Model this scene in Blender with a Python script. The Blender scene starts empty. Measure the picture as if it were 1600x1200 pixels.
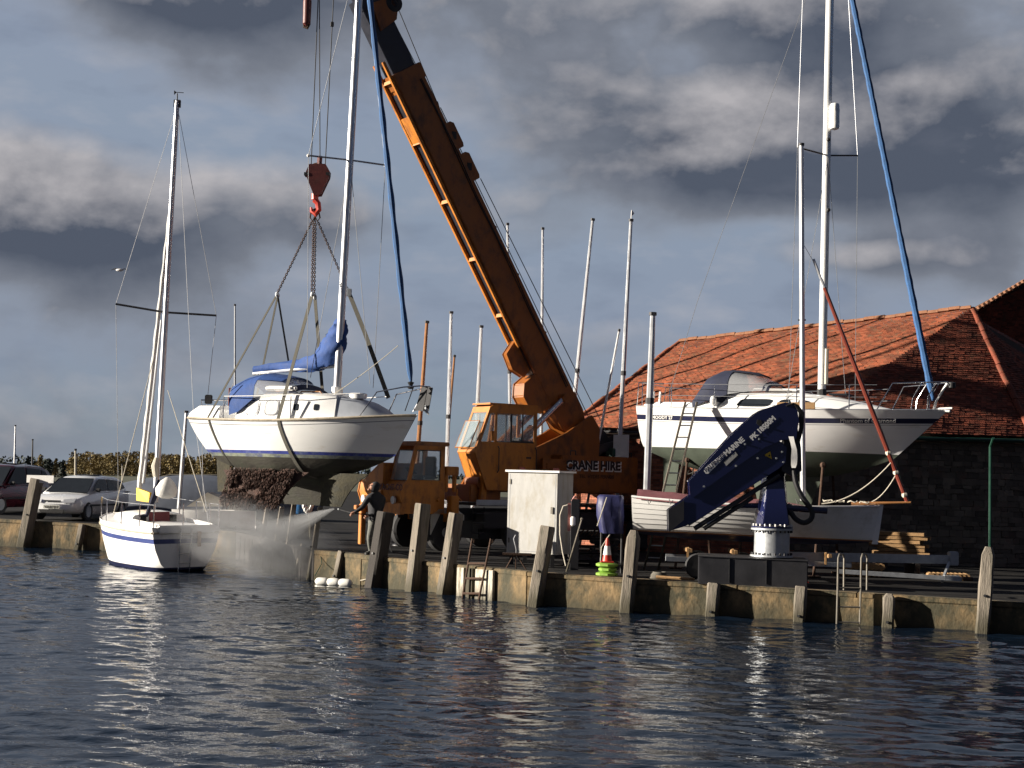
import bpy, bmesh, math, random
import numpy as np
from mathutils import Vector, Matrix, noise
V = Vector
R = math.radians
random.seed(7)
C = bpy.context.scene.collection
scn = bpy.context.scene

# ---------------------------------------------------------------- camera
F = 2200.0
CAM = V((0, 0, 2.9))
rot = Matrix.Rotation(R(90 + 3.77), 4, 'X') @ Matrix.Rotation(R(1.5), 4, 'Z')
cam_d = bpy.data.cameras.new('camera'); cam = bpy.data.objects.new('camera', cam_d); C.objects.link(cam)
cam.matrix_world = Matrix.Translation(CAM) @ rot
cam_d.sensor_width = 36; cam_d.lens = F / 1600 * 36
cam_d.clip_start = .1; cam_d.clip_end = 6000
scn.camera = cam

# ---------------------------------------------------------------- sky and sun
SUN = V((-.96, -.07, .255)).normalized()          # towards the sun: low, from the left
sun_el = math.asin(SUN.z); sun_az = math.atan2(SUN.x, SUN.y)
sd = bpy.data.lights.new('sun', 'SUN'); sd.energy = 5.0; sd.angle = R(.5); sd.color = (1, .91, .78)
so = bpy.data.objects.new('sun', sd); C.objects.link(so)
so.rotation_euler = SUN.to_track_quat('Z', 'Y').to_euler()
scn.view_settings.view_transform = 'Standard'; scn.view_settings.look = 'None'
scn.view_settings.gamma = 1; scn.view_settings.use_curve_mapping = False
scn.view_settings.exposure = 1.25

wd = bpy.data.worlds.new('World'); scn.world = wd; wd.use_nodes = True
def sky_world():
    nt = wd.node_tree; N = nt.nodes; Lk = nt.links; N.clear()
    def node(t, **k):
        n = N.new(t)
        for a, b in k.items(): setattr(n, a, b)
        return n
    def mth(op, a, b=None, c=None, clamp=False):
        n = node('ShaderNodeMath', operation=op, use_clamp=clamp)
        for i, x in enumerate((a, b, c)):
            if x is None: continue
            if isinstance(x, (int, float)): n.inputs[i].default_value = x
            else: Lk.new(x, n.inputs[i])
        return n.outputs[0]
    out = node('ShaderNodeOutputWorld'); bg = node('ShaderNodeBackground'); bg.inputs[1].default_value = .1
    Lk.new(bg.outputs[0], out.inputs[0])
    sky = node('ShaderNodeTexSky', sky_type='NISHITA', sun_disc=False)
    sky.sun_elevation = sun_el; sky.sun_rotation = sun_az; sky.air_density = 1.0; sky.dust_density = 1.5
    tc = node('ShaderNodeTexCoord'); sp = node('ShaderNodeSeparateXYZ'); Lk.new(tc.outputs['Generated'], sp.inputs[0])
    az = mth('ARCTAN2', sp.outputs[0], sp.outputs[1]); el = mth('ARCSINE', sp.outputs[2])
    # broad cloud banks (azimuth, elevation, half width, half height, weight); noise carries on all round
    banks = [(-.30, .165, .16, .050, .46), (-.13, .175, .05, .025, .22), (-.21, .325, .12, .04, .50), (-.02, .29, .06, .05, .10),
             (.14, .235, .13, .05, .38), (.29, .235, .16, .055, .52), (.20, .33, .25, .03, .30), (-.20, .235, .13, .020, -.30), (-.36, .26, .06, .04, -.22),
             (-.08, .215, .05, .05, -.20), (.06, .14, .16, .025, -.30), (-.10, .05, .3, .03, -.12), (.26, .155, .10, .014, .18), (.19, .178, .05, .010, -.16)]
    def density(da, de):
        a = mth('ADD', az, da); e = mth('ADD', el, de)
        cx = node('ShaderNodeCombineXYZ')
        Lk.new(mth('MULTIPLY', a, 1.0), cx.inputs[0]); Lk.new(mth('MULTIPLY', e, 1.45), cx.inputs[1])
        n1 = node('ShaderNodeTexNoise'); n1.inputs['Scale'].default_value = 7.0; n1.inputs['Detail'].default_value = 8
        n1.inputs['Roughness'].default_value = .53; n1.inputs['Distortion'].default_value = .1
        Lk.new(cx.outputs[0], n1.inputs['Vector'])
        n2 = node('ShaderNodeTexNoise'); n2.inputs['Scale'].default_value = 2.3; n2.inputs['Detail'].default_value = 3
        Lk.new(cx.outputs[0], n2.inputs['Vector'])
        d = mth('ADD', mth('MULTIPLY', n1.outputs['Fac'], 1.0), mth('MULTIPLY', n2.outputs['Fac'], .35))
        for (ba, be, wa, we, wt) in banks:
            u = mth('MULTIPLY', mth('SUBTRACT', a, ba), 1 / wa); v = mth('MULTIPLY', mth('SUBTRACT', e, be), 1 / we)
            q = mth('ADD', mth('MULTIPLY', u, u), mth('MULTIPLY', v, v))
            g = mth('EXPONENT', mth('MULTIPLY', q, -1.0))
            d = mth('ADD', d, mth('MULTIPLY', g, wt))
        return d
    d0 = density(0, 0); d1 = density(-.012, .014)

    alpha = mth('SMOOTH_MIN', mth('MULTIPLY', mth('SUBTRACT', d0, .575), 3.4, clamp=True), 1.0, .1)
    thick = mth('MULTIPLY', mth('SUBTRACT', d0, .66), 2.2, clamp=True)
    lit = mth('MULTIPLY', mth('SUBTRACT', d0, d1), 4.2, clamp=True)
    over = mth('MULTIPLY', mth('SUBTRACT', el, .36), 3.0, clamp=True)      # unseen heavy cloud added overhead, at the sides and behind to cut ambient light
    side = mth('MULTIPLY', mth('SUBTRACT', mth('ABSOLUTE', az), .60), 1.5, clamp=True)
    over = mth('MULTIPLY', mth('MAXIMUM', over, side), .95)
    alpha = mth('MAXIMUM', alpha, over); thick = mth('MAXIMUM', thick, over); lit = mth('MULTIPLY', lit, mth('SUBTRACT', 1.0, over))
    def mix(f, a, b, t='MIX'):
        n = node('ShaderNodeMix', data_type='RGBA', blend_type=t)
        if isinstance(f, (int, float)): n.inputs[0].default_value = f
        else: Lk.new(f, n.inputs[0])
        for i, x in ((6, a), (7, b)):
            if isinstance(x, tuple): n.inputs[i].default_value = (*x, 1)
            else: Lk.new(x, n.inputs[i])
        return n.outputs[2]
    vmin = node('ShaderNodeVectorMath', operation='MINIMUM'); Lk.new(sky.outputs[0], vmin.inputs[0]); vmin.inputs[1].default_value = (2.6, 2.7, 3.2)
    tint = mix(1.0, vmin.outputs[0], (.45, .48, .55), 'MULTIPLY')
    hz = mth('MULTIPLY', mth('SUBTRACT', .30, el), 3.3, clamp=True)
    clear = mix(.80, tint, mix(hz, (1.25, 1.42, 1.80), (1.0, 1.28, 1.66)))
    shade = mix(thick, (1.13, 1.22, 1.42), (.34, .41, .57))
    shade = mix(mth('MULTIPLY', lit, .8), shade, (2.3, 2.2, 2.25))
    # thin high layer and small low wisps over the open parts
    cv = node('ShaderNodeCombineXYZ'); Lk.new(mth('MULTIPLY', az, 1.0), cv.inputs[0]); Lk.new(mth('MULTIPLY', el, 2.4), cv.inputs[1])
    n3 = node('ShaderNodeTexNoise'); n3.inputs['Scale'].default_value = 11; n3.inputs['Detail'].default_value = 5; n3.inputs['Roughness'].default_value = .52; Lk.new(cv.outputs[0], n3.inputs['Vector'])
    wisp = mth('MULTIPLY', mth('SUBTRACT', n3.outputs['Fac'], .53), 4.0, clamp=True)
    dusk = mth('MULTIPLY', mth('SUBTRACT', .47, n3.outputs['Fac']), 4.5, clamp=True)
    clear = mix(mth('MULTIPLY', wisp, .55), clear, (1.95, 1.95, 2.1)); clear = mix(mth('MULTIPLY', dusk, .5), clear, (.62, .78, 1.12))
    shade = mix(mth('MULTIPLY', wisp, .18), shade, (1.2, 1.25, 1.5))
    heavy = mth('MAXIMUM', mth('MULTIPLY', mth('SUBTRACT', el, .62), 3.0, clamp=True), side)  # added out-of-view cloud darkened further, to weaken the ambient light
    col = mix(mth('MULTIPLY', heavy, .9), mix(alpha, clear, shade), (.22, .26, .42))
    Lk.new(col, bg.inputs[0])
sky_world()

def U(px, py, Y):
    d = rot.to_3x3() @ V(((px - 800) / F, -(py - 600) / F, -1.0))
    return CAM + d * (Y / d.y)
def zg(x):
    x = max(-20, min(13, x)); return .731 - .0115 * x
def G(px, Y, dz=0):
    py = 850
    for _ in range(12):
        p = U(px, py, Y); py += (p.z - zg(p.x) - dz) * F / Y
    return U(px, py, Y)

# ---------------------------------------------------------------- builders
class MB:
    def __init__(s): s.v = []; s.f = []; s.m = []
    def add(s, vs, fs, mi=0):
        o = len(s.v); s.v += [tuple(v) for v in vs]
        for f in fs: s.f.append(tuple(i + o for i in f)); s.m.append(mi)
    def box(s, c, sz, M=None, mi=0):
        x, y, z = (a / 2 for a in sz); c = V(c)
        vs = [V((i * x, j * y, k * z)) for i in (-1, 1) for j in (-1, 1) for k in (-1, 1)]
        if M is not None: vs = [M @ v for v in vs]
        s.add([c + v for v in vs], [(0, 1, 3, 2), (4, 6, 7, 5), (0, 4, 5, 1), (2, 3, 7, 6), (0, 2, 6, 4), (1, 5, 7, 3)], mi); return s
    def beam(s, a, b, w, h, up=(0, 0, 1), mi=0):
        a = V(a); b = V(b); d = (b - a).normalized(); sd_ = d.cross(V(up)).normalized(); u = sd_.cross(d).normalized()
        q = [(-w / 2, -h / 2), (w / 2, -h / 2), (w / 2, h / 2), (-w / 2, h / 2)]
        s.loft([[p + sd_ * x + u * y for x, y in q] for p in (a, b)], mi=mi); return s
    def loft(s, rings, closed=True, caps=True, mi=0, mis=None):
        n = len(rings[0]); vs = [p for r in rings for p in r]; fs = []; ms = []
        for i in range(len(rings) - 1):
            for j in range(n if closed else n - 1):
                k = (j + 1) % n; fs.append((i * n + j, i * n + k, (i + 1) * n + k, (i + 1) * n + j)); ms.append(mis[j] if mis else mi)
        if caps and closed:
            fs.append(tuple(range(n))[::-1]); fs.append(tuple((len(rings) - 1) * n + j for j in range(n))); ms += [mi, mi]
        o = len(s.v); s.v += [tuple(v) for v in vs]
        for f, m in zip(fs, ms): s.f.append(tuple(i + o for i in f)); s.m.append(m)
        return s
    def tube(s, pts, r, n=8, mi=0, caps=True):
        pts = [V(p) for p in pts]; rs = r if isinstance(r, (list, tuple)) else [r] * len(pts)
        rings = []; ref = None
        for i, p in enumerate(pts):
            d = (pts[min(i + 1, len(pts) - 1)] - pts[max(i - 1, 0)]).normalized()
            if ref is None: ref = d.cross(V((0, 0, 1)) if abs(d.z) < .9 else V((0, 1, 0))).normalized()
            ref = (ref - d * ref.dot(d)).normalized(); u = d.cross(ref)
            rings.append([p + (ref * math.cos(a) + u * math.sin(a)) * rs[i] for a in (2 * math.pi * k / n for k in range(n))])
        return s.loft(rings, mi=mi, caps=caps)
    def prism(s, poly, vec, mi=0):
        poly = [V(p) for p in poly]; vec = V(vec); n = len(poly)
        s.add(poly + [p + vec for p in poly], [tuple(range(n)), tuple(range(2 * n - 1, n - 1, -1))] + [(i, (i + 1) % n, n + (i + 1) % n, n + i) for i in range(n)], mi); return s
    def lathe(s, prof, at=(0, 0, 0), ax=(0, 0, 1), n=16, mi=0):
        ax = V(ax).normalized(); q = ax.to_track_quat('Z', 'Y').to_matrix(); at = V(at)
        return s.loft([[at + q @ V((r * math.cos(2 * math.pi * k / n), r * math.sin(2 * math.pi * k / n), z)) for k in range(n)] for r, z in prof], mi=mi)
    def ball(s, c, r, n=10, sc=(1, 1, 1), mi=0):
        c = V(c)
        rings = [[c + V((r * sc[0] * math.sin(t) * math.cos(a), r * sc[1] * math.sin(t) * math.sin(a), r * sc[2] * math.cos(t))) for a in (2 * math.pi * k / n for k in range(n))] for t in (math.pi * (i + .02) / (n - 1 + .04) for i in range(n))]
        return s.loft(rings, mi=mi)
    def build(s, name, mats, parent=None, M=None, world=False, smooth=35, bevel=0, label=None, stuff=False):
        me = bpy.data.meshes.new(name)
        vs = s.v
        if parent is not None and (M is not None or world):
            T = parent.matrix_world.inverted() @ (M if M is not None else Matrix())
            vs = [tuple(T @ V(v)) for v in vs]
        me.from_pydata(vs, [], s.f)
        if not isinstance(mats, (list, tuple)): mats = [mats]
        for m in mats: me.materials.append(m)
        me.polygons.foreach_set('material_index', s.m)
        bm = bmesh.new(); bm.from_mesh(me)
        if bevel:
            es = [e for e in bm.edges if len(e.link_faces) == 2 and e.calc_face_angle(0) > .6]
            bmesh.ops.bevel(bm, geom=es, offset=bevel, segments=2, affect='EDGES', clamp_overlap=True)
        bmesh.ops.recalc_face_normals(bm, faces=bm.faces[:]); bm.to_mesh(me); bm.free()
        if smooth:
            me.polygons.foreach_set('use_smooth', [True] * len(me.polygons)); me.set_sharp_from_angle(angle=R(smooth))
        me.update()
        o = bpy.data.objects.new(name, me); C.objects.link(o)
        if parent is not None: o.parent = parent
        if label: o['label'] = label
        if stuff: o['kind'] = 'stuff'
        return o

def frame(o, rz=0, rx=0, ry=0):
    return Matrix.Translation(V(o)) @ Matrix.Rotation(rz, 4, 'Z') @ Matrix.Rotation(ry, 4, 'Y') @ Matrix.Rotation(rx, 4, 'X')
def thing(name, label, cat, M=None, group=None):
    o = bpy.data.objects.new(name, None); C.objects.link(o); o.empty_display_size = .2
    if M is None: M = Matrix()
    if not isinstance(M, Matrix): M = Matrix.Translation(V(M))
    o.matrix_world = M; o['label'] = label; o['category'] = cat
    loc, q, sc = M.decompose(); o.location = loc; o.rotation_euler = q.to_euler(); o.scale = sc
    o.matrix_world = M
    if group: o['group'] = group
    return o
def tag(o, label, cat, group=None):
    o['label'] = label; o['category'] = cat
    if group: o['group'] = group
    return o
def struct(o): o['kind'] = 'structure'; return o
def text_mesh(name, s, size, mat, parent, M, ext=.002, label=None, bold=0, spacing=1.0, shear=0):
    cu = bpy.data.curves.new(name, 'FONT'); cu.body = s; cu.size = size; cu.extrude = ext; cu.offset = bold; cu.space_character = spacing; cu.shear = shear
    cu.align_x = 'CENTER'; cu.align_y = 'CENTER'; cu.resolution_u = 2
    t = bpy.data.objects.new(name, cu); C.objects.link(t)
    me = bpy.data.meshes.new_from_object(t.evaluated_get(bpy.context.evaluated_depsgraph_get()))
    bpy.data.objects.remove(t)
    me.transform(parent.matrix_world.inverted() @ M); me.materials.clear(); me.materials.append(mat)
    o = bpy.data.objects.new(name, me); C.objects.link(o); o.parent = parent
    if label: o['label'] = label
    return o
def plane_frame(o, xdir, ydir):
    x = V(xdir).normalized(); z = x.cross(V(ydir)).normalized(); y = z.cross(x)
    return Matrix(((x.x, y.x, z.x, o[0]), (x.y, y.y, z.y, o[1]), (x.z, y.z, z.z, o[2]), (0, 0, 0, 1)))

# ---------------------------------------------------------------- materials
def mat(name, col, rough=.5, metal=0, var=.25, scale=4, bump=.1, bscale=40, dirt=None, dirt_amt=.0, dscale=2.5, stretch=(1, 1, 1), spec=.5, island=0, coat=0, alpha=1, trans=0, tide=None):
    m = bpy.data.materials.new(name); m.use_nodes = True; nt = m.node_tree; N = nt.nodes; L = nt.links
    b = N['Principled BSDF']; b.inputs['Roughness'].default_value = rough; b.inputs['Metallic'].default_value = metal
    b.inputs['Specular IOR Level'].default_value = spec; b.inputs['Coat Weight'].default_value = coat; b.inputs['Alpha'].default_value = alpha
    b.inputs['Transmission Weight'].default_value = trans
    tc = N.new('ShaderNodeTexCoord'); mp = N.new('ShaderNodeMapping'); mp.inputs['Scale'].default_value = stretch
    L.new(tc.outputs['Object'], mp.inputs[0])
    n = N.new('ShaderNodeTexNoise'); n.inputs['Scale'].default_value = scale; n.inputs['Detail'].default_value = 6; n.inputs['Roughness'].default_value = .6
    L.new(mp.outputs[0], n.inputs['Vector'])
    r = N.new('ShaderNodeMapRange'); r.inputs['From Min'].default_value = .25; r.inputs['From Max'].default_value = .75
    r.inputs['To Min'].default_value = 1 - var; r.inputs['To Max'].default_value = 1 + var; L.new(n.outputs['Fac'], r.inputs['Value'])
    fac = r.outputs[0]
    if island:
        g = N.new('ShaderNodeNewGeometry'); r2 = N.new('ShaderNodeMapRange'); r2.inputs['To Min'].default_value = 1 - island; r2.inputs['To Max'].default_value = 1 + island
        L.new(g.outputs['Random Per Island'], r2.inputs['Value'])
        mm = N.new('ShaderNodeMath'); mm.operation = 'MULTIPLY'; L.new(fac, mm.inputs[0]); L.new(r2.outputs[0], mm.inputs[1]); fac = mm.outputs[0]
    vm = N.new('ShaderNodeVectorMath'); vm.operation = 'SCALE'; vm.inputs[0].default_value = col[:3]; L.new(fac, vm.inputs['Scale'])
    c = vm.outputs[0]
    if dirt:
        n2 = N.new('ShaderNodeTexNoise'); n2.inputs['Scale'].default_value = dscale; n2.inputs['Detail'].default_value = 8; n2.inputs['Roughness'].default_value = .68
        L.new(mp.outputs[0], n2.inputs['Vector'])
        r3 = N.new('ShaderNodeMapRange'); r3.inputs['From Min'].default_value = .62 - dirt_amt * .3; r3.inputs['From Max'].default_value = .78 - dirt_amt * .25; r3.inputs['To Max'].default_value = min(1, .35 + dirt_amt)
        L.new(n2.outputs['Fac'], r3.inputs['Value'])
        mx = N.new('ShaderNodeMix'); mx.data_type = 'RGBA'; L.new(r3.outputs[0], mx.inputs[0]); L.new(c, mx.inputs[6]); mx.inputs[7].default_value = (*dirt, 1)
        c = mx.outputs[2]
    if tide is not None:        # dark wet weed band up to the high water mark
        sp = N.new('ShaderNodeSeparateXYZ'); L.new(tc.outputs['Object'], sp.inputs[0])
        q = N.new('ShaderNodeMath'); q.operation = 'MULTIPLY_ADD'; q.inputs[1].default_value = .5; L.new(n.outputs['Fac'], q.inputs[0]); L.new(sp.outputs[2], q.inputs[2])
        r4 = N.new('ShaderNodeMapRange'); r4.inputs['From Min'].default_value = tide + .22; r4.inputs['From Max'].default_value = tide + .62; r4.inputs['To Min'].default_value = .85; r4.inputs['To Max'].default_value = 0
        L.new(q.outputs[0], r4.inputs['Value']); m4 = N.new('ShaderNodeMix'); m4.data_type = 'RGBA'; L.new(r4.outputs[0], m4.inputs[0]); L.new(c, m4.inputs[6]); m4.inputs[7].default_value = (.045, .04, .022, 1); c = m4.outputs[2]
    L.new(c, b.inputs['Base Color'])
    if bump:
        n3 = N.new('ShaderNodeTexNoise'); n3.inputs['Scale'].default_value = bscale; n3.inputs['Detail'].default_value = 4; L.new(mp.outputs[0], n3.inputs['Vector'])
        bp = N.new('ShaderNodeBump'); bp.inputs['Strength'].default_value = bump; bp.inputs['Distance'].default_value = .02
        L.new(n3.outputs['Fac'], bp.inputs['Height']); L.new(bp.outputs[0], b.inputs['Normal'])
    rr = N.new('ShaderNodeMapRange'); rr.inputs['To Min'].default_value = max(.02, rough - .12); rr.inputs['To Max'].default_value = min(1, rough + .12)
    L.new(n.outputs['Fac'], rr.inputs['Value']); L.new(rr.outputs[0], b.inputs['Roughness'])
    return m
K = {}
def mk(k, *a, **kw): K[k] = mat(k, *a, **kw)
mk('gelcoat', (.84, .84, .83), .22, var=.04, scale=1.5, bump=.02, bscale=3, dirt=(.58, .53, .44), dirt_amt=.2, dscale=1.5, stretch=(.6, .6, 2.4), coat=.3)
mk('gelcoat_old', (.80, .79, .77), .35, var=.07, scale=2, bump=.02, dirt=(.42, .38, .3), dirt_amt=.22, dscale=1.8, stretch=(.7, .7, .5))
mk('deck_grey', (.42, .45, .5), .6, var=.1)
mk('rub_rail', (.42, .36, .27), .6, var=.3, scale=9, dirt=(.12, .1, .07), dirt_amt=.3)
mk('navy_stripe', (.012, .015, .05), .35, var=.1)
mk('blue_stripe', (.04, .06, .2), .35, var=.15)
mk('boot_blue', (.03, .045, .25), .5, var=.3, scale=6, dirt=(.2, .24, .22), dirt_amt=.3, dscale=3)
mk('antifoul_dirty', (.032, .028, .02), .8, var=.5, scale=4, bump=.5, bscale=15, dirt=(.03, .035, .02), dirt_amt=.5, dscale=2, stretch=(.6, .6, 1.5))
mk('scum_line', (.20, .22, .17), .8, var=.4, scale=7, bump=.3, dirt=(.05, .06, .16), dirt_amt=.45, dscale=3)
mk('antifoul_green', (.06, .075, .055), .75, var=.25, scale=3, dirt=(.05, .055, .04), dirt_amt=.3)
mk('weed', (.07, .036, .027), .9, var=.6, scale=12, bump=.8, bscale=25, island=.5)
mk('keel_moss', (.05, .044, .026), .9, var=.5, scale=6, bump=.6, bscale=20, dirt=(.04, .04, .03), dirt_amt=.5)
mk('alloy', (.62, .63, .65), .38, .8, var=.06, scale=3, bump=0)
mk('alloy_paint', (.70, .70, .69), .35, .2, var=.05)
mk('dull_steel', (.17, .155, .13), .6, .4, var=.3)
mk('galv', (.42, .44, .46), .5, .6, var=.2, scale=8)
mk('steel', (.6, .6, .62), .2, 1, var=.05)
mk('wire', (.32, .33, .35), .45, .6, var=.05, bump=0)
mk('wire_dark', (.05, .05, .055), .6, .3, var=.1, bump=0)
mk('rope', (.5, .46, .38), .9, var=.2, scale=30)
mk('rope_dark', (.13, .12, .10), .9, var=.2, scale=30)
mk('strap', (.085, .08, .065), .9, var=.25, scale=20)
mk('canvas_blue', (.014, .055, .21), .8, var=.2, scale=5, bump=.4, bscale=9)
mk('canvas_navy', (.010, .014, .038), .8, var=.2, scale=5, bump=.3, bscale=9)
mk('sail_blue', (.02, .08, .21), .75, var=.25, scale=6, bump=.3, bscale=12)
mk('sail_white', (.68, .67, .64), .7, var=.15, scale=8, bump=.3, bscale=14)
mk('vinyl', (.55, .57, .6), .12, var=.05, alpha=.45, bump=.1, bscale=5)
mk('glass_dark', (.02, .024, .03), .12, var=.1, spec=.15, bump=0)
mk('glass_clear', (.35, .42, .45), .04, var=.05, alpha=.30, spec=.8, bump=0)
mk('win_white', (.6, .6, .6), .15, var=.08, bump=0)
mk('rubber', (.025, .025, .027), .8, var=.3)
mk('black', (.014, .014, .016), .55, var=.3)
mk('black_paint', (.022, .022, .026), .5, var=.3, scale=3, dirt=(.06, .05, .045), dirt_amt=.15)
mk('orange', (.46, .16, .017), .5, var=.18, scale=2, dirt=(.14, .05, .02), dirt_amt=.42, dscale=3.5, stretch=(1, 1, .5), bump=.15)
mk('boom_orange', (.27, .085, .011), .45, var=.15, scale=1.2, dirt=(.07, .03, .015), dirt_amt=.45, dscale=2.5, stretch=(1, 1, .6))
mk('boom_black', (.018, .02, .03), .4, var=.3)
mk('red_oxide', (.11, .02, .017), .5, var=.3, scale=8, dirt=(.05, .02, .015), dirt_amt=.3)
mk('rust', (.065, .035, .022), .85, .2, var=.4, scale=20, bump=.4)
mk('navy', (.008, .011, .05), .22, var=.12, scale=2, bump=.03, coat=.5)
mk('white_paint', (.78, .77, .75), .4, var=.05, dirt=(.4, .38, .35), dirt_amt=.1)
mk('box_grey', (.44, .435, .42), .55, var=.10, scale=6, dirt=(.34, .31, .25), dirt_amt=.5, dscale=4, stretch=(1, 1, .35))
mk('red_paint', (.5, .04, .02), .45, var=.15)
mk('lime', (.20, .36, .045), .6, var=.15)
mk('yellow', (.65, .42, .03), .6, var=.15)
mk('yellow_tape', (.36, .27, .05), .6, var=.2)
mk('tarp', (.02, .022, .085), .55, var=.2, scale=4, bump=.5, bscale=5)
mk('maroon', (.20, .055, .065), .85, var=.2, scale=4, bump=.4, bscale=7)
mk('spar_wood', (.15, .03, .018), .35, var=.25, scale=3, stretch=(1, 1, .3), coat=.4)
mk('varnish', (.33, .15, .055), .35, var=.2, scale=4, coat=.4)
mk('raw_wood', (.32, .19, .085), .85, var=.3, scale=6, bump=.4, stretch=(1, 5, 5), island=.25)
mk('grey_wood', (.18, .155, .125), .9, var=.35, scale=5, bump=.7, bscale=14, stretch=(4, 4, .35), dirt=(.045, .05, .03), dirt_amt=.4, dscale=2, tide=1.05)
mk('dark_wood', (.035, .030, .027), .9, var=.4, scale=5, bump=.7, bscale=14, stretch=(4, 4, .35))
mk('concrete', (.23, .155, .075), .9, var=.5, scale=2.2, bump=1.0, bscale=10, dirt=(.05, .045, .025), dirt_amt=.8, dscale=1.5, stretch=(1, 1, .7), tide=.05)
mk('whitewash', (.50, .46, .38), .85, var=.3, scale=6, bump=.6, dirt=(.12, .10, .06), dirt_amt=.5, dscale=4, stretch=(3, 3, .5), tide=.0)
mk('coping', (.20, .165, .11), .9, var=.3, scale=3, bump=.5, bscale=20, dirt=(.09, .08, .055), dirt_amt=.3)
mk('asphalt', (.020, .019, .019), .95, spec=.12, var=.35, scale=1.2, bump=.12, bscale=25, dirt=(.07, .065, .055), dirt_amt=.25, dscale=.7)
mk('roof_felt', (.05, .03, .02), .9)
mk('tile', (.19, .045, .022), .88, var=.35, scale=1.3, bump=.5, bscale=30, island=.5, dirt=(.10, .062, .035), dirt_amt=.35, dscale=4)
mk('tile_old', (.25, .068, .028), .9, var=.35, scale=.9, bump=.5, bscale=30, island=.45, dirt=(.14, .10, .055), dirt_amt=.4, dscale=5)
mk('ridge_tile', (.26, .12, .065), .9, var=.3, scale=5, island=.3, bump=.4)
mk('brick', (.30, .105, .06), .9, var=.3, scale=3, bump=.5, bscale=30, island=.45, dirt=(.4, .33, .25), dirt_amt=.15, dscale=3)
mk('stone', (.13, .105, .08), .9, var=.3, scale=4, bump=.6, bscale=20, island=.45, dirt=(.14, .06, .04), dirt_amt=.3, dscale=2)
mk('mortar', (.16, .13, .10), .95, var=.2, scale=5, bump=.4)
mk('gutter_green', (.01, .045, .03), .4, var=.15)
mk('car_white', (.80, .81, .82), .25, .1, var=.03, bump=0, coat=.7)
mk('car_red', (.07, .012, .02), .2, .1, var=.05, bump=0, coat=.8)
mk('lamp_glass', (.7, .72, .75), .08, .3, var=.05, bump=0, coat=.5)
mk('plate', (.6, .6, .55), .5, var=.05, bump=0)
mk('jacket', (.022, .022, .026), .85, var=.3, scale=8, bump=.5, bscale=12)
mk('trousers', (.14, .14, .125), .9, var=.6, scale=9, bump=.4, dirt=(.035, .04, .035), dirt_amt=.5, dscale=9)
mk('skin', (.34, .17, .11), .6, var=.1)
mk('hair', (.03, .02, .015), .8)
mk('pink', (.5, .22, .19), .6)
mk('far_tree', (.19, .145, .06), .95, var=.4, scale=.35, bump=0, island=.45, dirt=(.15, .11, .03), dirt_amt=.3, dscale=.05)
mk('far_tree_dark', (.03, .04, .032), .95, var=.3, scale=.5, bump=0, island=.4)
mk('bark', (.06, .045, .035), .95)
mk('field', (.06, .065, .035), .95, var=.3, scale=.02, bump=0)
mk('cover_grey', (.085, .10, .135), .7, var=.2, scale=2, bump=.3, bscale=4)
mk('fender', (.75, .74, .70), .35, var=.05, dirt=(.4, .36, .3), dirt_amt=.15)
mk('propmetal', (.03, .028, .025), .5, .4)
for k_, c_ in (('brick_lit', 0),): pass

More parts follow.
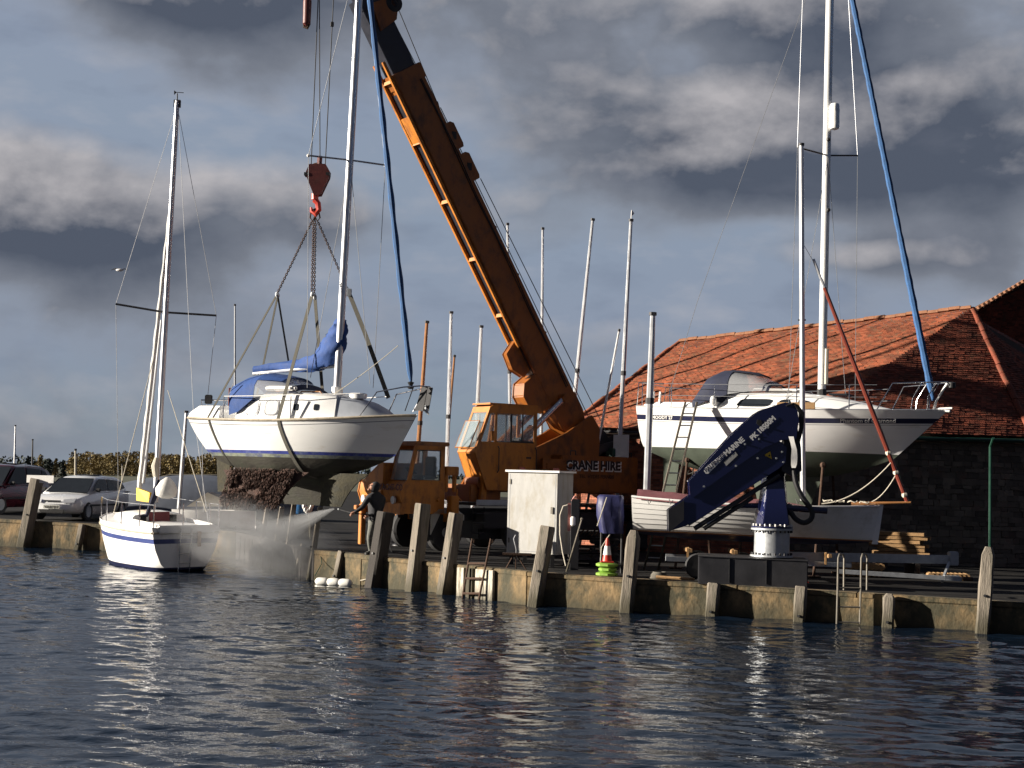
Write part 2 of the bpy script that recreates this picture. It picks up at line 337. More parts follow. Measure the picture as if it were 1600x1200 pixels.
# ---------------------------------------------------------------- water
def water():
    def axis(lo, hi, st, far, g=1.25):
        a = list(np.arange(lo, hi, st)); p, s_ = a[-1], st
        while p < far: s_ *= g; p += s_; a.append(p)
        p, s_ = a[0], st; b = []
        while p > -far: s_ *= g; p -= s_; b.append(p)
        return np.array(b[::-1] + a)
    xs = axis(-22, 13, .075, 900); ys = axis(10, 50.5, .062, 900)
    X, Y = np.meshgrid(xs, ys); Z = np.zeros_like(X)
    rg = np.random.RandomState(4)
    near = np.clip(1.3 - np.hypot(X + 4, Y - 28) / 60, 0, 1)
    for i in range(64):
        lam = .28 * (1.9 / .28) ** (rg.rand() ** 1.5); th = R(78) + rg.randn() * .55
        kx, ky = math.cos(th), math.sin(th); k = 2 * math.pi / lam
        amp = .0235 * lam * .205 * (.6 + .8 * rg.rand()) * (1.0 if lam < 1 else .62)
        if lam < .4: amp *= 1.25
        ph = k * (X * kx + Y * ky) + rg.rand() * 6.28
        mod = .6 + .4 * np.sin(X * .5 * rg.randn() * .8 + Y * .35 * rg.randn() + rg.rand() * 6)
        Z += amp * mod * (np.sin(ph) + .18 * np.cos(2 * ph))
    for i in range(6):
        lam = 2.5 + 4 * rg.rand(); th = R(85) + rg.randn() * .5
        Z += .007 * np.sin(2 * math.pi / lam * (X * math.cos(th) + Y * math.sin(th)) + rg.rand() * 6)
    Z *= near
    nx, ny = len(xs), len(ys)
    co = np.stack([X, Y, Z], -1).reshape(-1, 3).astype(np.float32)
    i = np.arange(nx - 1)[None, :] + nx * np.arange(ny - 1)[:, None]
    q = np.stack([i, i + 1, i + nx + 1, i + nx], -1).reshape(-1, 4)
    me = bpy.data.meshes.new('water'); me.vertices.add(len(co)); me.vertices.foreach_set('co', co.ravel())
    me.loops.add(q.size); me.loops.foreach_set('vertex_index', q.ravel().astype(np.int32)); me.polygons.add(len(q))
    me.polygons.foreach_set('loop_start', np.arange(0, q.size, 4, dtype=np.int32)); me.polygons.foreach_set('loop_total', np.full(len(q), 4, dtype=np.int32))
    me.polygons.foreach_set('use_smooth', np.ones(len(q), dtype=bool)); me.update()
    m = bpy.data.materials.new('harbour_water'); m.use_nodes = True; nt = m.node_tree; b = nt.nodes['Principled BSDF']
    b.inputs['Base Color'].default_value = (.005, .011, .022, 1); b.inputs['Roughness'].default_value = .025; b.inputs['IOR'].default_value = 1.33
    tc = nt.nodes.new('ShaderNodeTexCoord'); mp = nt.nodes.new('ShaderNodeMapping'); mp.inputs['Scale'].default_value = (.75, 1.5, 1)
    nt.links.new(tc.outputs['Object'], mp.inputs[0])
    h = None
    for sc_, st in ((3.6, 1.0), (9, .30)):
        n = nt.nodes.new('ShaderNodeTexNoise'); n.inputs['Scale'].default_value = sc_; n.inputs['Detail'].default_value = 3; nt.links.new(mp.outputs[0], n.inputs['Vector'])
        mu = nt.nodes.new('ShaderNodeMath'); mu.operation = 'MULTIPLY_ADD'; mu.inputs[1].default_value = st; nt.links.new(n.outputs['Fac'], mu.inputs[0])
        if h is None: mu.inputs[2].default_value = 0
        else: nt.links.new(h, mu.inputs[2])
        h = mu.outputs[0]
    bp = nt.nodes.new('ShaderNodeBump'); bp.inputs['Strength'].default_value = .36; bp.inputs['Distance'].default_value = .05
    pn = nt.nodes.new('ShaderNodeTexNoise'); pn.inputs['Scale'].default_value = .16; pn.inputs['Detail'].default_value = 3; nt.links.new(mp.outputs[0], pn.inputs['Vector'])
    pr = nt.nodes.new('ShaderNodeMapRange'); pr.inputs['From Min'].default_value = .38; pr.inputs['From Max'].default_value = .62; pr.inputs['To Min'].default_value = .12; pr.inputs['To Max'].default_value = .5
    nt.links.new(pn.outputs['Fac'], pr.inputs['Value']); nt.links.new(pr.outputs[0], bp.inputs['Strength'])      # ruffled and calm patches
    nt.links.new(h, bp.inputs['Height']); nt.links.new(bp.outputs[0], b.inputs['Normal'])
    me.materials.append(m)
    o = bpy.data.objects.new('water', me); C.objects.link(o); struct(o)
water()

# ---------------------------------------------------------------- quay and yard
QP = [V((-40, 56.9, 0)), V((-18.1, 49.8, 0)), V((-9.0, 46.8, 0)), V((-5.2, 38.0, 0)), V((.45, 32.55, 0)), V((2.6, 31.5, 0)), V((9.75, 29.0, 0)), V((30, 22, 0))]
def quay_at(px, py=900):      # point on the quay face under a picture column
    for i in range(len(QP) - 1):
        a, b = QP[i], QP[i + 1]
        def side(p):
            u = U(px, py, 1.0); return p.x * (u.y) - (u.x) * p.y
        sa, sb = side(a), side(b)
        if (sa <= 0) != (sb <= 0):
            t = sa / (sa - sb); return a + (b - a) * t, (b - a).normalized()
    return QP[-1].copy(), (QP[-1] - QP[-2]).normalized()
def yard():
    mb = MB(); pts = []
    for i in range(len(QP) - 1):
        n = max(1, int((QP[i + 1] - QP[i]).length / 3))
        pts += [QP[i].lerp(QP[i + 1], j / n) for j in range(n)]
    pts.append(QP[-1]); inn = []
    for p in pts:
        inn.append(V((p.x, p.y, zg(p.x))))
    rows = []
    for p in inn: rows.append([p] + [V((p.x, p.y + (150 - p.y) * (k / 12) ** 1.6, p.z)) for k in range(1, 13)])
    mb.loft(rows, closed=False, caps=False)
    struct(mb.build('yard_ground', K['asphalt'], smooth=0))
yard()
mb = MB(); mb.add([(-4000, 149, .3), (4000, 149, .3), (4000, 5500, .3), (-4000, 5500, .3)], [(0, 1, 2, 3)])
struct(mb.build('far_land', K['field'], smooth=0))

def quay_wall():
    rg = random.Random(3)
    names = [('low concrete quay wall running behind the parked cars', 0, 2), ('dark timber-lined quay wall in the recess behind the spray', 2, 3),
             ('pale stained concrete quay wall under the mobile crane', 3, 5), ('brown shadowed concrete quay wall below the blue loader crane', 5, 7)]
    for lab, i0, i1 in names:
        t = thing('quay_wall', lab, 'quay wall', (QP[i0].x, QP[i0].y, 0))
        for i in range(i0, i1):
            a, b = QP[i], QP[i + 1]; d = (b - a).normalized(); nrm = V((d.y, -d.x, 0)); L = (b - a).length
            n = max(1, round(L / (1.9 if i != 2 else .33)))
            for j in range(n):
                s0, s1 = L * j / n + .006, L * (j + 1) / n - .006
                if i == 2 and 0: continue
                off = rg.uniform(0, .025); mid = a + d * (s0 + s1) / 2
                th = .28 if i != 2 else .08
                m1 = MB(); zt = zg(mid.x) - (.10 if i != 2 else .06)
                ang = math.atan2(d.y, d.x); Rm = Matrix.Rotation(ang, 3, 'Z')
                c = mid + nrm * (off - .03) - nrm * th / 2; c.z = (zt - 1.2) / 2
                m1.box(c, (s1 - s0, th, zt + 1.2), Rm)
                m1.build('concrete_panel' if i != 2 else 'timber_plank', K['concrete'] if i != 2 else K['dark_wood'], t, world=True, bevel=.012 if i != 2 else .008)
            m2 = MB(); ang = math.atan2(d.y, d.x)
            m = max(1, round(L / 2.6))
            for j in range(m):
                p0 = a + d * (L * j / m + .004); p1 = a + d * (L * (j + 1) / m - .004); mid = (p0 + p1) / 2
                m3 = MB(); h = .11 + rg.uniform(-.008, .008)
                m3.beam((p0.x - nrm.x * .17, p0.y - nrm.y * .17, zg(p0.x) - .044), (p1.x - nrm.x * .17, p1.y - nrm.y * .17, zg(p1.x) - .044), .34, h)
                m3.build('coping_slab', K['concrete'] if i != 2 else K['dark_wood'], t, world=True, bevel=.015)
quay_wall()

def pile(bx, by, tx, ty, w, label, out=.22, top='flat', mt='grey_wood', depth=None, group='timber mooring piles along the quay'):
    q, d = quay_at((bx if by > 0 else bx), by)
    nrm = V((d.y, -d.x, 0)); base_w = q + nrm * out
    Y = base_w.y
    b = U(bx, by, Y); tp = U(tx, ty, Y + .05)
    ax = (tp - b); dirn = ax.normalized(); b = b - dirn * ((b.z + .9) / dirn.z)
    t = thing('mooring_pile', label, 'mooring pile', (b.x, b.y, b.z), group)
    wm = w * Y / F; dp = depth or wm * 1.15
    u = (d - dirn * d.dot(dirn)).normalized(); vv = dirn.cross(u).normalized()
    if vv.dot(nrm) < 0: vv = -vv
    mb = MB(); rg = random.Random(int(bx)); L = (tp - b).length; rings = []
    n = max(4, int(L / .3))
    def ring(p, s): 
        jt = [rg.uniform(-.012, .012) for _ in range(8)]; c = .25
        q = [(-1, -c - .5), (-1, c + .5), (-c - .5, 1), (c + .5, 1), (1, c + .5), (1, -c - .5), (c + .5, -1), (-c - .5, -1)]
        return [p + u * (wm / 2 * s * x + jt[k]) + vv * (dp / 2 * s * y + jt[k]) for k, (x, y) in enumerate(q)]
    for k in range(n + 1):
        f = k / n; rings.append(ring(b + dirn * L * f * (.93 if top != 'flat' else .985), 1.0 - .03 * f))
    if top == 'point': rings.append(ring(tp - dirn * .02, .45))
    else: rings.append(ring(tp, .9))
    mb.loft(rings)
    mb.build('post', K[mt], t, world=True, smooth=25)
    m2 = MB()
    for f in (.55, .8):
        p = b + dirn * L * f + vv * dp * .47; m2.tube([p, p + vv * .05], .028, 6)
    m2.build('bolt', K['rust'], t, world=True, stuff=False) if False else None
    for f in (.62,):
        m4 = MB(); p = b + dirn * L * f + vv * dp * .45; m4.tube([p, p + vv * .05], .03, 6); m4.build('bolt', K['black'], t, world=True)
    return t, base_w, d
PL = [(37, 853, 58, 748, 16, 'tall leaning grey pile carrying the white board at far left', 'flat', 'grey_wood'),
      (121, 860, 129, 819, 9, 'short pile flush with the wall below the white hatchback', 'flat', 'grey_wood'),
      (525, 906, 534, 861, 9, 'short split pile just above the string of white floats', 'flat', 'grey_wood'),
      (584, 915, 603, 800, 21, 'dark leaning pile in front of the man in the jacket', 'flat', 'dark_wood'),
      (645, 925, 661, 787, 19, 'tall leaning pile in front of the orange outrigger leg', 'flat', 'grey_wood'),
      (693, 932, 713, 802, 18, 'tall leaning pile left of the rusty wooden-rung ladder', 'flat', 'grey_wood'),
      (836, 944, 856, 822, 19, 'tall leaning pile in front of the grey steel cabinet', 'flat', 'grey_wood'),
      (979, 952, 991, 827, 19, 'tall pile with a tapered top beside the traffic cone', 'point', 'grey_wood'),
      (1112, 960, 1116, 911, 18, 'short square pile below the left end of the black plinth', 'flat', 'grey_wood'),
      (1249, 968, 1252, 916, 18, 'short square pile below the right end of the black plinth', 'flat', 'grey_wood'),
      (1387, 975, 1390, 926, 18, 'short pile with a rounded top right of the steel ladder', 'point', 'grey_wood'),
      (1535, 982, 1545, 853, 21, 'tall pale pile with a pointed top at far right', 'point', 'grey_wood')]
for (a, b_, c_, d_, w_, lab, tp_, m_) in PL: pile(a, b_, c_, d_, w_, lab, top=tp_, mt=m_)
for (a, b_, c_, d_, w_, lab) in [(484, 900, 500, 792, 7, 'slender pile at the outer end of the recess nearest the floats'), (463, 896, 474, 850, 6, 'short slender pile second from the outer end of the recess'),
                             (444, 892, 462, 773, 7, 'slender pile with a sunlit metal cap in the recess'), (425, 888, 441, 792, 6, 'slender pile in the middle of the spray in the recess'),
                             (404, 884, 418, 790, 6, 'slender pile half hidden by spray near the moored yacht')]:
    pile(a, b_, c_, d_, w_, lab, out=.12, group='slender fender piles in the quay recess', depth=.14)

# white board on the first pile
q, d = quay_at(60, 853); nb = V((d.y, -d.x, 0)); 
t = thing('sign_board', 'blank white board fixed behind the tall pile at far left', 'sign', U(63, 755, q.y - .02))
a, b_ = U(42, 748, q.y + .02), U(84, 749, q.y - .2)
mb = MB(); mb.beam(a, b_, .025, .26); mb.build('board', K['white_paint'], t, world=True)

# ---------------------------------------------------------------- far trees
def leaf_clump(mb, c, r, n, s, rg):
    for _ in range(n):
        a = rg.uniform(0, 6.28); e = math.acos(rg.uniform(-1, 1)); rr = r * rg.uniform(.55, 1.0)
        p = V(c) + V((math.sin(e) * math.cos(a), math.sin(e) * math.sin(a), math.cos(e))) * rr
        u = V((rg.gauss(0, 1), rg.gauss(0, 1), rg.gauss(0, 1))).normalized(); w = u.orthogonal().normalized(); s_ = s * rg.uniform(.6, 1.3)
        mb.add([p - u * s_ - w * s_ * .5, p + u * s_ - w * s_ * .5, p + u * s_ * .7 + w * s_ * .7, p - u * s_ * .8 + w * s_ * .6], [(0, 1, 2, 3)])
def woods():
    rg = random.Random(11)
    mb = MB()
    x = 112
    while x < 500:       # the brown autumn wood beyond the yard
        Y = 400 + rg.uniform(-15, 25); top = 706 + (x - 100) * .022 + 2.5 * math.sin(x * .05) + rg.uniform(-2.5, 3) + (10 if x < 120 else 0)
        tp = U(x, top, Y); h = tp.z - .3
        for k in range(7):
            f = (k + .5) / 7; leaf_clump(mb, (tp.x + rg.gauss(0, .6), Y + rg.gauss(0, 1), .3 + h * f * .95), 1.3 * (1.15 - .5 * f), 60, .20, rg)
        x += rg.uniform(2.0, 4.5)
    o = mb.build('autumn_wood', K['far_tree'], smooth=0); tag(o, 'distant belt of brown autumn trees across the left background', 'wood'); o['kind'] = 'stuff'
    mb = MB()
    for i in range(1500):
        x = rg.uniform(-60, 1700); Y = 900; z = .3 + rg.uniform(0, 1) ** .7 * (4.0 + 2 * math.sin(x * .05) + rg.uniform(0, 2.4)); p = U(x, 740, Y)
        leaf_clump(mb, (p.x, Y + rg.uniform(-8, 8), z), 1.6, 3, 1.0, rg)
    o = mb.build('distant_trees', K['far_tree_dark'], smooth=0); tag(o, 'thin dark line of far trees on the horizon', 'wood'); o['kind'] = 'stuff'
    spec = [(63, 712, 7, 'slim brown tree standing left of the dark bushes', 'far_tree', 300), (76, 719, 9, 'low dark bushy tree behind the dark red car', 'far_tree_dark', 290), (87, 717, 8, 'rounded brown tree left of the small conifer', 'far_tree', 300),
            (99, 720, 6, 'small dark conifer left of the brown wood', 'far_tree_dark', 260)]
    for px, py, w, lab, m, Y in spec:
        tp = U(px, py, Y); t = thing('background_tree', lab, 'tree', (tp.x, Y, .3)); h = tp.z - .3
        tr = MB(); tr.tube([(tp.x, Y, .3), (tp.x + .1, Y, .3 + h * .5), (tp.x, Y, .3 + h * .9)], [.18, .12, .04], 6); tr.build('trunk', K['bark'], t, world=True)
        cr = MB(); wm = w * Y / F
        for k in range(10):
            f = (k + .5) / 10; con = 'conifer' in lab; wd_ = wm * ((1.1 - f) if con else (1.1 - .6 * f))
            leaf_clump(cr, (tp.x + rg.gauss(0, wm * .15), Y + rg.gauss(0, .3), .3 + h * f), max(.3, wd_), 60, .16, rg)
        cr.build('crown', K[m], t, world=True, smooth=0)
woods()

# ---------------------------------------------------------------- brick barn with tiled roofs
def lerp(a, b, t): return a + (b - a) * t
def tile_patch(t, name, E0, E1, R1, R0, m, gauge=.105, tw=.175, seed=1, under=True):
    """tiles laid in courses on a roof slope: eave E0-E1, top edge R0-R1"""
    rg = random.Random(seed); E0, E1, R0, R1 = map(V, (E0, E1, R0, R1)); mb = MB()
    nrm = (E1 - E0).cross(R0 - E0).normalized()
    if nrm.dot(CAM - E0) < 0 and nrm.z < 0: nrm = -nrm
    if nrm.z < 0: nrm = -nrm
    n = int(((R0 + R1) / 2 - (E0 + E1) / 2).length / gauge)
    for i in range(n):
        v0, v1 = i / n, (i + 1.35) / n
        a0, b0 = E0.lerp(R0, v0), E1.lerp(R1, v0); a1, b1 = E0.lerp(R0, min(1, v1)), E1.lerp(R1, min(1, v1))
        L = (b0 - a0).length; up = ((a1 + b1) / 2 - (a0 + b0) / 2)
        d = (b0 - a0).normalized(); up = up - d * up.dot(d)
        k = int(L / tw); s = -(i % 2) * tw / 2
        sag = .012 * math.sin(i * .21) + .02 * math.sin(i * .09 + 2)
        while s < L - .02:
            x0, x1 = max(0, s + .003), min(L, s + tw - .003); s += tw
            if x1 - x0 < .03: continue
            wob = .016 * math.sin((a0 + d * x0).x * 1.1 + i * .08) + .010 * math.sin((a0 + d * x0).x * 2.7)
            lift = .022 + rg.uniform(-.006, .012); j = rg.uniform(-.008, .008)
            if rg.random() < .012: lift += .02; j -= .03
            p = a0 + d * x0 + nrm * (wob + sag) + up.normalized() * j; q = a0 + d * x1 + nrm * (wob + sag + rg.uniform(-.004, .004)) + up.normalized() * j
            mb.add([p + nrm * lift, q + nrm * lift, q + up + nrm * .008, p + up + nrm * .008, p, q], [(0, 1, 2, 3), (4, 5, 1, 0)])
    return mb.build(name, m, t, world=True, smooth=0, stuff=True)
def masonry(t, a, b, z0, z1, m, bw, bh, seed, name, rough=False, mortar='mortar'):
    rg = random.Random(seed); a = V(a); b = V(b); d = (b - a).normalized(); nrm = V((d.y, -d.x, 0))
    if nrm.y > 0: nrm = -nrm
    L = (b - a).length; mb = MB(); z = z0; i = 0
    while z < z1 - .01:
        h = bh * (rg.uniform(.7, 1.4) if rough else 1); h = min(h, z1 - z); s = -(i % 2) * bw / 2
        while s < L:
            w = bw * (rg.uniform(.6, 1.6) if rough else 1); x0, x1 = max(0, s + .006), min(L, s + w - .006); s += w
            if x1 - x0 < .03: continue
            o = rg.uniform(.0, .012 if not rough else .035); j = (lambda: rg.uniform(-.02, .02)) if rough else (lambda: 0)
            P = [a + d * x0 + nrm * .004, a + d * x1 + nrm * .004]; f = [(P[0].x, P[0].y, z + .006), (P[1].x, P[1].y, z + .006), (P[1].x, P[1].y, z + h - .006), (P[0].x, P[0].y, z + h - .006)]
            g = [V(q) + nrm * (.012 + o) + V((0, 0, j())) + d * j() for q in f]
            mb.add([V(q) for q in f] + g, [(4, 5, 6, 7), (0, 1, 5, 4), (1, 2, 6, 5), (2, 3, 7, 6), (3, 0, 4, 7)])
        z += h; i += 1
    mb.build(name, m, t, world=True, smooth=0, stuff=True)
def barn():
    E0, E1, E2 = U(886, 668, 46), U(1235, 674, 41.0), U(1612, 683, 42.4)
    R0, R1 = U(1062, 535, 50), U(1518, 484, 45.5)
    W = {}
    t = thing('brick_barn', 'old brick and stone barn with a hipped red tiled roof behind the right hand yacht', 'barn', (8, 42, .65))
    E3 = E2 + V((9.0, 7, 0)); E3.z = E2.z; ER = E0 + V((3.5, 8.5, 0))
    tile_patch(t, 'roof_tiles', E0, E1, R1, R0, K['tile_old'], seed=2)
    tile_patch(t, 'hip_roof_tiles', E1, E2, R1 + V((.02, 0, 0)), R1, K['tile'], seed=5)
    tile_patch(t, 'end_roof_tiles', E2, E3, R1 + V((.1, 1, 0)), R1, K['tile'], seed=6)
    m = MB(); m.add([E0, E1, R1, R0], [(0, 1, 2, 3)]); m.add([E1, E2, R1], [(0, 1, 2)]); m.add([E2, E3, R1], [(0, 1, 2)]); m.add([ER, E0, R0], [(0, 1, 2)]); m.add([ER, R0, R1, E3], [(0, 1, 2, 3)])
    m.v = [(x, y + .12, z - .22) for x, y, z in m.v]; m.build('roof_deck', K['roof_felt'], t, world=True, smooth=0)
    def ridge(a, b, name, mt, n=None, r=.13):
        a, b = V(a), V(b); n = int((b - a).length / .34); d = (b - a) / n
        base = None
        for i in range(n):
            mm = MB(); p = a + d * i; s = .018 * math.sin(i * 1.7)
            up = V((0, 0, 1)); sd_ = d.cross(up).normalized(); uu = sd_.cross(d.normalized())
            rings = [[q + sd_ * r * math.cos(x) + uu * (r * .85 * math.sin(x) + s) for x in [math.pi * k / 6 for k in range(7)]] + [q + sd_ * -r * .8 + uu * (s - .02), q + sd_ * r * .8 + uu * (s - .02)] for q in (p, p + d * .97)]
            mm.loft(rings); mm.build(name, mt, t, world=True, smooth=40)
    ridge(R0 + V((0, 0, .02)), R1 + V((0, 0, .05)), 'ridge_tile', K['ridge_tile'])
    ridge(E2 + V((0, 0, .04)), R1 + V((.02, 0, .06)), 'hip_tile', K['tile'], r=.11)
    ridge(E0 + V((0, 0, .04)), R0 + V((.02, 0, .04)), 'hip_tile', K['tile_old'], r=.09)
    # walls under the eaves
    def inset(p, q, k=.32):
        d = (q - p).normalized(); n = V((-d.y, d.x, 0)); n = n if n.y > 0 else -n; return p + n * k, q + n * k
    a, b = inset(E0, E1); c, d_ = inset(E1, E2)
    for nm, p, q in (('wall', a, b), ('wall', b, d_)):
        m = MB(); dd = (q - p).normalized(); n = V((-dd.y, dd.x, 0)); n = n if n.y > 0 else -n
        m.prism([(p.x, p.y, .3), (q.x, q.y, .3), (q.x, q.y, 4.28), (p.x, p.y, 4.28)], n * .3); m.build('wall', K['mortar'], t, world=True, smooth=0)
    m = MB(); m.prism([(d_.x, d_.y, .3), (E3.x, E3.y, .3), (E3.x, E3.y, 4.28), (d_.x, d_.y, 4.28)], (-.3, .1, 0)); m.build('wall', K['mortar'], t, world=True, smooth=0)
    masonry(t, a, b, .55, 4.2, K['brick'], .235, .08, 3, 'bricks')
    masonry(t, b, d_, .55, 3.55, K['stone'], .30, .15, 4, 'wall_stones', rough=True)
    masonry(t, b, d_, 3.56, 4.2, K['stone'], .30, .15, 9, 'upper_wall_stones', rough=True)
    # green gutter and down pipe
    m = MB(); o = V((0, -.07, -.12)); m.tube([E1 + o, E2 + o], .06, 8); g = m.build('gutter', K['gutter_green'], t, world=True)
    m = MB(); p = U(1552, 690, 41.0); m.tube([p + V((0, 0, .1)), p + V((0, .25, -.15)), (p.x, p.y + .25, .7)], .045, 8); m.build('downpipe', K['gutter_green'], t, world=True)
    m = MB(); m.tube([E0 + o, E1 + o], .05, 6); m.build('gutter', K['black'], t, world=True)
    w = U(970, 690, 44.2); m = MB(); ang = math.atan2((b - a).y, (b - a).x); m.box((w.x, w.y - .16, 3.9), (.55, .06, .8), Matrix.Rotation(ang, 3, 'Z')); m.build('shutter', K['white_paint'], t, world=True)
    # second, taller roof behind
    t2 = thing('tiled_building', 'taller building behind the barn with a stepped tile verge at the top right', 'building', (17, 48, .65))
    A, B = U(1470, 519, 52), U(1720, 372, 52); A = A + (A - B) * .6; D_ = B + V((6, 5, 0)); Cc = A + V((10, -2, -3.5))
    tile_patch(t2, 'roof_tiles', A + V((0, 0, -3.2)), A + V((12, -1, -3.2)), B + V((2.5, 0, 0)), B, K['tile'], seed=8) if False else None
    lo0, lo1 = A.copy(), A + V((9, 0, -.1))
    tile_patch(t2, 'roof_tiles', A, A + V((9, .5, 0)), B + V((4, 3, 0)), B, K['tile'], seed=8)
    m = MB(); m.add([A, A + V((9, .5, 0)), B + V((4, 3, 0)), B, A + V((0, 8, 0))], [(0, 1, 2, 3), (0, 3, 4)]); m.v = [(x, y, z - .03) for x, y, z in m.v]; m.build('roof_deck', K['roof_felt'], t2, world=True, smooth=0)
    A = A + (B - A) * .0
    n = int((B - A).length / .19); rg = random.Random(5)
    for i in range(n):
        p = A.lerp(B, (i + .5) / n); m = MB(); M3 = Matrix.Rotation(-math.atan2((B - A).z, (B - A).x), 3, 'Y')
        m.box(p + V((-.05, -.05, .07)), (.11, .30, .09 + rg.uniform(0, .02)), M3); m.build('verge_tile', K['ridge_tile'], t2, world=True, bevel=.01)
    m = MB(); m.prism([(A.x + .3, A.y + .3, .4), (A.x + 9, A.y + .3, .4), (A.x + 9, A.y + .3, A.z - .1), (A.x + .3, A.y + .3, A.z - .1)], (0, .4, 0)); m.build('wall', K['brick'], t2, world=True, smooth=0)
barn()

# ---------------------------------------------------------------- boat building
class Hull:
    def __init__(s, L, B, zs, zk, levels, ts=.75, rake=.8, srake=.2, pm=.36, pb=.95, ps=.45, full=2.3, sm=.45):
        s.L, s.B, s.zs, s.zk, s.levels, s.ts, s.rake, s.srake, s.pm, s.pb, s.ps, s.full, s.sm = L, B, zs, zk, levels, ts, rake, srake, pm, pb, ps, full, sm
    def bs(s, u):
        if u < s.sm: return s.B / 2 * (s.ts + (1 - s.ts) * math.sin(math.pi / 2 * u / s.sm))
        return s.B / 2 * max(.012, (1 - ((u - s.sm) / (1 - s.sm)) ** s.full)) ** .92
    def pw(s, u):
        return s.ps + (s.pm - s.ps) * min(1, u / .4) if u < .4 else s.pm + (s.pb - s.pm) * ((u - .4) / .6) ** 1.8
    def hb(s, u, z):
        zk, zs = s.zk(u), s.zs(u); h = max(0, min(1, (z - zk) / (zs - zk))); return s.bs(u) * h ** s.pw(u)
    def x(s, u, z):
        h = max(0, min(1, (z - s.zk(u)) / (s.zs(u) - s.zk(u))))
        return lerp(-s.L / 2 + s.srake * (1 - h) ** 1.3, s.L / 2 - s.rake * (1 - h), u)
    def pt(s, u, z, side=-1, out=0): return V((s.x(u, z), side * (s.hb(u, z) + out), z))
    def level(s, u, lv):
        k, v = lv; zs, zk = s.zs(u), s.zk(u)
        if k == 's': return zs - v
        if k == 'w': return v
        if k == 'b': w = [q for q in s.levels if q[0][0] == 'w'][-1][0][1]; return lerp(w, zk, v)
    def mesh(s, us=None, transom_m=None):
        us = us or [i / 30 for i in range(31)]; lv = s.levels; n = len(lv); mb = MB()
        for side in (-1, 1):
            vs = []; 
            for u in us:
                for (l, m) in lv: z = max(s.zk(u), min(s.level(u, l), s.zs(u))); vs.append(s.pt(u, z, side))
            fs = []; ms = []
            for i in range(len(us) - 1):
                for j in range(n - 1): fs.append((i * n + j, i * n + j + 1, (i + 1) * n + j + 1, (i + 1) * n + j)); ms.append(lv[j][1])
            o = len(mb.v); mb.v += [tuple(v) for v in vs]
            for f, m in zip(fs, ms): mb.f.append(tuple(i + o for i in f)); mb.m.append(m)
        for j in range(n - 1):       # transom
            z0, z1 = s.level(0, lv[j][0]), s.level(0, lv[j + 1][0])
            if z1 < s.zk(0): z1 = s.zk(0)
            mb.add([s.pt(0, z0, -1), s.pt(0, z0, 1), s.pt(0, z1, 1), s.pt(0, z1, -1)], [(0, 1, 2, 3)], lv[j][1])
        return mb
    def deck(s, drop=.03, camber=.06, u0=0, u1=1):
        mb = MB(); rows = []
        for i in range(31):
            u = lerp(u0, u1, i / 30); z = s.zs(u) - drop; b = s.hb(u, z) ; x = s.x(u, z)
            rows.append([V((x, -b, z)), V((x, -b * .5, z + camber * b)), V((x, 0, z + camber * b * 1.3)), V((x, b * .5, z + camber * b)), V((x, b, z))])
        mb.loft(rows, closed=False, caps=False); return mb
    def rail(s, side, z_off, r, out=0, u0=0, u1=.995, n=8):
        mb = MB(); mb.tube([s.pt(u, s.zs(u) - z_off, side, out) for u in [lerp(u0, u1, i / 30) for i in range(31)]], r, n); return mb
    def sling(s, u, shift, w, th=.02, z0=0, out=.012, top=None, zlow=None):
        """webbing hugging the hull from one sheer down round the bottom to the other"""
        pts = []
        zk, zs = s.zk(u), s.zs(u)
        for side, rng in ((-1, range(0, 13)), (1, range(11, -1, -1))):
            for k in rng:
                f = k / 12; uu = u + shift * f; z = lerp(s.zs(uu), s.zk(uu), f ** .8); pts.append(s.pt(uu, z, side, out))
        return pts
def ribbon(mb, pts, w, th, wdir):
    pts = [V(p) for p in pts]; rings = []
    for i, p in enumerate(pts):
        d = (pts[min(i + 1, len(pts) - 1)] - pts[max(i - 1, 0)]).normalized(); a = V(wdir); a = (a - d * a.dot(d)).normalized(); n = d.cross(a)
        rings.append([p - a * w / 2 - n * th / 2, p + a * w / 2 - n * th / 2, p + a * w / 2 + n * th / 2, p - a * w / 2 + n * th / 2])
    mb.loft(rings)
def house(mb, secs, mi=0, n=1):
    """coachroof lofted from (x, half width base, half width top, z base, z top, crown)"""
    rows = []
    for (x, w0, w1, z0, z1, c) in secs:
        r = .06; rows.append([V((x, -w0, z0)), V((x, -w1 - .012, z1 - r)), V((x, -w1 + .05, z1)), V((x, -w1 * .5, z1 + c * .8)), V((x, 0, z1 + c)), V((x, w1 * .5, z1 + c * .8)), V((x, w1 - .05, z1)), V((x, w1 + .012, z1 - r)), V((x, w0, z0))])
    mb.loft(rows, closed=False, caps=False)
    for r in (rows[0], rows[-1]): mb.add(r, [tuple(range(len(r)))])
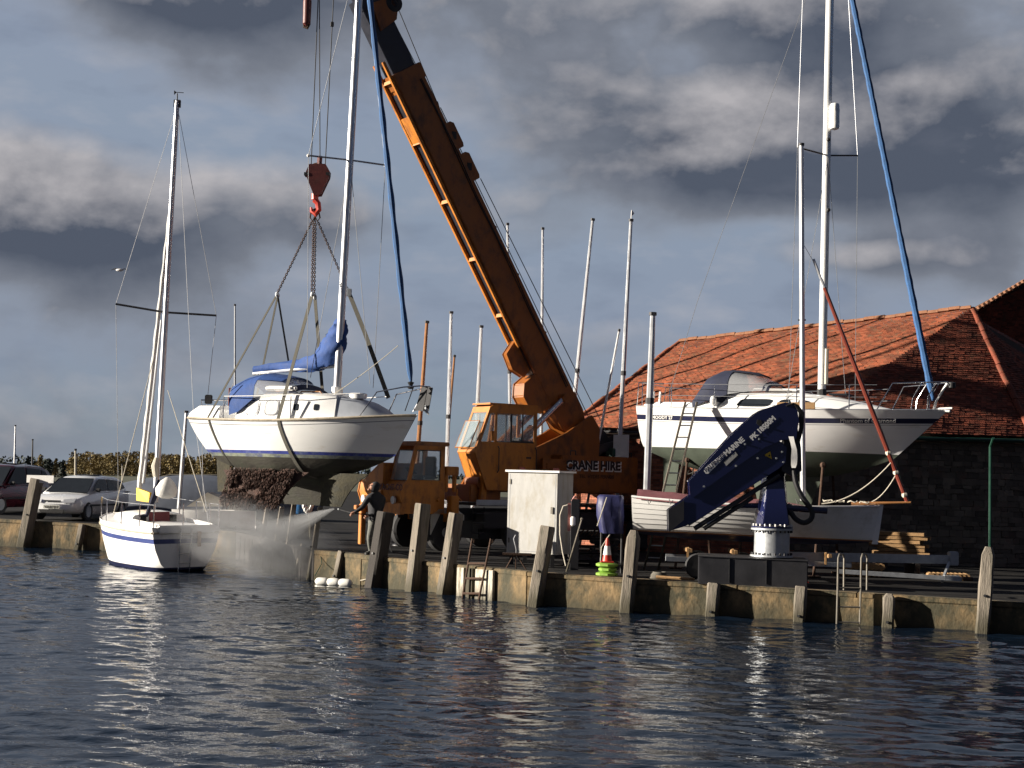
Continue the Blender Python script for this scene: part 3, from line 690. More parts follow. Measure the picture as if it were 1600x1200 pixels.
def side_panel(secs, x0, x1, f0, f1, side=-1, out=.008, th=.01, slant=0, rnd=.3):
    """a thin plate lying on the side of a coachroof, between two x and two height fractions"""
    def P(x, f):
        for a, b in zip(secs, secs[1:]):
            if a[0] <= x <= b[0] or b[0] <= x <= a[0]:
                t = (x - a[0]) / (b[0] - a[0]); w0, w1, z0, z1 = (lerp(a[i], b[i], t) for i in (1, 2, 3, 4)); z1 -= .06
                return V((x, side * (lerp(w0, w1 + .012, f)), lerp(z0, z1, f)))
    mb = MB(); poly = []
    cx, cf, hx, hf = (x0 + x1) / 2, (f0 + f1) / 2, abs(x1 - x0) / 2, (f1 - f0) / 2
    for k in range(16):
        a = 2 * math.pi * (k + .5) / 16; ex = 2 / max(.2, rnd * 8)
        sx = math.copysign(abs(math.cos(a)) ** ex, math.cos(a)); sy = math.copysign(abs(math.sin(a)) ** ex, math.sin(a))
        poly.append(P(cx + hx * sx + slant * (hf * sy), cf + hf * sy) + V((0, side * out, 0)))
    mb.prism(poly, (0, side * th, 0)); return mb
def wires(t, name, segs, r, m, M=None, world=True):
    for s_ in segs:
        mb = MB(); mb.tube(s_, r, 5); mb.build(name, m, t, M=M, world=world)
def sagline(a, b, sag, n=12):
    a, b = V(a), V(b); return [a.lerp(b, i / n) - V((0, 0, sag * 4 * (i / n) * (1 - i / n))) for i in range(n + 1)]

# ---------------------------------------------------------------- the yacht hanging in the slings
def lifted():
    Mb = frame((-5.58, 38.75, 3.38), R(-25), rx=R(0), ry=R(.3))
    t = thing('lifted_yacht', 'white twin-keel yacht with blue canvas hanging in slings from the orange crane', 'yacht', Mb)
    H = Hull(6.8, 2.3, lambda u: .95 - .12 * math.sin(math.pi * min(1, u * 1.05)) * .6 + .18 * u ** 2, lambda u: -.72 + .66 * abs(2 * u - .92) ** 2.4 * (.85 if u > .46 else .95) + (.05 if u > .46 else 0),
             [(('s', 0), 0), (('s', .06), 0), (('s', .15), 0), (('s', .165), 1), (('s', .18), 0), (('s', .45), 0), (('s', .65), 0), (('w', .07), 0), (('w', .055), 2), (('w', -.03), 3), (('w', -.12), 4), (('b', .3), 4), (('b', .55), 4), (('b', .8), 4), (('b', 1), 4)],
             ts=.80, rake=.62, srake=.45, pm=.25, pb=.75, ps=.5, full=2.1)
    H.mesh().build('hull', [K['gelcoat'], K['navy_stripe'], K['boot_blue'], K['scum_line'], K['antifoul_dirty']], t, smooth=50)
    H.deck(u1=.985).build('deck', K['gelcoat'], t, smooth=40)
    for sd_ in (-1, 1): H.rail(sd_, .035, .035, .01).build('rubbing_strake', K['rub_rail'], t)
    # aft deck moulding
    zs = H.zs
    secs = [(-3.5, .78, .70, .90, 1.10, .02), (-3.1, .92, .84, .88, 1.26, .03), (-2.35, .98, .90, .86, 1.26, .03), (-2.3, .99, .92, .86, 1.16, .0)]
    m = MB(); house(m, secs); m.build('aft_moulding', K['gelcoat'], t, smooth=40)
    # coachroof: high aft, sloping front
    s1 = [(-1.75, .97, .80, .84, 1.55, .04), (-.9, 1.0, .84, .84, 1.60, .05), (.35, .98, .84, .86, 1.62, .05), (1.30, .84, .72, .92, 1.58, .05), (1.34, .83, .72, .92, 1.54, .05)]
    s2 = [(1.3, .82, .70, .92, 1.55, .04), (1.9, .66, .56, .96, 1.42, .04), (2.35, .48, .40, 1.0, 1.24, .03), (2.62, .30, .25, 1.04, 1.10, .01)]
    m = MB(); house(m, s1); m.build('coachroof', K['gelcoat'], t, smooth=40)
    m = MB(); house(m, s2); m.build('fore_cabin', K['deck_grey'], t, smooth=40)
    for a, b in ((-1.40, -1.02), (-.78, -.38)):
        for sd_ in (-1, 1):
            fr = side_panel(s1, a - .03, b + .03, .22, .86, sd_, .004, .012, rnd=.45).build('window', K['steel'], t, smooth=0)
            side_panel(s1, a, b, .27, .81, sd_, .018, .006, rnd=.45).build('pane', K['win_white'], fr)
    for a in (.12, .72):
        side_panel(s1, a, a + .14, .42, .68, -1, .006, .01, rnd=.5).build('porthole', K['glass_dark'], t)
    m = MB(); m.lathe([(.24, 0), (.25, .13), (.22, .15)], (1.62, -.1, 1.52)); m.build('foredeck_vent', K['gelcoat'], t)
    for y in (-.62, .62):
        for x0 in (-1.0, .1):
            m = MB(); m.tube([(x0, y, 1.62), (x0 + .05, y, 1.68), (x0 + .65, y, 1.68), (x0 + .7, y, 1.62)], .018, 6); m.build('grab_rail', K['varnish'], t)
    m = MB(); m.box((-.05, .0, 1.70), (.62, .6, .05)); m.build('hatch', K['deck_grey'], t, bevel=.015)
    m = MB(); m.box((-.35, -.86, 1.75), (1.0, .12, .12)); m.build('liferail_bag', K['white_paint'], t, bevel=.03)
    # twin keels: the near one furred with weed
    def keel(x0, x1, y0, y1, z1, mt, nm, label=None, hairy=0):
        m = MB(); rg = random.Random(int(x0 * 10) + 5); rows = []
        for k in range(7):
            f = k / 6; z = lerp(-.5, z1, f); w = lerp(.09, .05, f); a, b = x0 - .13 * f - (.35 * (1 - f) ** 3), x1 - .45 * f + (.35 * (1 - f) ** 3); y = lerp(y0, y1, f)
            rows.append([V((lerp(a, b, i / 7), y - w * math.sin(math.pi * (i + .5) / 8) - .01, z)) for i in range(8)] + [V((lerp(b, a, i / 7), y + w * math.sin(math.pi * (i + .5) / 8) + .01, z)) for i in range(8)])
        m.loft(rows); o = m.build(nm, K[mt], t, smooth=50, label=label)
        if hairy:
            h = MB()
            for _ in range(hairy):
                f = rg.uniform(0, 1.02); z = lerp(-.42, z1, f); x = lerp(x0 + .15 * f - .05, x1 - .1 * f, rg.random()) - .35 * f; y = lerp(y0, y1, f) - .09 - rg.uniform(0, .05)
                if noise.noise(V((x * 2.2, z * 3, 1.3))) < -.38: continue
                l = rg.uniform(.03, .13) * (1.3 if f > .9 else 1); w = rg.uniform(.004, .014); dx = rg.gauss(0, .04)
                h.add([(x - w, y, z), (x + w, y - .01, z), (x + dx + w * .5, y - rg.uniform(0, .07), z - l), (x + dx - w * .5, y - .02, z - l)], [(0, 1, 2, 3)])
            h.build('weed_growth', K['weed'], o, smooth=0, stuff=True)
    keel(-1.95, .15, -.62, -.80, -1.42, 'weed', 'bilge_keel', 'near keel covered in reddish brown weed', 5200)
    keel(-1.3, .9, .62, .80, -1.42, 'antifoul_dirty', 'bilge_keel', 'far keel with dark fouling')
    keel(.75, 1.75, -.18, -.22, -1.40, 'keel_moss', 'centre_skeg', 'pale mossy keel end', 0)
    m = MB(); m.prism([(-3.0, -.02, -.2), (-2.55, -.02, -.3), (-2.62, -.02, -1.12), (-2.92, -.02, -1.12)], (0, .05, 0)); m.build('rudder', K['keel_moss'], t, bevel=.01)
    m = MB(); m.tube([(-1.75, 0, -.55), (-2.45, 0, -.62)], .018, 6); 
    for a in range(3):
        an = a * 2.09; d = V((0, math.cos(an), math.sin(an))); m.prism([V((-2.42, 0, -.62)) + d * .02, V((-2.38, 0, -.62)) + d * .14 + V((0, -d.z * .05, d.y * .05)), V((-2.46, 0, -.62)) + d * .15 - V((0, -d.z * .05, d.y * .05))], (.012, 0, 0))
    m.build('propeller', K['propmetal'], t)
    # spray hood: blue canvas arches with a clear window
    def hood(nm, arcs, mt, lo=0, hi=12):
        m = MB(); rows = []
        for (x, w, zb, zt, sk) in arcs:
            rows.append([V((x + sk * math.sin(math.pi * k / 12), -w * math.cos(math.pi * k / 12), zb + (zt - zb) * math.sin(math.pi * k / 12) ** .55)) for k in range(lo, hi + 1)])
        m.loft(rows, closed=False, caps=False); return m.build(nm, K[mt], t, smooth=60)
    A = [(-1.95, .98, 1.00, 1.95, -.18), (-1.65, .98, 1.10, 2.14, -.05), (-1.20, .96, 1.45, 2.22, .05)]
    sh = hood('spray_hood', A, 'canvas_blue')
    hood('hood_front', [(-1.20, .96, 1.45, 2.22, .05), (-.75, .94, 1.55, 2.17, .10), (-.45, .93, 1.6, 2.10, .12)], 'canvas_blue', 2, 10)
    hood('hood_window', [(-1.20, .95, 1.48, 2.20, .05), (-.45, .90, 1.60, 2.05, .12), (-.02, .86, 1.63, 1.80, .12)], 'vinyl', 0, 12)
    hood('hood_edge', [(-.10, .87, 1.62, 1.90, .12), (.10, .86, 1.63, 1.74, .12)], 'canvas_navy')
    for sd_ in (-1,):
        m = MB(); m.tube([(-2.2, sd_ * .99, 1.0), (-2.0, sd_ * .99, 1.5), (-1.85, sd_ * .96, 1.9)], .014, 6); m.build('hood_frame', K['steel'], t)
    # mast, boom and sail cover (placed in world space)
    mb_, mt_ = U(527, 606, 38.55), U(569, -150, 38.2)
    m = MB(); m.tube([mb_, mb_.lerp(mt_, .9), mt_], [.105, .10, .08], 12); mast = m.build('mast', K['alloy'], t, world=True)
    m = MB(); m.tube([mb_ + V((0, 0, -.15)), mb_ + V((0, 0, .02))], .16, 10); m.build('mast_step', K['white_paint'], t, world=True)
    m = MB(); p = U(543, 292, 38.4); m.tube([p + V((0, -.12, -.06)), p + V((0, -.12, .06))], .05, 8); m.build('steaming_light', K['white_paint'], mast, world=True) if False else None
    a, b = U(482, 243, 38.0), U(602, 258, 38.9)
    m = MB(); m.tube([a, U(546, 250, 38.35), b], .025, 6); m.build('spreader', K['wire'], t, world=True)
    for e in (a, b): m = MB(); m.ball(e, .05, 6); m.build('spreader_tip', K['white_paint'], t, world=True)
    # boom under blue cover, rising to a bulky folded sail at the mast
    m = MB(); pth = [(396, 578, 40.2, .09), (430, 573, 39.9, .12), (468, 572, 39.4, .17), (494, 566, 39.05, .25), (512, 553, 38.8, .36), (524, 534, 38.65, .36), (530, 516, 38.6, .24), (533, 503, 38.6, .16), (536, 496, 38.6, .08)]
    rings = []; rg = random.Random(2); cc = [U(x, y, Y) for x, y, Y, r in pth]; cc2 = []; rr = []
    for i in range(len(cc) - 1):
        for k in range(4): cc2.append(cc[i].lerp(cc[i + 1], k / 4)); rr.append(lerp(pth[i][3], pth[i + 1][3], k / 4))
    for i, (p, r) in enumerate(zip(cc2, rr)):
        d = (cc2[min(i + 1, len(cc2) - 1)] - cc2[max(0, i - 1)]).normalized(); s_ = d.cross(V((0, 0, 1))).normalized(); u_ = s_.cross(d)
        rings.append([p + (s_ * math.cos(q) * .55 + u_ * (math.sin(q) * 1.0)) * r * (1 + .16 * math.sin(5 * q + i * .9) + .06 * rg.uniform(-1, 1)) for q in [2 * math.pi * k / 16 for k in range(16)]])
    m.loft(rings); m.build('sail_cover', K['canvas_blue'], t, world=True, smooth=60)
    m = MB(); m.tube([U(396, 584, 40.2), U(524, 572, 38.7)], .05, 8); m.build('boom', K['alloy'], t, world=True)
    # rigging
    fa, fb = U(642, 596, 37.2), U(560, -170, 38.2)
    m = MB(); n_ = 60; m.tube([fa.lerp(fb, i / n_) for i in range(n_ + 1)], [.035] + [.075 + .012 * math.sin(i * 1.3) for i in range(n_)], 8); m.build('furled_jib', K['sail_blue'], t, world=True)
    m = MB(); m.lathe([(.05, 0), (.09, .03), (.05, .1), (.09, .17), (.03, .2)], fa - V((0, 0, .2))); m.build('furling_drum', K['black'], t, world=True)
    wires(t, 'shroud', [[a, U(480, 606, 37.6)], [b, U(583, 606, 39.4)], [U(548, 260, 38.4), U(578, 600, 37.9)], [U(546, 262, 38.4), U(485, 590, 38.0)], [a, mt_.lerp(mb_, .08)], [b, mt_.lerp(mb_, .08)]], .009, K['wire'])
    wires(t, 'backstay', [[U(498, -60, 38.9), U(330, 640, 40.6)]] if False else [], .008, K['wire'])
    wires(t, 'jib_sheet', [sagline(U(622, 540, 37.4), U(515, 620, 38.0), .05)], .012, K['rope'])
    # guard rails
    def LP(u, dz=0, side=-1, inn=.04): p = H.pt(u, H.zs(u), side, -inn); p.z += dz; return p
    for sd_ in (-1, 1):
        for u in (.19, .52):
            m = MB(); m.tube([LP(u, -.03, sd_), LP(u, .60, sd_)], .016, 6); m.build('stanchion', K['steel'], t)
        m = MB(); m.tube([LP(.19, .60, sd_), LP(.36, .62, sd_), LP(.52, .63, sd_), LP(.80, .60, sd_)], .012, 6); m.build('guard_wire', K['white_paint'], t)
    m = MB(); top = [LP(.80, -.02), LP(.86, .62), V((3.2, -.42, 1.82)), V((3.62, -.30, 1.86)), V((3.74, 0, 1.86)), V((3.62, .30, 1.86)), V((3.2, .42, 1.82)), LP(.86, .62, 1), LP(.80, -.02, 1)]
    m.tube(top, .018, 8); m.build('pulpit', K['steel'], t)
    for sd_ in (-1, 1): m = MB(); m.tube([V((3.45, sd_ * .33, 1.85)), V((3.15, sd_ * .22, 1.2))], .015, 6); m.build('pulpit_leg', K['steel'], t)
    m = MB(); m.prism([(3.42, -.16, 1.22), (3.60, -.16, 1.84), (3.76, -.16, 1.84), (3.66, -.16, 1.22)], (0, .03, 0)); m.prism([(3.42, .13, 1.22), (3.60, .13, 1.84), (3.76, .13, 1.84), (3.66, .13, 1.22)], (0, .03, 0)); m.build('bow_roller_plate', K['black_paint'], t, bevel=.004)
    m = MB(); m.tube([(3.35, -.1, 1.24), (3.62, -.02, 1.3)], .035, 8); m.prism([(3.55, -.14, 1.36), (3.75, -.02, 1.10), (3.55, .12, 1.36), (3.62, 0, 1.2)], (.03, 0, .02)); m.build('anchor', K['galv'], t)
    # stern bits: outboard bracket, tiller
    q = [U(322, 665 - 20, 40.2), U(318, 625, 40.2)]
    m = MB(); m.tube([q[1] + V((.02, 0, -.65)), q[1] + V((-.06, 0, 0)), U(380, 626, 40.0)], .022, 6); m.build('pushpit', K['steel'], t, world=True)
    m = MB(); m.box(U(326, 624, 40.1), (.2, .14, .26)); m.build('stern_box', K['black'], t, world=True, bevel=.02)
    m = MB(); m.tube([U(359, 606, 40), U(358, 636, 40), U(368, 646, 39.8)], .03, 6); m.build('tiller', K['spar_wood'], t, world=True)
    return t, H, Mb
LY, LH, LM = lifted()

# ---------------------------------------------------------------- lifting tackle
def tackle():
    # hook block on the crane ropes
    t = thing('hook_block', 'dark red heavy hook block hanging above the lifted yacht', 'hook block', U(494, 285, 38.9))
    Y = 38.9
    m = MB(); poly = [U(x, y, Y - .14) for x, y in ((484, 257), (508, 257), (514, 268), (513, 276), (500, 303), (491, 304), (480, 276), (479, 268))]
    m.prism(poly, (0, .28, 0)); m.build('cheek_housing', K['red_oxide'], t, world=True, bevel=.02)
    m = MB(); m.lathe([(.26, 0), (.30, .03), (.30, .09), (.26, .12)], U(496, 270, Y - .05), (0, 1, 0), 20); m.build('sheave', K['rust'], t, world=True)
    m = MB(); m.tube([U(499, 258, Y), U(500, 244, Y)], .07, 8); m.build('rope_anchor', K['red_oxide'], t, world=True)
    for dx in (-1, 1): m = MB(); p = U(496 + dx * 17, 273, Y); m.box(p, (.10, .3, .08)); m.build('rope_guard', K['black'], t, world=True)
    m = MB(); m.tube([U(492, 303, Y), U(492, 312, Y)], .10, 10); m.tube([U(492, 312, Y), U(497, 318, Y), U(498, 328, Y), U(493, 335, Y), U(487, 330, Y), U(486, 324, Y)], [.09, .08, .08, .085, .06, .03], 8); m.build('hook', K['red_paint'], t, world=True)
    for k, (x0, x1) in enumerate(((486, 484.5), (498, 500), (492, 492))):
        m = MB(); p = U(492, 333, Y); m.tube([U(492, 326, Y - .03), U(x0 - 0, 330, Y), U(x1, 340, Y), U(492 + (x1 - 492) * .5, 346, Y), U(492, 338, Y)], .022, 6); m.build('shackle', K['rust'], t, world=True)
    # small hook
    t2 = thing('auxiliary_hook', 'small red weighted hook hanging at the top edge left of the main ropes', 'crane hook', U(480, 15, 38.7))
    m = MB(); m.lathe([(.03, -.5), (.11, -.42), (.12, .2), (.10, .34), (.03, .42)], U(480, 14, 38.7), (0, 0, 1), 12); m.build('hook_weight', K['red_oxide'], t2, world=True)
    m = MB(); m.tube([U(479, 28, 38.7), U(479, 33, 38.7), U(483, 38, 38.7), U(480, 44, 38.7), U(475, 42, 38.7), U(474, 37, 38.7)], [.03, .04, .045, .045, .035, .015], 8); m.build('hook', K['rust'], t2, world=True)
    m = MB(); m.tube([U(480, -8, 38.7), U(482, -260, 38.6)], .012, 6); m.build('hoist_wire', K['wire_dark'], t2, world=True)
    # chains: real links
    def chain(a, b, link=.085):
        a, b = V(a), V(b); d = (b - a).normalized(); n = int((b - a).length / (link * .72)); m = MB()
        s1 = d.cross(V((0, 1, 0))).normalized(); s2 = d.cross(s1)
        for i in range(n):
            c = a + d * (link * .72 * (i + .5)); s_ = s1 if i % 2 else s2; pts = []
            for k in range(8): an = 2 * math.pi * k / 8; pts.append(c + d * math.cos(an) * link * .5 + s_ * math.sin(an) * link * .32)
            m.tube(pts + [pts[0]], .0115, 4, caps=False)
        return m
    legs = [((488, 345, 38.85), (433, 459, 38.6), 'rust-brown chain leg running down left to the stern sling'), ((490, 346, 38.8), (487, 460, 38.2), 'near vertical chain leg in front of the pair'),
            ((493, 346, 38.95), (491, 464, 39.6), 'far vertical chain leg just behind the near one'), ((496, 345, 38.9), (543, 452, 39.0), 'rust-brown chain leg running down right behind the mast')]
    T = []
    for a, b, lab in legs:
        o = chain(U(*a), U(*b)).build('lifting_chain', K['rust'], smooth=60); tag(o, lab, 'chain', 'chain legs under the hook')
    # webbing slings round the hull
    Mi = LM
    def sling(u, shift, w, near_top, far_top, lab, near_mid=None):
        t3 = thing('lifting_sling', lab, 'sling', V(near_top))
        pts = [Mi @ p for p in LH.sling(u, shift, w)]
        wd_ = (Mi.to_3x3() @ V((1, 0, 0)))
        m = MB(); up = [V(near_top).lerp(pts[0], k / 4) for k in range(4)]; dn = [pts[-1].lerp(V(far_top), k / 4) for k in range(1, 5)]
        ribbon(m, up + pts + dn, w, .014, wd_); m.build('webbing', K['strap'], t3, world=True, smooth=30)
        for e in (near_top, far_top):
            m = MB(); m.ball(V(e), .055, 6, (1, .7, 1.5)); m.build('shackle', K['galv'], t3, world=True)
    sling(.115, .02, .055, U(433, 460, 38.6), U(434, 462, 39.4), 'pale webbing sling passing under the stern of the hanging yacht')
    sling(.47, .10, .10, U(488, 460, 38.2), U(492, 464, 39.6), 'broad dark webbing sling round the middle of the hanging yacht')
    t4 = thing('lifting_sling', 'dark spreader strap slanting from the right chain down to the foredeck', 'sling', U(543, 452, 39))
    m = MB(); ribbon(m, [U(543, 452, 39.0), U(570, 520, 39.0), U(607, 622, 38.6)], .12, .014, (1, -.3, 0)); m.build('webbing', K['strap'], t4, world=True)
    m = MB(); m.box(U(545, 457, 38.95), (.16, .08, .22)); m.build('shackle', K['galv'], t4, world=True, bevel=.02)
    o = MB(); ribbon(o, [U(434, 462, 39.3), U(452, 572, 39.8)], .05, .014, (1, 0, 0)); o = o.build('lifting_sling', K['strap']); tag(o, 'short dark strap from the left chain down to the blue spray hood', 'sling')
tackle()

# ---------------------------------------------------------------- yacht standing ashore on the right
def ashore():
    L = 7.75; Mb = frame((7.15, 35.95, 3.66), R(-27.5), rx=0, ry=R(.9))
    t = thing('ashore_yacht', 'large white sloop with a navy stripe and blue furled headsail standing ashore before the barn', 'yacht', Mb)
    H = Hull(L, 2.6, lambda u: 1.10 + .08 * u ** 2 - .05 * math.sin(math.pi * u), lambda u: -.62 + .60 * abs(2 * u - 1.0) ** 2.6,
             [(('s', 0), 0), (('s', .05), 0), (('s', .19), 0), (('s', .20), 1), (('s', .325), 0), (('s', .355), 2), (('s', .37), 0), (('s', .6), 0), (('w', .2), 0), (('w', .07), 3), (('w', 0), 3), (('b', .2), 3), (('b', .4), 3), (('b', .6), 3), (('b', .8), 3), (('b', 1), 3)],
             ts=.78, rake=1.25, srake=-.02, pm=.33, pb=.95, ps=.42, full=2.0, sm=.46)
    H.mesh().build('hull', [K['gelcoat'], K['navy_stripe'], K['wire'], K['antifoul_green']], t, smooth=50)
    H.deck(u1=.985).build('deck', K['gelcoat'], t, smooth=40)
    for sd_ in (-1, 1): H.rail(sd_, -.012, .018, -.02).build('toe_rail', K['alloy'], t)
    s1 = [(-1.75, .90, .70, 1.05, 1.10, .02), (-1.45, .92, .72, 1.04, 1.45, .04), (-1.2, .92, .74, 1.04, 1.50, .05), (.3, .90, .72, 1.04, 1.50, .07), (1.2, .74, .58, 1.06, 1.42, .06), (2.1, .46, .34, 1.10, 1.26, .03), (2.6, .26, .18, 1.12, 1.17, .01)]
    m = MB(); house(m, s1); m.build('coachroof', K['gelcoat'], t, smooth=40)
    for a, b in ((-1.15, -.30), (-.12, .62)):
        for sd_ in (-1, 1): side_panel(s1, a, b, .30, .80, sd_, .006, .012, slant=.28, rnd=.6).build('window', K['glass_dark'], t)
    m = MB(); m.box((-.2, 0, 1.62), (.9, .72, .06)); m.build('sliding_hatch', K['white_paint'], t, bevel=.02)
    m = MB(); m.box((1.25, 0, 1.53), (.5, .5, .05)); m.build('fore_hatch', K['glass_dark'], t, bevel=.015)
    for y in (-.5, .5):
        m = MB(); m.tube([(-.9, y, 1.56), (-.85, y, 1.63), (.35, y, 1.63), (.4, y, 1.57)], .016, 6); m.build('grab_rail', K['white_paint'], t)
    # cockpit coamings and stern
    m = MB(); house(m, [(-3.75, .86, .80, 1.06, 1.18, .0), (-3.4, .90, .84, 1.05, 1.24, .0), (-1.7, .95, .86, 1.05, 1.26, .0)]); m.build('cockpit_coaming', K['gelcoat'], t, smooth=40)
    # spray hood
    def arc(x, w, zb, zt, sk, lo, hi): return [V((x + sk * math.sin(math.pi * k / 14), -w * math.cos(math.pi * k / 14), zb + (zt - zb) * math.sin(math.pi * k / 14) ** .5)) for k in range(lo, hi + 1)]
    def hood(nm, a, mt, lo=0, hi=14): m = MB(); m.loft([arc(*q, lo, hi) for q in a], closed=False, caps=False); return m.build(nm, K[mt], t, smooth=60)
    hood('spray_hood', [(-2.35, .92, 1.10, 1.35, -.1), (-2.05, .92, 1.25, 1.95, -.05), (-1.75, .90, 1.35, 2.12, .0), (-1.45, .88, 1.45, 2.14, .05)], 'canvas_navy')
    hood('hood_top', [(-1.45, .88, 1.45, 2.14, .05), (-1.0, .86, 1.52, 2.08, .1), (-.8, .84, 1.53, 2.0, .12)], 'canvas_navy', 4, 10)
    hood('hood_window', [(-1.45, .87, 1.46, 2.12, .05), (-.9, .84, 1.54, 2.02, .1), (-.45, .80, 1.56, 1.78, .12)], 'vinyl')
    hood('hood_edge', [(-.55, .81, 1.55, 1.84, .12), (-.38, .79, 1.56, 1.72, .12)], 'canvas_navy')
    # fin keel on blocks, rudder, propeller, props
    m = MB(); rows = []
    for k in range(6):
        f = k / 5; z = lerp(-.55, -1.55, f); a, b = lerp(-1.0, -.75, f), lerp(.85, .45, f)
        rows.append([V((lerp(a, b, i / 7), -.10 * math.sin(math.pi * (i + .4) / 7.8), z)) for i in range(8)] + [V((lerp(b, a, i / 7), .10 * math.sin(math.pi * (i + .4) / 7.8), z)) for i in range(8)])
    m.loft(rows); m.build('keel', K['antifoul_green'], t, smooth=50)
    m = MB(); m.prism([(-3.45, -.02, .0), (-3.0, -.02, -.2), (-3.1, -.02, -1.2), (-3.4, -.02, -1.2)], (0, .05, 0)); m.build('rudder', K['antifoul_green'], t, bevel=.01)
    m = MB(); m.tube([(-2.3, 0, -.45), (-2.75, 0, -.62)], .02, 6); m.tube([(-2.6, 0, -.4), (-2.62, 0, -.62)], .02, 6)
    for a in (R(35), R(215)):
        d = V((0, math.cos(a), math.sin(a))); c = V((-2.8, 0, -.64)); m.prism([c + d * .02, c + d * .12 + V((.04, 0, .07)), c + d * .24, c + d * .13 - V((.04, 0, .07))], (.015, 0, 0))
    m.build('propeller', K['propmetal'], t)
    # writing
    def on_side(s_, u, off, size, mt, nm, **k):
        p = Mb @ H.pt(u, H.zs(u) - off, -1, .006); p2 = Mb @ H.pt(u + .04, H.zs(u + .04) - off, -1, .006); p3 = Mb @ H.pt(u, H.zs(u) - off + .1, -1, .006)
        text_mesh(nm, s_, size, K[mt], t, plane_frame(p, p2 - p, p3 - p), **k)
    on_side('Phantom of Cramond', .795, .262, .16, 'white_paint', 'boat_name', spacing=.95)
    on_side('MOODY 27', .10, .262, .12, 'white_paint', 'maker_lettering', bold=.004)
    # deck rails
    def LP(u, dz, side=-1, inn=.05): p = H.pt(u, H.zs(u), side, -inn); p.z += dz; return p
    for sd_ in (-1, 1):
        for u in (.02, .13, .285, .56, .72):
            m = MB(); m.tube([LP(u, -.02, sd_), LP(u, .62, sd_)], .014, 6); m.build('stanchion', K['steel'], t)
        for h in (.32, .62):
            m = MB(); m.tube([LP(u, h, sd_) for u in (.02, .13, .285, .45, .56, .72, .80)], .0075, 5); m.build('guard_wire', K['wire'], t)
    m = MB(); m.tube([LP(.80, .0), LP(.845, .66), LP(.93, .68, -1, -.05), V((3.78, -.16, 1.86)), V((3.86, 0, 1.87)), V((3.78, .16, 1.86)), LP(.93, .68, 1, -.05), LP(.845, .66, 1), LP(.80, 0, 1)], .016, 8); m.build('pulpit', K['steel'], t)
    for sd_ in (-1, 1):
        m = MB(); m.tube([V((3.3, sd_ * .30, 1.85)), V((3.08, sd_ * .26, 1.45)), V((3.05, sd_ * .28, 1.17))], .013, 6); m.build('pulpit_leg', K['steel'], t)
        m = MB(); m.tube([V((3.62, sd_ * .2, 1.86)), V((3.42, sd_ * .13, 1.5)), V((3.40, sd_ * .12, 1.18))], .013, 6); m.build('pulpit_leg', K['steel'], t)
    m = MB(); m.tube([V((3.86, -.02, 1.86)), V((3.60, -.02, 1.42)), V((3.55, -.02, 1.20))], .03, 8); m.build('stem_rail', K['white_paint'], t)
    m = MB(); m.lathe([(.05, 0), (.09, .02), (.09, .14), (.05, .16)], (3.95, 0, 1.72)); m.build('bow_lamp', K['black'], t)
    m = MB(); m.box((3.72, 0, 1.17), (.42, .12, .05)); m.tube([(3.6, 0, 1.22), (3.98, 0, 1.24)], .03, 6); m.build('bow_roller', K['white_paint'], t, bevel=.01)
    m = MB(); m.tube([LP(.0, .0), LP(.005, .64), LP(.10, .62)], .014, 6); m.tube([LP(.0, .0, 1), LP(.005, .64, 1), LP(.10, .62, 1)], .014, 6); m.tube([LP(.005, .64), LP(.005, .64, 1)], .014, 6); m.build('pushpit', K['steel'], t)
    for k, u in enumerate((.05, .075)): m = MB(); m.tube([LP(u, .05, -1, .25), LP(u, .42, -1, .3)], .035, 6); m.build('winch_handle', K['white_paint'], t)
    m = MB(); m.ball(LP(.27, .22, -1, .3), .11, 8, (.8, .8, 1.2)); m.build('fender_ball', K['white_paint'], t)
    # side dodger strip and folded covers on the side deck
    for u0, u1 in ((.50, .535), (.545, .62)): 
        m = MB(); p, q = LP(u0, .10, -1, .0), LP(u1, .10, -1, .0); m.beam(p, q, .03, .17); m.build('fender_board', K['raw_wood'], t, bevel=.01)
    m = MB(); p, q = LP(.30, .10, -1, .0), LP(.345, .10, -1, .0); 
    # mast and rigging in world space
    b0, b1 = U(1284, 612, 35.7), U(1303, -300, 35.7)
    m = MB(); m.tube([b0, b1], .105, 12); mast = m.build('mast', K['alloy_paint'], t, world=True)
    m = MB(); m.tube([b0 - V((0, 0, .1)), b0 + V((0, 0, .06))], .12, 8); m.build('mast_collar', K['black'], t, world=True)
    m = MB(); p = U(1304, 203, 35.5); m.lathe([(.04, 0), (.11, .03), (.125, .08), (.12, .12), (.127, .2), (.12, .36), (.127, .5), (.12, .6), (.11, .67), (.04, .70)], p, (.0, 0, 1), 14); m.build('radar_reflector', K['white_paint'], t, world=True)
    for py in (218, 328): m = MB(); m.ball(U(1294.5, py, 35.55), .055, 6); m.build('mast_fitting', K['black'], t, world=True)
    a, b = U(1246, 230, 35.2), U(1340, 243, 36.2)
    m = MB(); m.tube([a, U(1294, 243, 35.7), b], .022, 6); m.build('spreader', K['wire_dark'], t, world=True)
    m = MB(); m.tube([U(1292, 545, 35.45), U(1291, 600, 35.45)], .05, 6); m.build('coiled_halyard', K['rope'], t, world=True)
    fa, fb = Mb @ V((3.52, 0, 1.42)), U(1328, -20, 35.4); n_ = 70
    fb2 = fa.lerp(fb, 1.15)
    m = MB(); m.tube([fa.lerp(fb2, i / n_) for i in range(n_ + 1)], [.03, .05] + [(.085 if i < 20 else .075) + .008 * math.sin(i * 2.2) for i in range(n_ - 1)], 8); m.build('furled_genoa', K['sail_blue'], t, world=True)
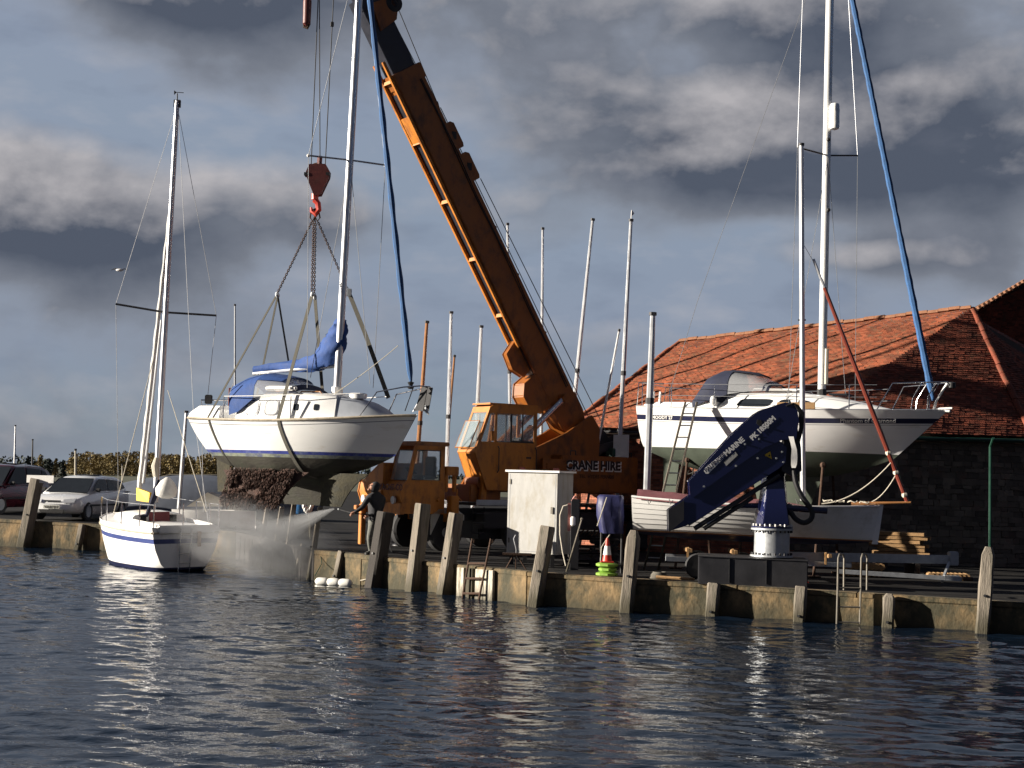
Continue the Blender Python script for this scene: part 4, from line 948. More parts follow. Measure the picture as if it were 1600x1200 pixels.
    wires(t, 'shroud', [[a, U(1232, 632, 34.9)], [b, U(1336, 630, 36.4)], [U(1294, 246, 35.6), U(1322, 628, 35.4)], [U(1293, 250, 35.6), U(1226, 640, 35.2)], [a, U(1254, 0, 35.5)], [b, U(1320, -100, 35.9)]], .0075, K['wire'])
    wires(t, 'backstay', [[U(1262, -10, 36.3), U(1090, 470, 37.4), U(1038, 640, 37.9)]], .007, K['wire'])
    # timber blocks and steel props carrying the boat
    t2 = thing('boat_cradle', 'timber blocks and steel props carrying the large white sloop', 'boat cradle', (7.15, 35.95, .65))
    kz = (Mb @ V((-.1, 0, -1.55))).z; n = int((kz - .66) / .18)
    for k in range(n):
        m = MB(); h = (kz - .66) / n; ang = R(-27 + (90 if k % 2 else 0)); m.box((Mb @ V((-.1, 0, 0))).xy.to_3d() + V((0, 0, .66 + h * (k + .5))), (.95, .22, h - .01), Matrix.Rotation(ang, 3, 'Z')); m.build('timber_block', K['dark_wood'], t2, world=True, bevel=.01)
    for u, sd_ in ((.2, -1), (.2, 1), (.45, -1), (.45, 1), (.72, -1), (.72, 1)):
        p = Mb @ H.pt(u, -.25, sd_, .03); q = p + (Mb.to_3x3() @ V((0, sd_ * .75, 0))); q.z = zg(q.x)
        m = MB(); m.tube([q, p], .035, 8); m.box(q + V((0, 0, .02)), (.3, .3, .04)); m.ball(p, .08, 6); m.build('prop', K['rust'], t2, world=True)
    # ladder
    Y0, Y1 = 35.0, 35.55
    t3 = thing('boarding_ladder', 'long weathered ladder leaning against the stern of the large sloop', 'ladder', G(1015, Y0))
    for x0, x1 in ((1006, 1071), (1028, 1089)):
        m = MB(); m.beam(G(x0, Y0), U(x1, 628, Y1), .05, .09, (0, 1, 0)); m.build('rail', K['grey_wood'], t3, world=True, bevel=.008)
    A0, A1, B0, B1 = G(1006, Y0), U(1071, 628, Y1), G(1028, Y0), U(1089, 628, Y1)
    for k in range(1, 14): f = k / 14; m = MB(); m.tube([A0.lerp(A1, f), B0.lerp(B1, f)], .018, 6); m.build('rung', K['galv'], t3, world=True)
ashore()

# ---------------------------------------------------------------- clinker day boat on its trailer
def clinker():
    L = 5.75; Y = 33.2; c = U(1178, 850, Y); Mb = frame((c.x, Y, U(1178, 838, Y).z), R(-7), ry=R(.8), rx=R(-2))
    t = thing('clinker_boat', 'white clinker planked day boat with a maroon cover on the quay', 'rowing boat', Mb)
    H = Hull(L, 1.85, lambda u: .70 + .12 * (2 * u - 1) ** 2 * (1 if u > .5 else .8), lambda u: -.14 + .12 * abs(2 * u - .95) ** 3,
             [(('s', 0), 0), (('s', .3), 0), (('w', .06), 0), (('w', .03), 1), (('w', .0), 2), (('b', .5), 2), (('b', 1), 2)], ts=.62, rake=.12, srake=.05, pm=.5, pb=.95, ps=.55, full=2.6, sm=.48)
    H.mesh().build('hull', [K['gelcoat_old'], K['varnish'], K['navy_stripe']], t, smooth=50)
    for sd_ in (-1, 1):
        for k in range(6):
            m = MB(); rows = []
            for i in range(25):
                u = .995 * i / 24; zs, zl = H.zs(u) - .02, .07; z0 = lerp(zs, zl, k / 6); z1 = lerp(zs, zl, (k + 1) / 6)
                a, b = H.pt(u, z0, sd_, .010), H.pt(u, z1, sd_, .026); rows.append([a, b, b - V((0, sd_ * .02, 0)), a - V((0, sd_ * .014, 0))])
            m.loft(rows); m.build('strake', K['gelcoat_old'], t, smooth=30)
        H.rail(sd_, -.005, .028, .02).build('gunwale', K['white_paint'], t)
        H.rail(sd_, .74, .02, .01, 0, .9).build('rubbing_band', K['varnish'], t) if False else None
    m = MB(); m.prism([(L / 2 - .05, -.03, -.05), (L / 2 + .06, -.03, .85), (L / 2 - .03, -.03, .87), (L / 2 - .16, -.03, -.05)], (0, .06, 0)); m.build('stem_post', K['gelcoat_old'], t, bevel=.01)
    # maroon cover drawn over a ridge, open at the bow
    m = MB(); rows = []
    for i in range(20):
        u = lerp(.02, .70, i / 19); b = H.bs(u) + .03; z = H.zs(u) + .03; x = H.x(u, H.zs(u)); rz = z + .08 + .10 * (1 - abs(u - .1)) + .012 * math.sin(i * 1.9) - max(0, (u - .55)) * .6
        rows.append([V((x, -b - .01, z - .07)), V((x, -b, z)), V((x, -b * .5, lerp(z, rz, .5) - .03)), V((x, 0, rz)), V((x, b * .5, lerp(z, rz, .5) - .03)), V((x, b, z)), V((x, b + .01, z - .07))])
    m.loft(rows, closed=False, caps=False); m.build('boat_cover', K['maroon'], t, smooth=60)
    for px in (1014, 1048, 1215, 1246): m = MB(); p = Mb.inverted() @ U(px, 787, Y - .85); m.tube([p + V((-.04, 0, .1)), p + V((0, -.03, -.02)), p + V((.05, 0, .08))], .012, 5); m.build('cover_tie', K['black'], t)
    H.deck(.03, .05, .70, .98).build('foredeck', K['white_paint'], t)
    # its masts, spars and lines
    m = MB(); m.tube([U(1254.5, 782, Y), U(1252, 226, Y)], [.068, .06], 10); m.build('mast', K['alloy'], t, world=True)
    m = MB(); m.lathe([(.07, 0), (.075, .06), (.03, .07)], U(1252, 228, Y)); m.build('mast_cap', K['wire_dark'], t, world=True)
    m = MB(); m.tube([U(1247, 500, Y), U(1259, 500, Y)], .02, 6); m.build('crosstree', K['wire_dark'], t, world=True)
    m = MB(); m.tube([U(1423, 785, Y - .5), U(1330, 787, Y - .25)], [.022, .045], 8); m.build('bowsprit', K['varnish'], t, world=True)
    wires(t, 'stay', [[U(1253, 378, Y), U(1272, 410, Y)]], .006, K['wire'])
    for k, px in enumerate((1195, 1268)):
        m = MB(); 
    m = MB()
    for k in range(4): p = Mb @ V((1.65 + .28 * k, -.3 + .1 * (k % 2), .90)); m.tube([p + V((.11 * math.cos(a), .11 * math.sin(a), .02 * math.sin(3 * a + k))) for a in [R(40 * j) for j in range(10)]], .012, 5)
    m.build('coiled_rope', K['rope'], t, world=True)
    # red spar slung on ropes
    t2 = thing('gaff_spar', 'long varnished red spar slanting down from the mast to the bow tackle', 'spar', U(1345, 600, Y))
    a, b = U(1271, 405, Y), U(1418, 785, Y - .45)
    m = MB(); m.tube([a, a.lerp(b, .12)], .035, 8); m.build('spar_tip', K['alloy'], t2, world=True)
    m = MB(); m.tube([a.lerp(b, .12), a.lerp(b, .7), b], [.045, .06, .05], 8); m.build('spar', K['spar_wood'], t2, world=True)
    for f in (.80, .88, .97): m = MB(); p = a.lerp(b, f); m.ball(p, .075, 6); m.build('rope_lashing', K['rope'], t2, world=True)
    for a_, b_, lab in (((1393, 722), (1284, 787), 'upper slack pale rope from the red spar down to the boat bow'), ((1402, 738), (1346, 786), 'lower slack pale rope from the red spar down to the boat bow')):
        m = MB(); m.tube(sagline(U(*a_, Y - .4), U(*b_, Y - .2), .22), .016, 6); o = m.build('slack_rope', K['rope']); tag(o, lab, 'rope', 'ropes tied to the red spar')
    # trailer under the boat
    t3 = thing('boat_trailer', 'galvanised boat trailer reaching out beyond the bow of the clinker boat', 'trailer', G(1400, Y))
    P = lambda px, dz, dy=0: G(px, Y + dy, dz)
    for dy in (-.55, .55):
        m = MB(); m.beam(P(1040, .42, dy), P(1330, .42, dy * .6), .06, .11); m.build('chassis_beam', K['galv'], t3, world=True, bevel=.005)
    m = MB(); m.beam(P(1200, .55), P(1490, .62), .10, .20); m.build('centre_beam', K['galv'], t3, world=True, bevel=.008)
    m = MB(); m.beam(P(1310, .30, -.9), P(1502, .24, -1.1), .07, .10); m.build('drawbar', K['galv'], t3, world=True, bevel=.005)
    m = MB(); m.box(P(1489, .65), (.22, .2, .32)); m.build('winch_post', K['galv'], t3, world=True, bevel=.02)
    m = MB(); m.beam(P(1483, .56, -.2), P(1472, .16, -1.0), .06, .06); m.box(P(1487, .25, -1.05), (.36, .12, .12)); m.build('jockey_stand', K['galv'], t3, world=True, bevel=.01)
    m = MB(); m.tube([P(1505, .25, -1.1), P(1520, .25, -1.15)], .05, 8); m.build('hitch', K['rust'], t3, world=True)
    for px in (1090, 1160):
        for dy in (-.75, .75):
            m = MB(); c = P(px, .29, dy); m.lathe([(.14, -.08), (.27, -.09), (.29, -.05), (.29, .05), (.27, .09), (.14, .08)], c, (0, 1, 0), 18); w = m.build('tyre', K['rubber'], t3, world=True)
            m = MB(); m.lathe([(.02, -.07), (.14, -.06), (.14, .06), (.02, .07)], c, (0, 1, 0), 12); m.build('rim', K['galv'], w, world=True)
    for px in (1075, 1145, 1215, 1290):
        m = MB(); c = P(px, .62); m.box(c, (.09, 1.0, .09)); m.beam(P(px, .42, -.5), P(px, .7, -.62), .06, .06); m.build('bunk', K['raw_wood'], t3, world=True, bevel=.01)
clinker()

# ---------------------------------------------------------------- small white yacht afloat at left
def moored():
    Mb = frame((-10.75, 42.2, 0.10), R(125), rx=R(-1.2), ry=0)
    t = thing('moored_yacht', 'small white yacht with a blue band afloat by the quay wall seen from its stern', 'yacht', Mb)
    H = Hull(6.1, 2.4, lambda u: 1.16 + .20 * u ** 2, lambda u: -.45 + .42 * abs(2 * u - 1) ** 6,
             [(('s', 0), 0), (('s', .13), 0), (('s', .135), 1), (('s', .19), 0), (('s', .195), 0), (('s', .33), 2), (('s', .46), 0), (('s', .65), 0), (('w', .12), 0), (('w', .03), 3), (('b', .5), 3), (('b', 1), 3)],
             ts=.84, rake=.35, srake=.10, pm=.17, pb=.34, ps=.18, full=2.3, sm=.45)
    H.mesh().build('hull', [K['gelcoat_old'], K['rub_rail'], K['blue_stripe'], K['navy_stripe']], t, smooth=50)
    H.deck(u1=.985).build('deck', K['gelcoat_old'], t, smooth=40)
    for sd_ in (-1, 1): H.rail(sd_, .16, .028, .015).build('rubbing_strake', K['rub_rail'], t)
    m = MB(); m.tube([H.pt(0, H.zs(0) - .16, -1) - V((.03, 0, 0)), H.pt(0, H.zs(0) - .16, 1) - V((.03, 0, 0))], .028, 6); m.build('stern_rubbing_strake', K['rub_rail'], t)
    s1 = [(-.95, .90, .78, .98, 1.42, .05), (.0, .92, .76, 1.0, 1.48, .06), (1.1, .72, .58, 1.05, 1.42, .05), (1.9, .42, .32, 1.12, 1.22, .02)]
    m = MB(); house(m, s1); m.build('coachroof', K['gelcoat_old'], t, smooth=40)
    m = MB(); m.box((-.975, .0, 1.26), (.03, .62, .50)); m.build('companionway_door', K['maroon'], t, bevel=.005)
    for y in (-.42, .5): m = MB(); m.box((-.972, y, 1.28), (.02, .22, .28)); m.build('bulkhead_window', K['glass_dark'], t, bevel=.005)
    for sd_ in (-1, 1):
        m = MB(); m.prism([(-3.05, sd_ * .92, 1.0), (-1.0, sd_ * .98, 1.02), (-1.0, sd_ * .92, 1.30), (-2.9, sd_ * .84, 1.22)], (0, sd_ * -.10, 0)); m.build('coaming', K['gelcoat_old'], t, bevel=.02)
    m = MB(); m.box((-3.0, 0, 1.10), (.3, 1.7, .22)); m.build('stern_locker', K['gelcoat_old'], t, bevel=.04)
    # swim ladder and transom fittings
    def TR(y, z, o=.10): return V((H.x(0, z) - o, y, z))
    for y in (.22, -.10): m = MB(); m.tube([TR(y, 1.08, .05), TR(y, 1.12, .16), TR(y, .15, .14), TR(y, -.1, .1)], .016, 6); m.build('ladder_rail', K['steel'], t)
    for z in (.95, .68, .42, .16): m = MB(); m.tube([TR(.22, z, .15), TR(-.10, z, .15)], .015, 6); m.build('ladder_rung', K['steel'], t)
    m = MB(); m.box(TR(-.35, .82, .10), (.06, .10, .42)); m.build('rudder_bracket', K['varnish'], t, bevel=.01)
    m = MB(); m.prism([TR(-.05, .95, .02), TR(-.05, .95, .28), TR(-.05, -.5, .34), TR(-.05, -.5, .05)], (0, .05, 0)); m.build('rudder', K['gelcoat_old'], t) if False else None
    # stanchions, pushpit
    def LP(u, dz, side=1, inn=.05): p = H.pt(u, H.zs(u), side, -inn); p.z += dz; return p
    for sd_ in (-1, 1):
        for u in (.0, .14, .34, .55, .76): m = MB(); m.tube([LP(u, -.02, sd_), LP(u, .62, sd_)], .017, 6); m.build('stanchion', K['steel'], t)
        m = MB(); m.tube([LP(u, .62, sd_) for u in (0, .14, .34, .55, .76, .95)], .007, 5); m.build('guard_wire', K['wire'], t)
    m = MB(); m.tube([LP(.0, .62), LP(.0, .62, 1, .5), LP(.0, .62, -1, .5), LP(.0, .62, -1)], .016, 6); m.build('pushpit', K['steel'], t) if False else None
    m = MB(); m.tube([LP(.0, .0, 1, .9), LP(.0, .66, 1, .9)], .017, 6); m.build('stanchion', K['steel'], t)
    # outboard, bag, yellow dodger, bundled sail
    m = MB(); m.lathe([(.12, 0), (.30, .08), (.33, .28), (.20, .50), (.05, .62)], U(259, 779, 41.2) , (.05, 0, 1), 12); m.build('bagged_sail', K['sail_white'], t, world=True, smooth=60)
    m = MB(); m.prism([U(213, 762, 43.6), U(234, 770, 43.0), U(232, 785, 43.0), U(213, 782, 43.6)], (.05, .1, 0)); m.build('yellow_dodger', K['yellow'], t, world=True)
    a, b = U(220, 750, 43.0), U(246, 748, 42.6)
    m = MB(); m.tube([U(229, 806, 41.0), U(241, 775, 41.8), U(247, 752, 42.3)], [.05, .10, .07], 8); m.build('folded_boom', K['canvas_navy'], t, world=True)
    m = MB(); m.tube([U(244, 745, 42.3), U(243, 728, 42.3), U(245, 715, 42.3)], [.09, .13, .07], 8); m.build('rope_bundle', K['rope'], t, world=True)
    # mast and rig
    b0, b1 = U(243, 785, 42.5), U(277, 158, 42.7)
    m = MB(); m.tube([b0, b1], [.095, .075], 12); m.build('mast', K['alloy'], t, world=True)
    m = MB(); m.tube([U(277, 158, 42.7), U(277, 146, 42.7)], .02, 5); m.tube([U(272, 144, 42.7), U(287, 145, 42.7)], .012, 5); m.prism([U(272, 141, 42.7), U(276, 144, 42.7), U(272, 148, 42.7)], (0, .02, 0)); m.box(U(277, 162, 42.7), (.2, .12, .22)); m.build('wind_vane', K['wire_dark'], t, world=True)
    a, b = U(181, 475, 42.6), U(338, 493, 42.9)
    m = MB(); m.tube([a, U(258, 488, 42.7), b], .035, 6); m.build('spreader', K['wire_dark'], t, world=True)
    f0, f1 = U(217, 770, 44.4), U(270, 290, 43.2); n_ = 40
    m = MB(); m.tube([f0.lerp(f1, i / n_) for i in range(n_ + 1)], [.05] + [.085 * (1 - .45 * i / n_) + .012 * math.sin(i * 1.7) for i in range(n_)], 8); m.build('furled_jib', K['sail_white'], t, world=True)
    m = MB(); m.tube([U(224, 755, 43.8), U(252, 500, 43.2)], [.05, .03], 8); m.build('jib_pole', K['alloy'], t, world=True)
    wires(t, 'shroud', [[a, U(185, 790, 43)], [U(277, 165, 42.7), a], [b, U(316, 700, 42.4), U(318, 800, 42.2)], [U(277, 165, 42.7), b], [U(278, 165, 42.7), U(302, 640, 41.2), U(330, 850, 40.2)], [f1, U(279, 165, 42.7)]], .008, K['wire'])
    wires(t, 'mooring_line', [[U(243, 780, 42), U(175, 830, 44)] if False else [U(262, 610, 42.4), U(322, 800, 40.4)], [U(175, 812, 44.3), U(240, 560, 42.7)]], .012, K['rope'])
moored()

# ---------------------------------------------------------------- the orange mobile crane
def crane():
    B = math.atan2(-.574, -.819); S0 = V((1.17, 43.5, zg(1.17)))
    Mc = frame(S0, B)
    t = thing('mobile_crane', 'orange six wheeled mobile crane with a long raised boom lifting the yacht', 'crane', Mc)
    bx = lambda nm, c, s, m='orange', bev=.02, par=t, **k: MB().box(c, s).build(nm, K[m], par, bevel=bev, **k) if True else None
    # carrier chassis (x forward, camera side is +y)
    bx('chassis', (-.2, 0, 1.05), (9.6, 1.1, .34), 'black_paint')
    bx('deck_plate', (-.6, .0, 1.36), (7.6, 2.35, .08), 'black_paint', .01)
    bx('deck_plate_edge', (1.6, 1.19, 1.42), (3.6, .06, .16), 'deck_grey', .01)
    for x in (4.35, 1.75, -1.6, -3.0):
        for sd_ in (-1, 1):
            m = MB(); m.lathe([(.30, -.14), (.50, -.16), (.56, -.10), (.56, .10), (.50, .16), (.30, .14)], (x, sd_ * .98, .56), (0, 1, 0), 28); w = m.build('tyre', K['rubber'], t)
            m = MB(); m.lathe([(.05, -.12), (.30, -.08), (.30, .08), (.18, .06), (.14, .15), (.05, .15)], (x, sd_ * .98, .56), (0, sd_, 0), 20); m.build('rim', K['box_grey'] if x > 4 else K['black_paint'], w)
    m = MB(); m.prism([(4.9, 1.13, .5), (4.9, 1.13, 1.05), (4.65, 1.13, 1.22), (4.05, 1.13, 1.22), (3.8, 1.13, 1.05), (3.8, 1.13, .9), (4.1, 1.13, 1.1), (4.6, 1.13, 1.1)], (0, .05, 0)); m.build('mudguard', K['box_grey'], t)
    # carrier cab: half width cab on the camera side, low bonnet beside it
    ZC = 3.05
    m = MB(); m.prism([(5.75, .18, 1.10), (5.95, .18, 1.75), (5.72, .18, 2.0), (4.50, .18, 2.0), (4.50, .18, 1.10)], (0, 1.0, 0)); c = m.build('carrier_cab', K['orange'], t, bevel=.02)
    m = MB(); m.box((4.95, .68, ZC + .0), (1.14, 1.12, .12)); m.build('cab_roof', K['boom_orange'], t, bevel=.03)
    for y in (.18, 1.13):
        for poly in ([(5.72, 2.0), (5.60, 2.0), (5.40, ZC - .06), (5.50, ZC - .06)], [(4.64, 2.0), (4.50, 2.0), (4.50, ZC - .06), (4.64, ZC - .06)], [(5.5, ZC - .18), (4.5, ZC - .18), (4.5, ZC - .05), (5.48, ZC - .05)]):
            m = MB(); m.prism([(x, y, z) for x, z in poly], (0, .05, 0)); m.build('cab_pillar', K['orange'], t)
        m = MB(); m.prism([(5.60, y + .02, 2.0), (5.42, y + .02, ZC - .18), (4.64, y + .02, ZC - .18), (4.64, y + .02, 2.0)], (0, .008, 0)); m.build('side_window', K['glass_clear'], t)
        m = MB(); m.tube([(5.60, y + .03, 2.02), (5.42, y + .03, ZC - .19), (4.66, y + .03, ZC - .19), (4.66, y + .03, 2.02), (5.60, y + .03, 2.02)], .02, 5); m.build('window_seal', K['rubber'], t)
    m = MB(); m.prism([(5.70, .24, 2.02), (5.70, 1.12, 2.02), (5.50, 1.12, 2.86), (5.50, .24, 2.86)], (.008, 0, .003)); m.build('windscreen', K['glass_clear'], t)
    m = MB(); m.box((4.85, .68, 2.1), (.45, .5, .12)); m.box((4.66, .68, 2.4), (.10, .5, .6)); m.build('seat', K['black'], t, bevel=.03)
    m = MB(); m.tube([(5.5, .68, 2.0), (5.35, .68, 2.25)], .02, 6); m.lathe([(.19, 0), (.21, .015), (.19, .03)], (5.33, .68, 2.27), (-.5, 0, .85), 16); m.build('steering_wheel', K['black'], t)
    m = MB(); m.prism([(5.75, -1.18, 1.10), (5.95, -1.18, 1.65), (5.90, -1.18, 1.95), (4.5, -1.18, 2.15), (4.5, -1.18, 1.10)], (0, 1.35, 0)); bn = m.build('bonnet', K['orange'], t, bevel=.03)
    # bonnet rises towards the cab
    m = MB(); m.prism([(5.93, -1.0, 1.93), (5.93, .16, 1.93), (5.93, .16, 2.48), (5.93, .05, 2.50)], (-1.3, 0, 0)); m.build('bonnet_top', K['orange'], t, bevel=.02)
    m = MB(); m.box((5.88, .1, 1.22), (.14, 2.3, .32)); m.build('front_bumper', K['orange'], t, bevel=.02)
    for y in (-.85, .85): m = MB(); m.lathe([(.02, 0), (.11, .01), (.11, .06)], (5.93, y, 1.45), (1, 0, 0), 14); m.build('headlight', K['lamp_glass'], t)
    text_mesh('company_lettering', 'YACHT CO', .25, K['red_oxide'], t, Mc @ plane_frame((5.965, .70, 1.80), (-.1 * 0, 1, 0), (-.0, 0, 1)), ext=.003, bold=.006)
    # outriggers
    for x in (4.35, -3.9):
        for sd_ in (-1, 1):
            L_ = 1.42
            m = MB(); m.box((x, sd_ * (L_ - .35), .98), (.26, .9, .24)); m.build('outrigger_beam', K['orange'], t, bevel=.015)
            m = MB(); m.box((x, sd_ * L_, .98), (.26, .26, 1.25)); o = m.build('outrigger_leg', K['orange'], t, bevel=.02)
            m = MB(); m.tube([(x, sd_ * L_, .4), (x, sd_ * L_, .12)], .06, 10); m.build('jack_ram', K['steel'], o)
            m = MB(); m.lathe([(.06, .14), (.24, .08), (.26, .02), (.26, 0)], (x, sd_ * L_, 0), n=16); m.build('jack_foot', K['black_paint'], o)
    m = MB(); m.box((6.05, -.72, .72), (.16, .16, 1.15)); m.box((6.05, -.72, 1.2), (.5, .16, .12)); m.build('front_jack', K['orange'], t, bevel=.015)
    # hydraulic clutter on the deck between cab and slewing cab
    m = MB(); m.box((4.25, 1.1, 2.30), (.42, .25, .26)); m.box((4.40, 1.1, 2.0), (.10, .12, .6)); m.box((4.12, 1.1, 2.0), (.10, .12, .6)); m.build('valve_block', K['orange'], t, bevel=.02)
    for a, b in (((4.4, 1.15, 1.8), (4.75, 1.25, 1.45)), ((4.05, 1.15, 1.8), (3.95, 1.25, 1.45))): m = MB(); m.tube([a, ((a[0] + b[0]) / 2 + .05, 1.15, 1.58), b], .03, 6); m.build('hose', K['orange'], t)
    m = MB(); m.tube([(2.95, .3, 2.0), (2.95, 1.0, 2.0)], .30, 20); w = m.build('winch_drum', K['boom_orange'], t); m = MB(); m.tube([(2.95, 1.0, 2.0), (2.95, 1.03, 2.0)], .12, 16); m.build('drum_hub', K['box_grey'], w)
    m = MB(); m.box((2.9, .2, 1.68), (1.1, 1.4, .5)); m.build('engine_box', K['boom_orange'], t, bevel=.03)
    m = MB(); m.beam((3.1, 1.02, 1.45), (3.02, 1.02, 2.6), .18, .16, (0, 1, 0)); m.beam((3.0, 1.02, 2.6), (2.72, 1.02, 4.3), .10, .09, (0, 1, 0)); m.build('boom_rest_post', K['orange'], t, bevel=.01)
    # slewing superstructure
    m = MB(); m.box((.4, .1, .72), (5.2, 1.3, .75)); m.box((-1.0, .9, .85), (1.2, .5, .6)); m.box((2.6, .9, .9), (1.0, .45, .5)); m.build('fuel_tanks', K['black_paint'], t, bevel=.04)
    m = MB(); m.tube([(0, 0, 1.4), (0, 0, 1.72)], .85, 28); m.build('slew_ring', K['black_paint'], t)
    m = MB(); m.prism([(2.9, .0, 1.75), (2.5, .0, 2.35), (1.2, .0, 2.95), (-.2, .0, 3.55), (-1.2, .0, 4.15), (-1.55, 0, 3.7), (-1.4, 0, 1.75)], (0, .10, 0)); 
    for y in (-.62, .52):
        mm = MB(); mm.v = [(a, b + y, c_) for a, b, c_ in m.v]; mm.f = list(m.f); mm.m = list(m.m); mm.build('turret_side', K['boom_orange'], t, bevel=.01)
    bx('turret_base', (.3, 0, 1.86), (4.8, 1.3, .28), 'boom_orange')
    m = MB(); m.box((-1.15, .0, 2.32), (3.0, 2.34, 1.12)); cw = m.build('counterweight', K['boom_orange'], t, bevel=.03)
    def cwt(s_, x, z, size, mt, nm, **k): text_mesh(nm, s_, size, K[mt], t, Mc @ plane_frame((x, 1.178, z), (-1, 0, 0), (0, 0, 1)), **k)
    cwt('CRANE HIRE', -.88, 2.555, .38, 'white_paint', 'lettering_shadow', bold=.03, spacing=1.0)
    text_mesh('crane_hire_lettering', 'CRANE HIRE', .38, K['black'], t, Mc @ plane_frame((-.85, 1.185, 2.58), (-1, 0, 0), (0, 0, 1)), bold=.016)
    cwt('TEL  HYDES FERNDS', -1.0, 2.25, .15, 'rust', 'small_lettering', bold=.004)
    m = MB(); m.lathe([(.28, 0), (.42, .01), (.42, .05), (.30, .06), (.30, .5), (.42, .51), (.42, .55), (.28, .56)], (-1.75, -.28, 3.35), (0, 1, 0), 22); m.build('hoist_drum', K['black_paint'], t)
    m = MB(); m.lathe([(.24, 0), (.36, .01), (.36, .05), (.26, .06), (.26, .5), (.36, .51), (.36, .55), (.24, .56)], (-2.35, -.28, 3.2), (0, 1, 0), 22); m.build('hoist_drum', K['black_paint'], t)
    m = MB(); m.beam((-1.1, .5, 3.0), (-2.6, .5, 3.35), .08, .25); m.beam((-1.1, -.5, 3.0), (-2.6, -.5, 3.35), .08, .25); m.build('drum_frame', K['black_paint'], t)
    m = MB(); m.lathe([(.07, 0), (.09, .02), (.09, .16), (.05, .2)], (-2.35, .9, 2.9), n=12); m.build('beacon', K['orange'], t)
    m = MB(); m.box((-2.1, .55, 3.02), (.3, .3, .28)); m.build('green_canister', K['gutter_green'], t, bevel=.03)
    # operator's cab
    y0, y1 = .28, 1.18
    prof = [(3.05, 1.78), (3.50, 2.85), (2.98, 4.20), (2.86, 4.27), (1.30, 4.27), (1.30, 1.78)]
    m = MB(); outer = [(x, z) for x, z in prof]
    # shell as panels so that the windows are real openings
    def plate(nm, poly, y, th, mt='orange', par=t): mm = MB(); mm.prism([(x, y, z) for x, z in poly], (0, th, 0)); return mm.build(nm, K[mt], par, bevel=.0)
    for y, th in ((y0, .04), (y1 - .04, .04)):
        plate('cab_side_lower', [(3.05, 1.78), (3.50, 2.85), (3.36, 3.18), (1.30, 3.18), (1.30, 1.78)], y, th)
        plate('cab_side_top', [(3.055, 4.02), (2.98, 4.20), (2.86, 4.27), (1.30, 4.27), (1.30, 4.02)], y, th)
        plate('cab_pillar', [(3.36, 3.18), (3.29, 3.18), (2.985, 4.02), (3.055, 4.02)], y, th)
        plate('cab_pillar', [(2.82, 3.18), (2.74, 3.18), (2.74, 4.02), (2.82, 4.02)], y, th)
        plate('cab_pillar', [(1.42, 3.18), (1.30, 3.18), (1.30, 4.02), (1.42, 4.02)], y, th)
        plate('cab_window_frame', [(1.42, 3.18), (2.26, 3.18), (2.26, 4.02), (2.20, 4.02), (2.20, 3.24), (1.42, 3.24)], y + .01, .02, 'black')
        plate('cab_window_frame', [(1.80, 3.24), (1.84, 3.24), (1.84, 4.02), (1.80, 4.02)], y + .01, .02, 'black')
        plate('side_window', [(3.29, 3.18), (2.82, 3.18), (2.82, 4.02), (2.985, 4.02)], y + .015, .008, 'glass_clear')
        plate('side_window', [(2.74, 3.18), (1.42, 3.18), (1.42, 4.02), (2.74, 4.02)], y + .015, .008, 'glass_clear')
    def fr(nm, a, b, ya, yb, mt, th=.03, off=0): 
        (xa, za), (xb, zb) = a, b; mm = MB(); mm.prism([(xa, ya, za), (xa, yb, za), (xb, yb, zb), (xb, ya, zb)], (th, 0, .01)); return mm.build(nm, K[mt], t)
    fr('cab_front_sill', (3.50, 2.85), (3.44, 3.00), y0, y1, 'orange', .02); fr('cab_front_head', (3.04, 4.03), (2.98, 4.20), y0, y1, 'orange', .02)
    fr('cab_front_pillar', (3.44, 3.0), (3.04, 4.03), y0, y0 + .09, 'orange', .02); fr('cab_front_pillar', (3.44, 3.0), (3.04, 4.03), y1 - .09, y1, 'orange', .02)
    fr('windscreen', (3.44, 3.0), (3.04, 4.03), y0 + .09, y1 - .09, 'glass_clear', .01)
    fr('lower_screen', (3.14, 2.05), (3.46, 2.80), y0 + .10, y1 - .10, 'glass_dark', .02); fr('cab_front_lower', (3.05, 1.78), (3.50, 2.85), y0, y1, 'orange', -.02)
    mm = MB(); mm.prism([(3.50, y0 + .05, 2.95), (3.50, y1 - .1, 2.95), (3.22, y1 - .1, 3.62), (3.22, y0 + .05, 3.62)], (.25, 0, .06)); 
    mm = MB(); pA = [(3.62, y0 + .04, 3.0), (3.62, y1 - .12, 3.0), (3.28, y1 - .12, 3.78), (3.28, y0 + .04, 3.78)]; mm.prism(pA, (.012, 0, .004)); mm.build('opened_screen', K['glass_clear'], t)
    mm = MB(); mm.tube([V(p) for p in pA] + [V(pA[0])], .018, 5); mm.build('opened_screen_frame', K['orange'], t)
    mm = MB(); mm.box((2.16, (y0 + y1) / 2, 4.29), (1.75, y1 - y0 + .06, .05)); mm.build('cab_roof', K['orange'], t, bevel=.02)
    mm = MB(); mm.box((1.33, (y0 + y1) / 2, 2.5), (.05, y1 - y0 - .1, 1.4)); mm.box((2.1, (y0 + y1) / 2, 1.8), (1.7, y1 - y0 - .1, .05)); mm.build('cab_back', K['orange'], t)
    mm = MB(); mm.box((1.9, .72, 2.5), (.5, .45, .12)); mm.box((1.68, .72, 2.95), (.12, .45, .8)); mm.build('seat', K['black'], t, bevel=.04)
    mm = MB(); mm.box((2.95, 1.26, 3.35), (.06, .14, .28)); mm.tube([(3.0, 1.18, 3.3), (2.95, 1.26, 3.3)], .015, 5); mm.build('mirror', K['orange'], t, bevel=.01)
    mm = MB(); mm.tube([(3.28, .7, 3.35), (3.16, .62, 3.75)], .01, 5); mm.build('wiper', K['black'], t)
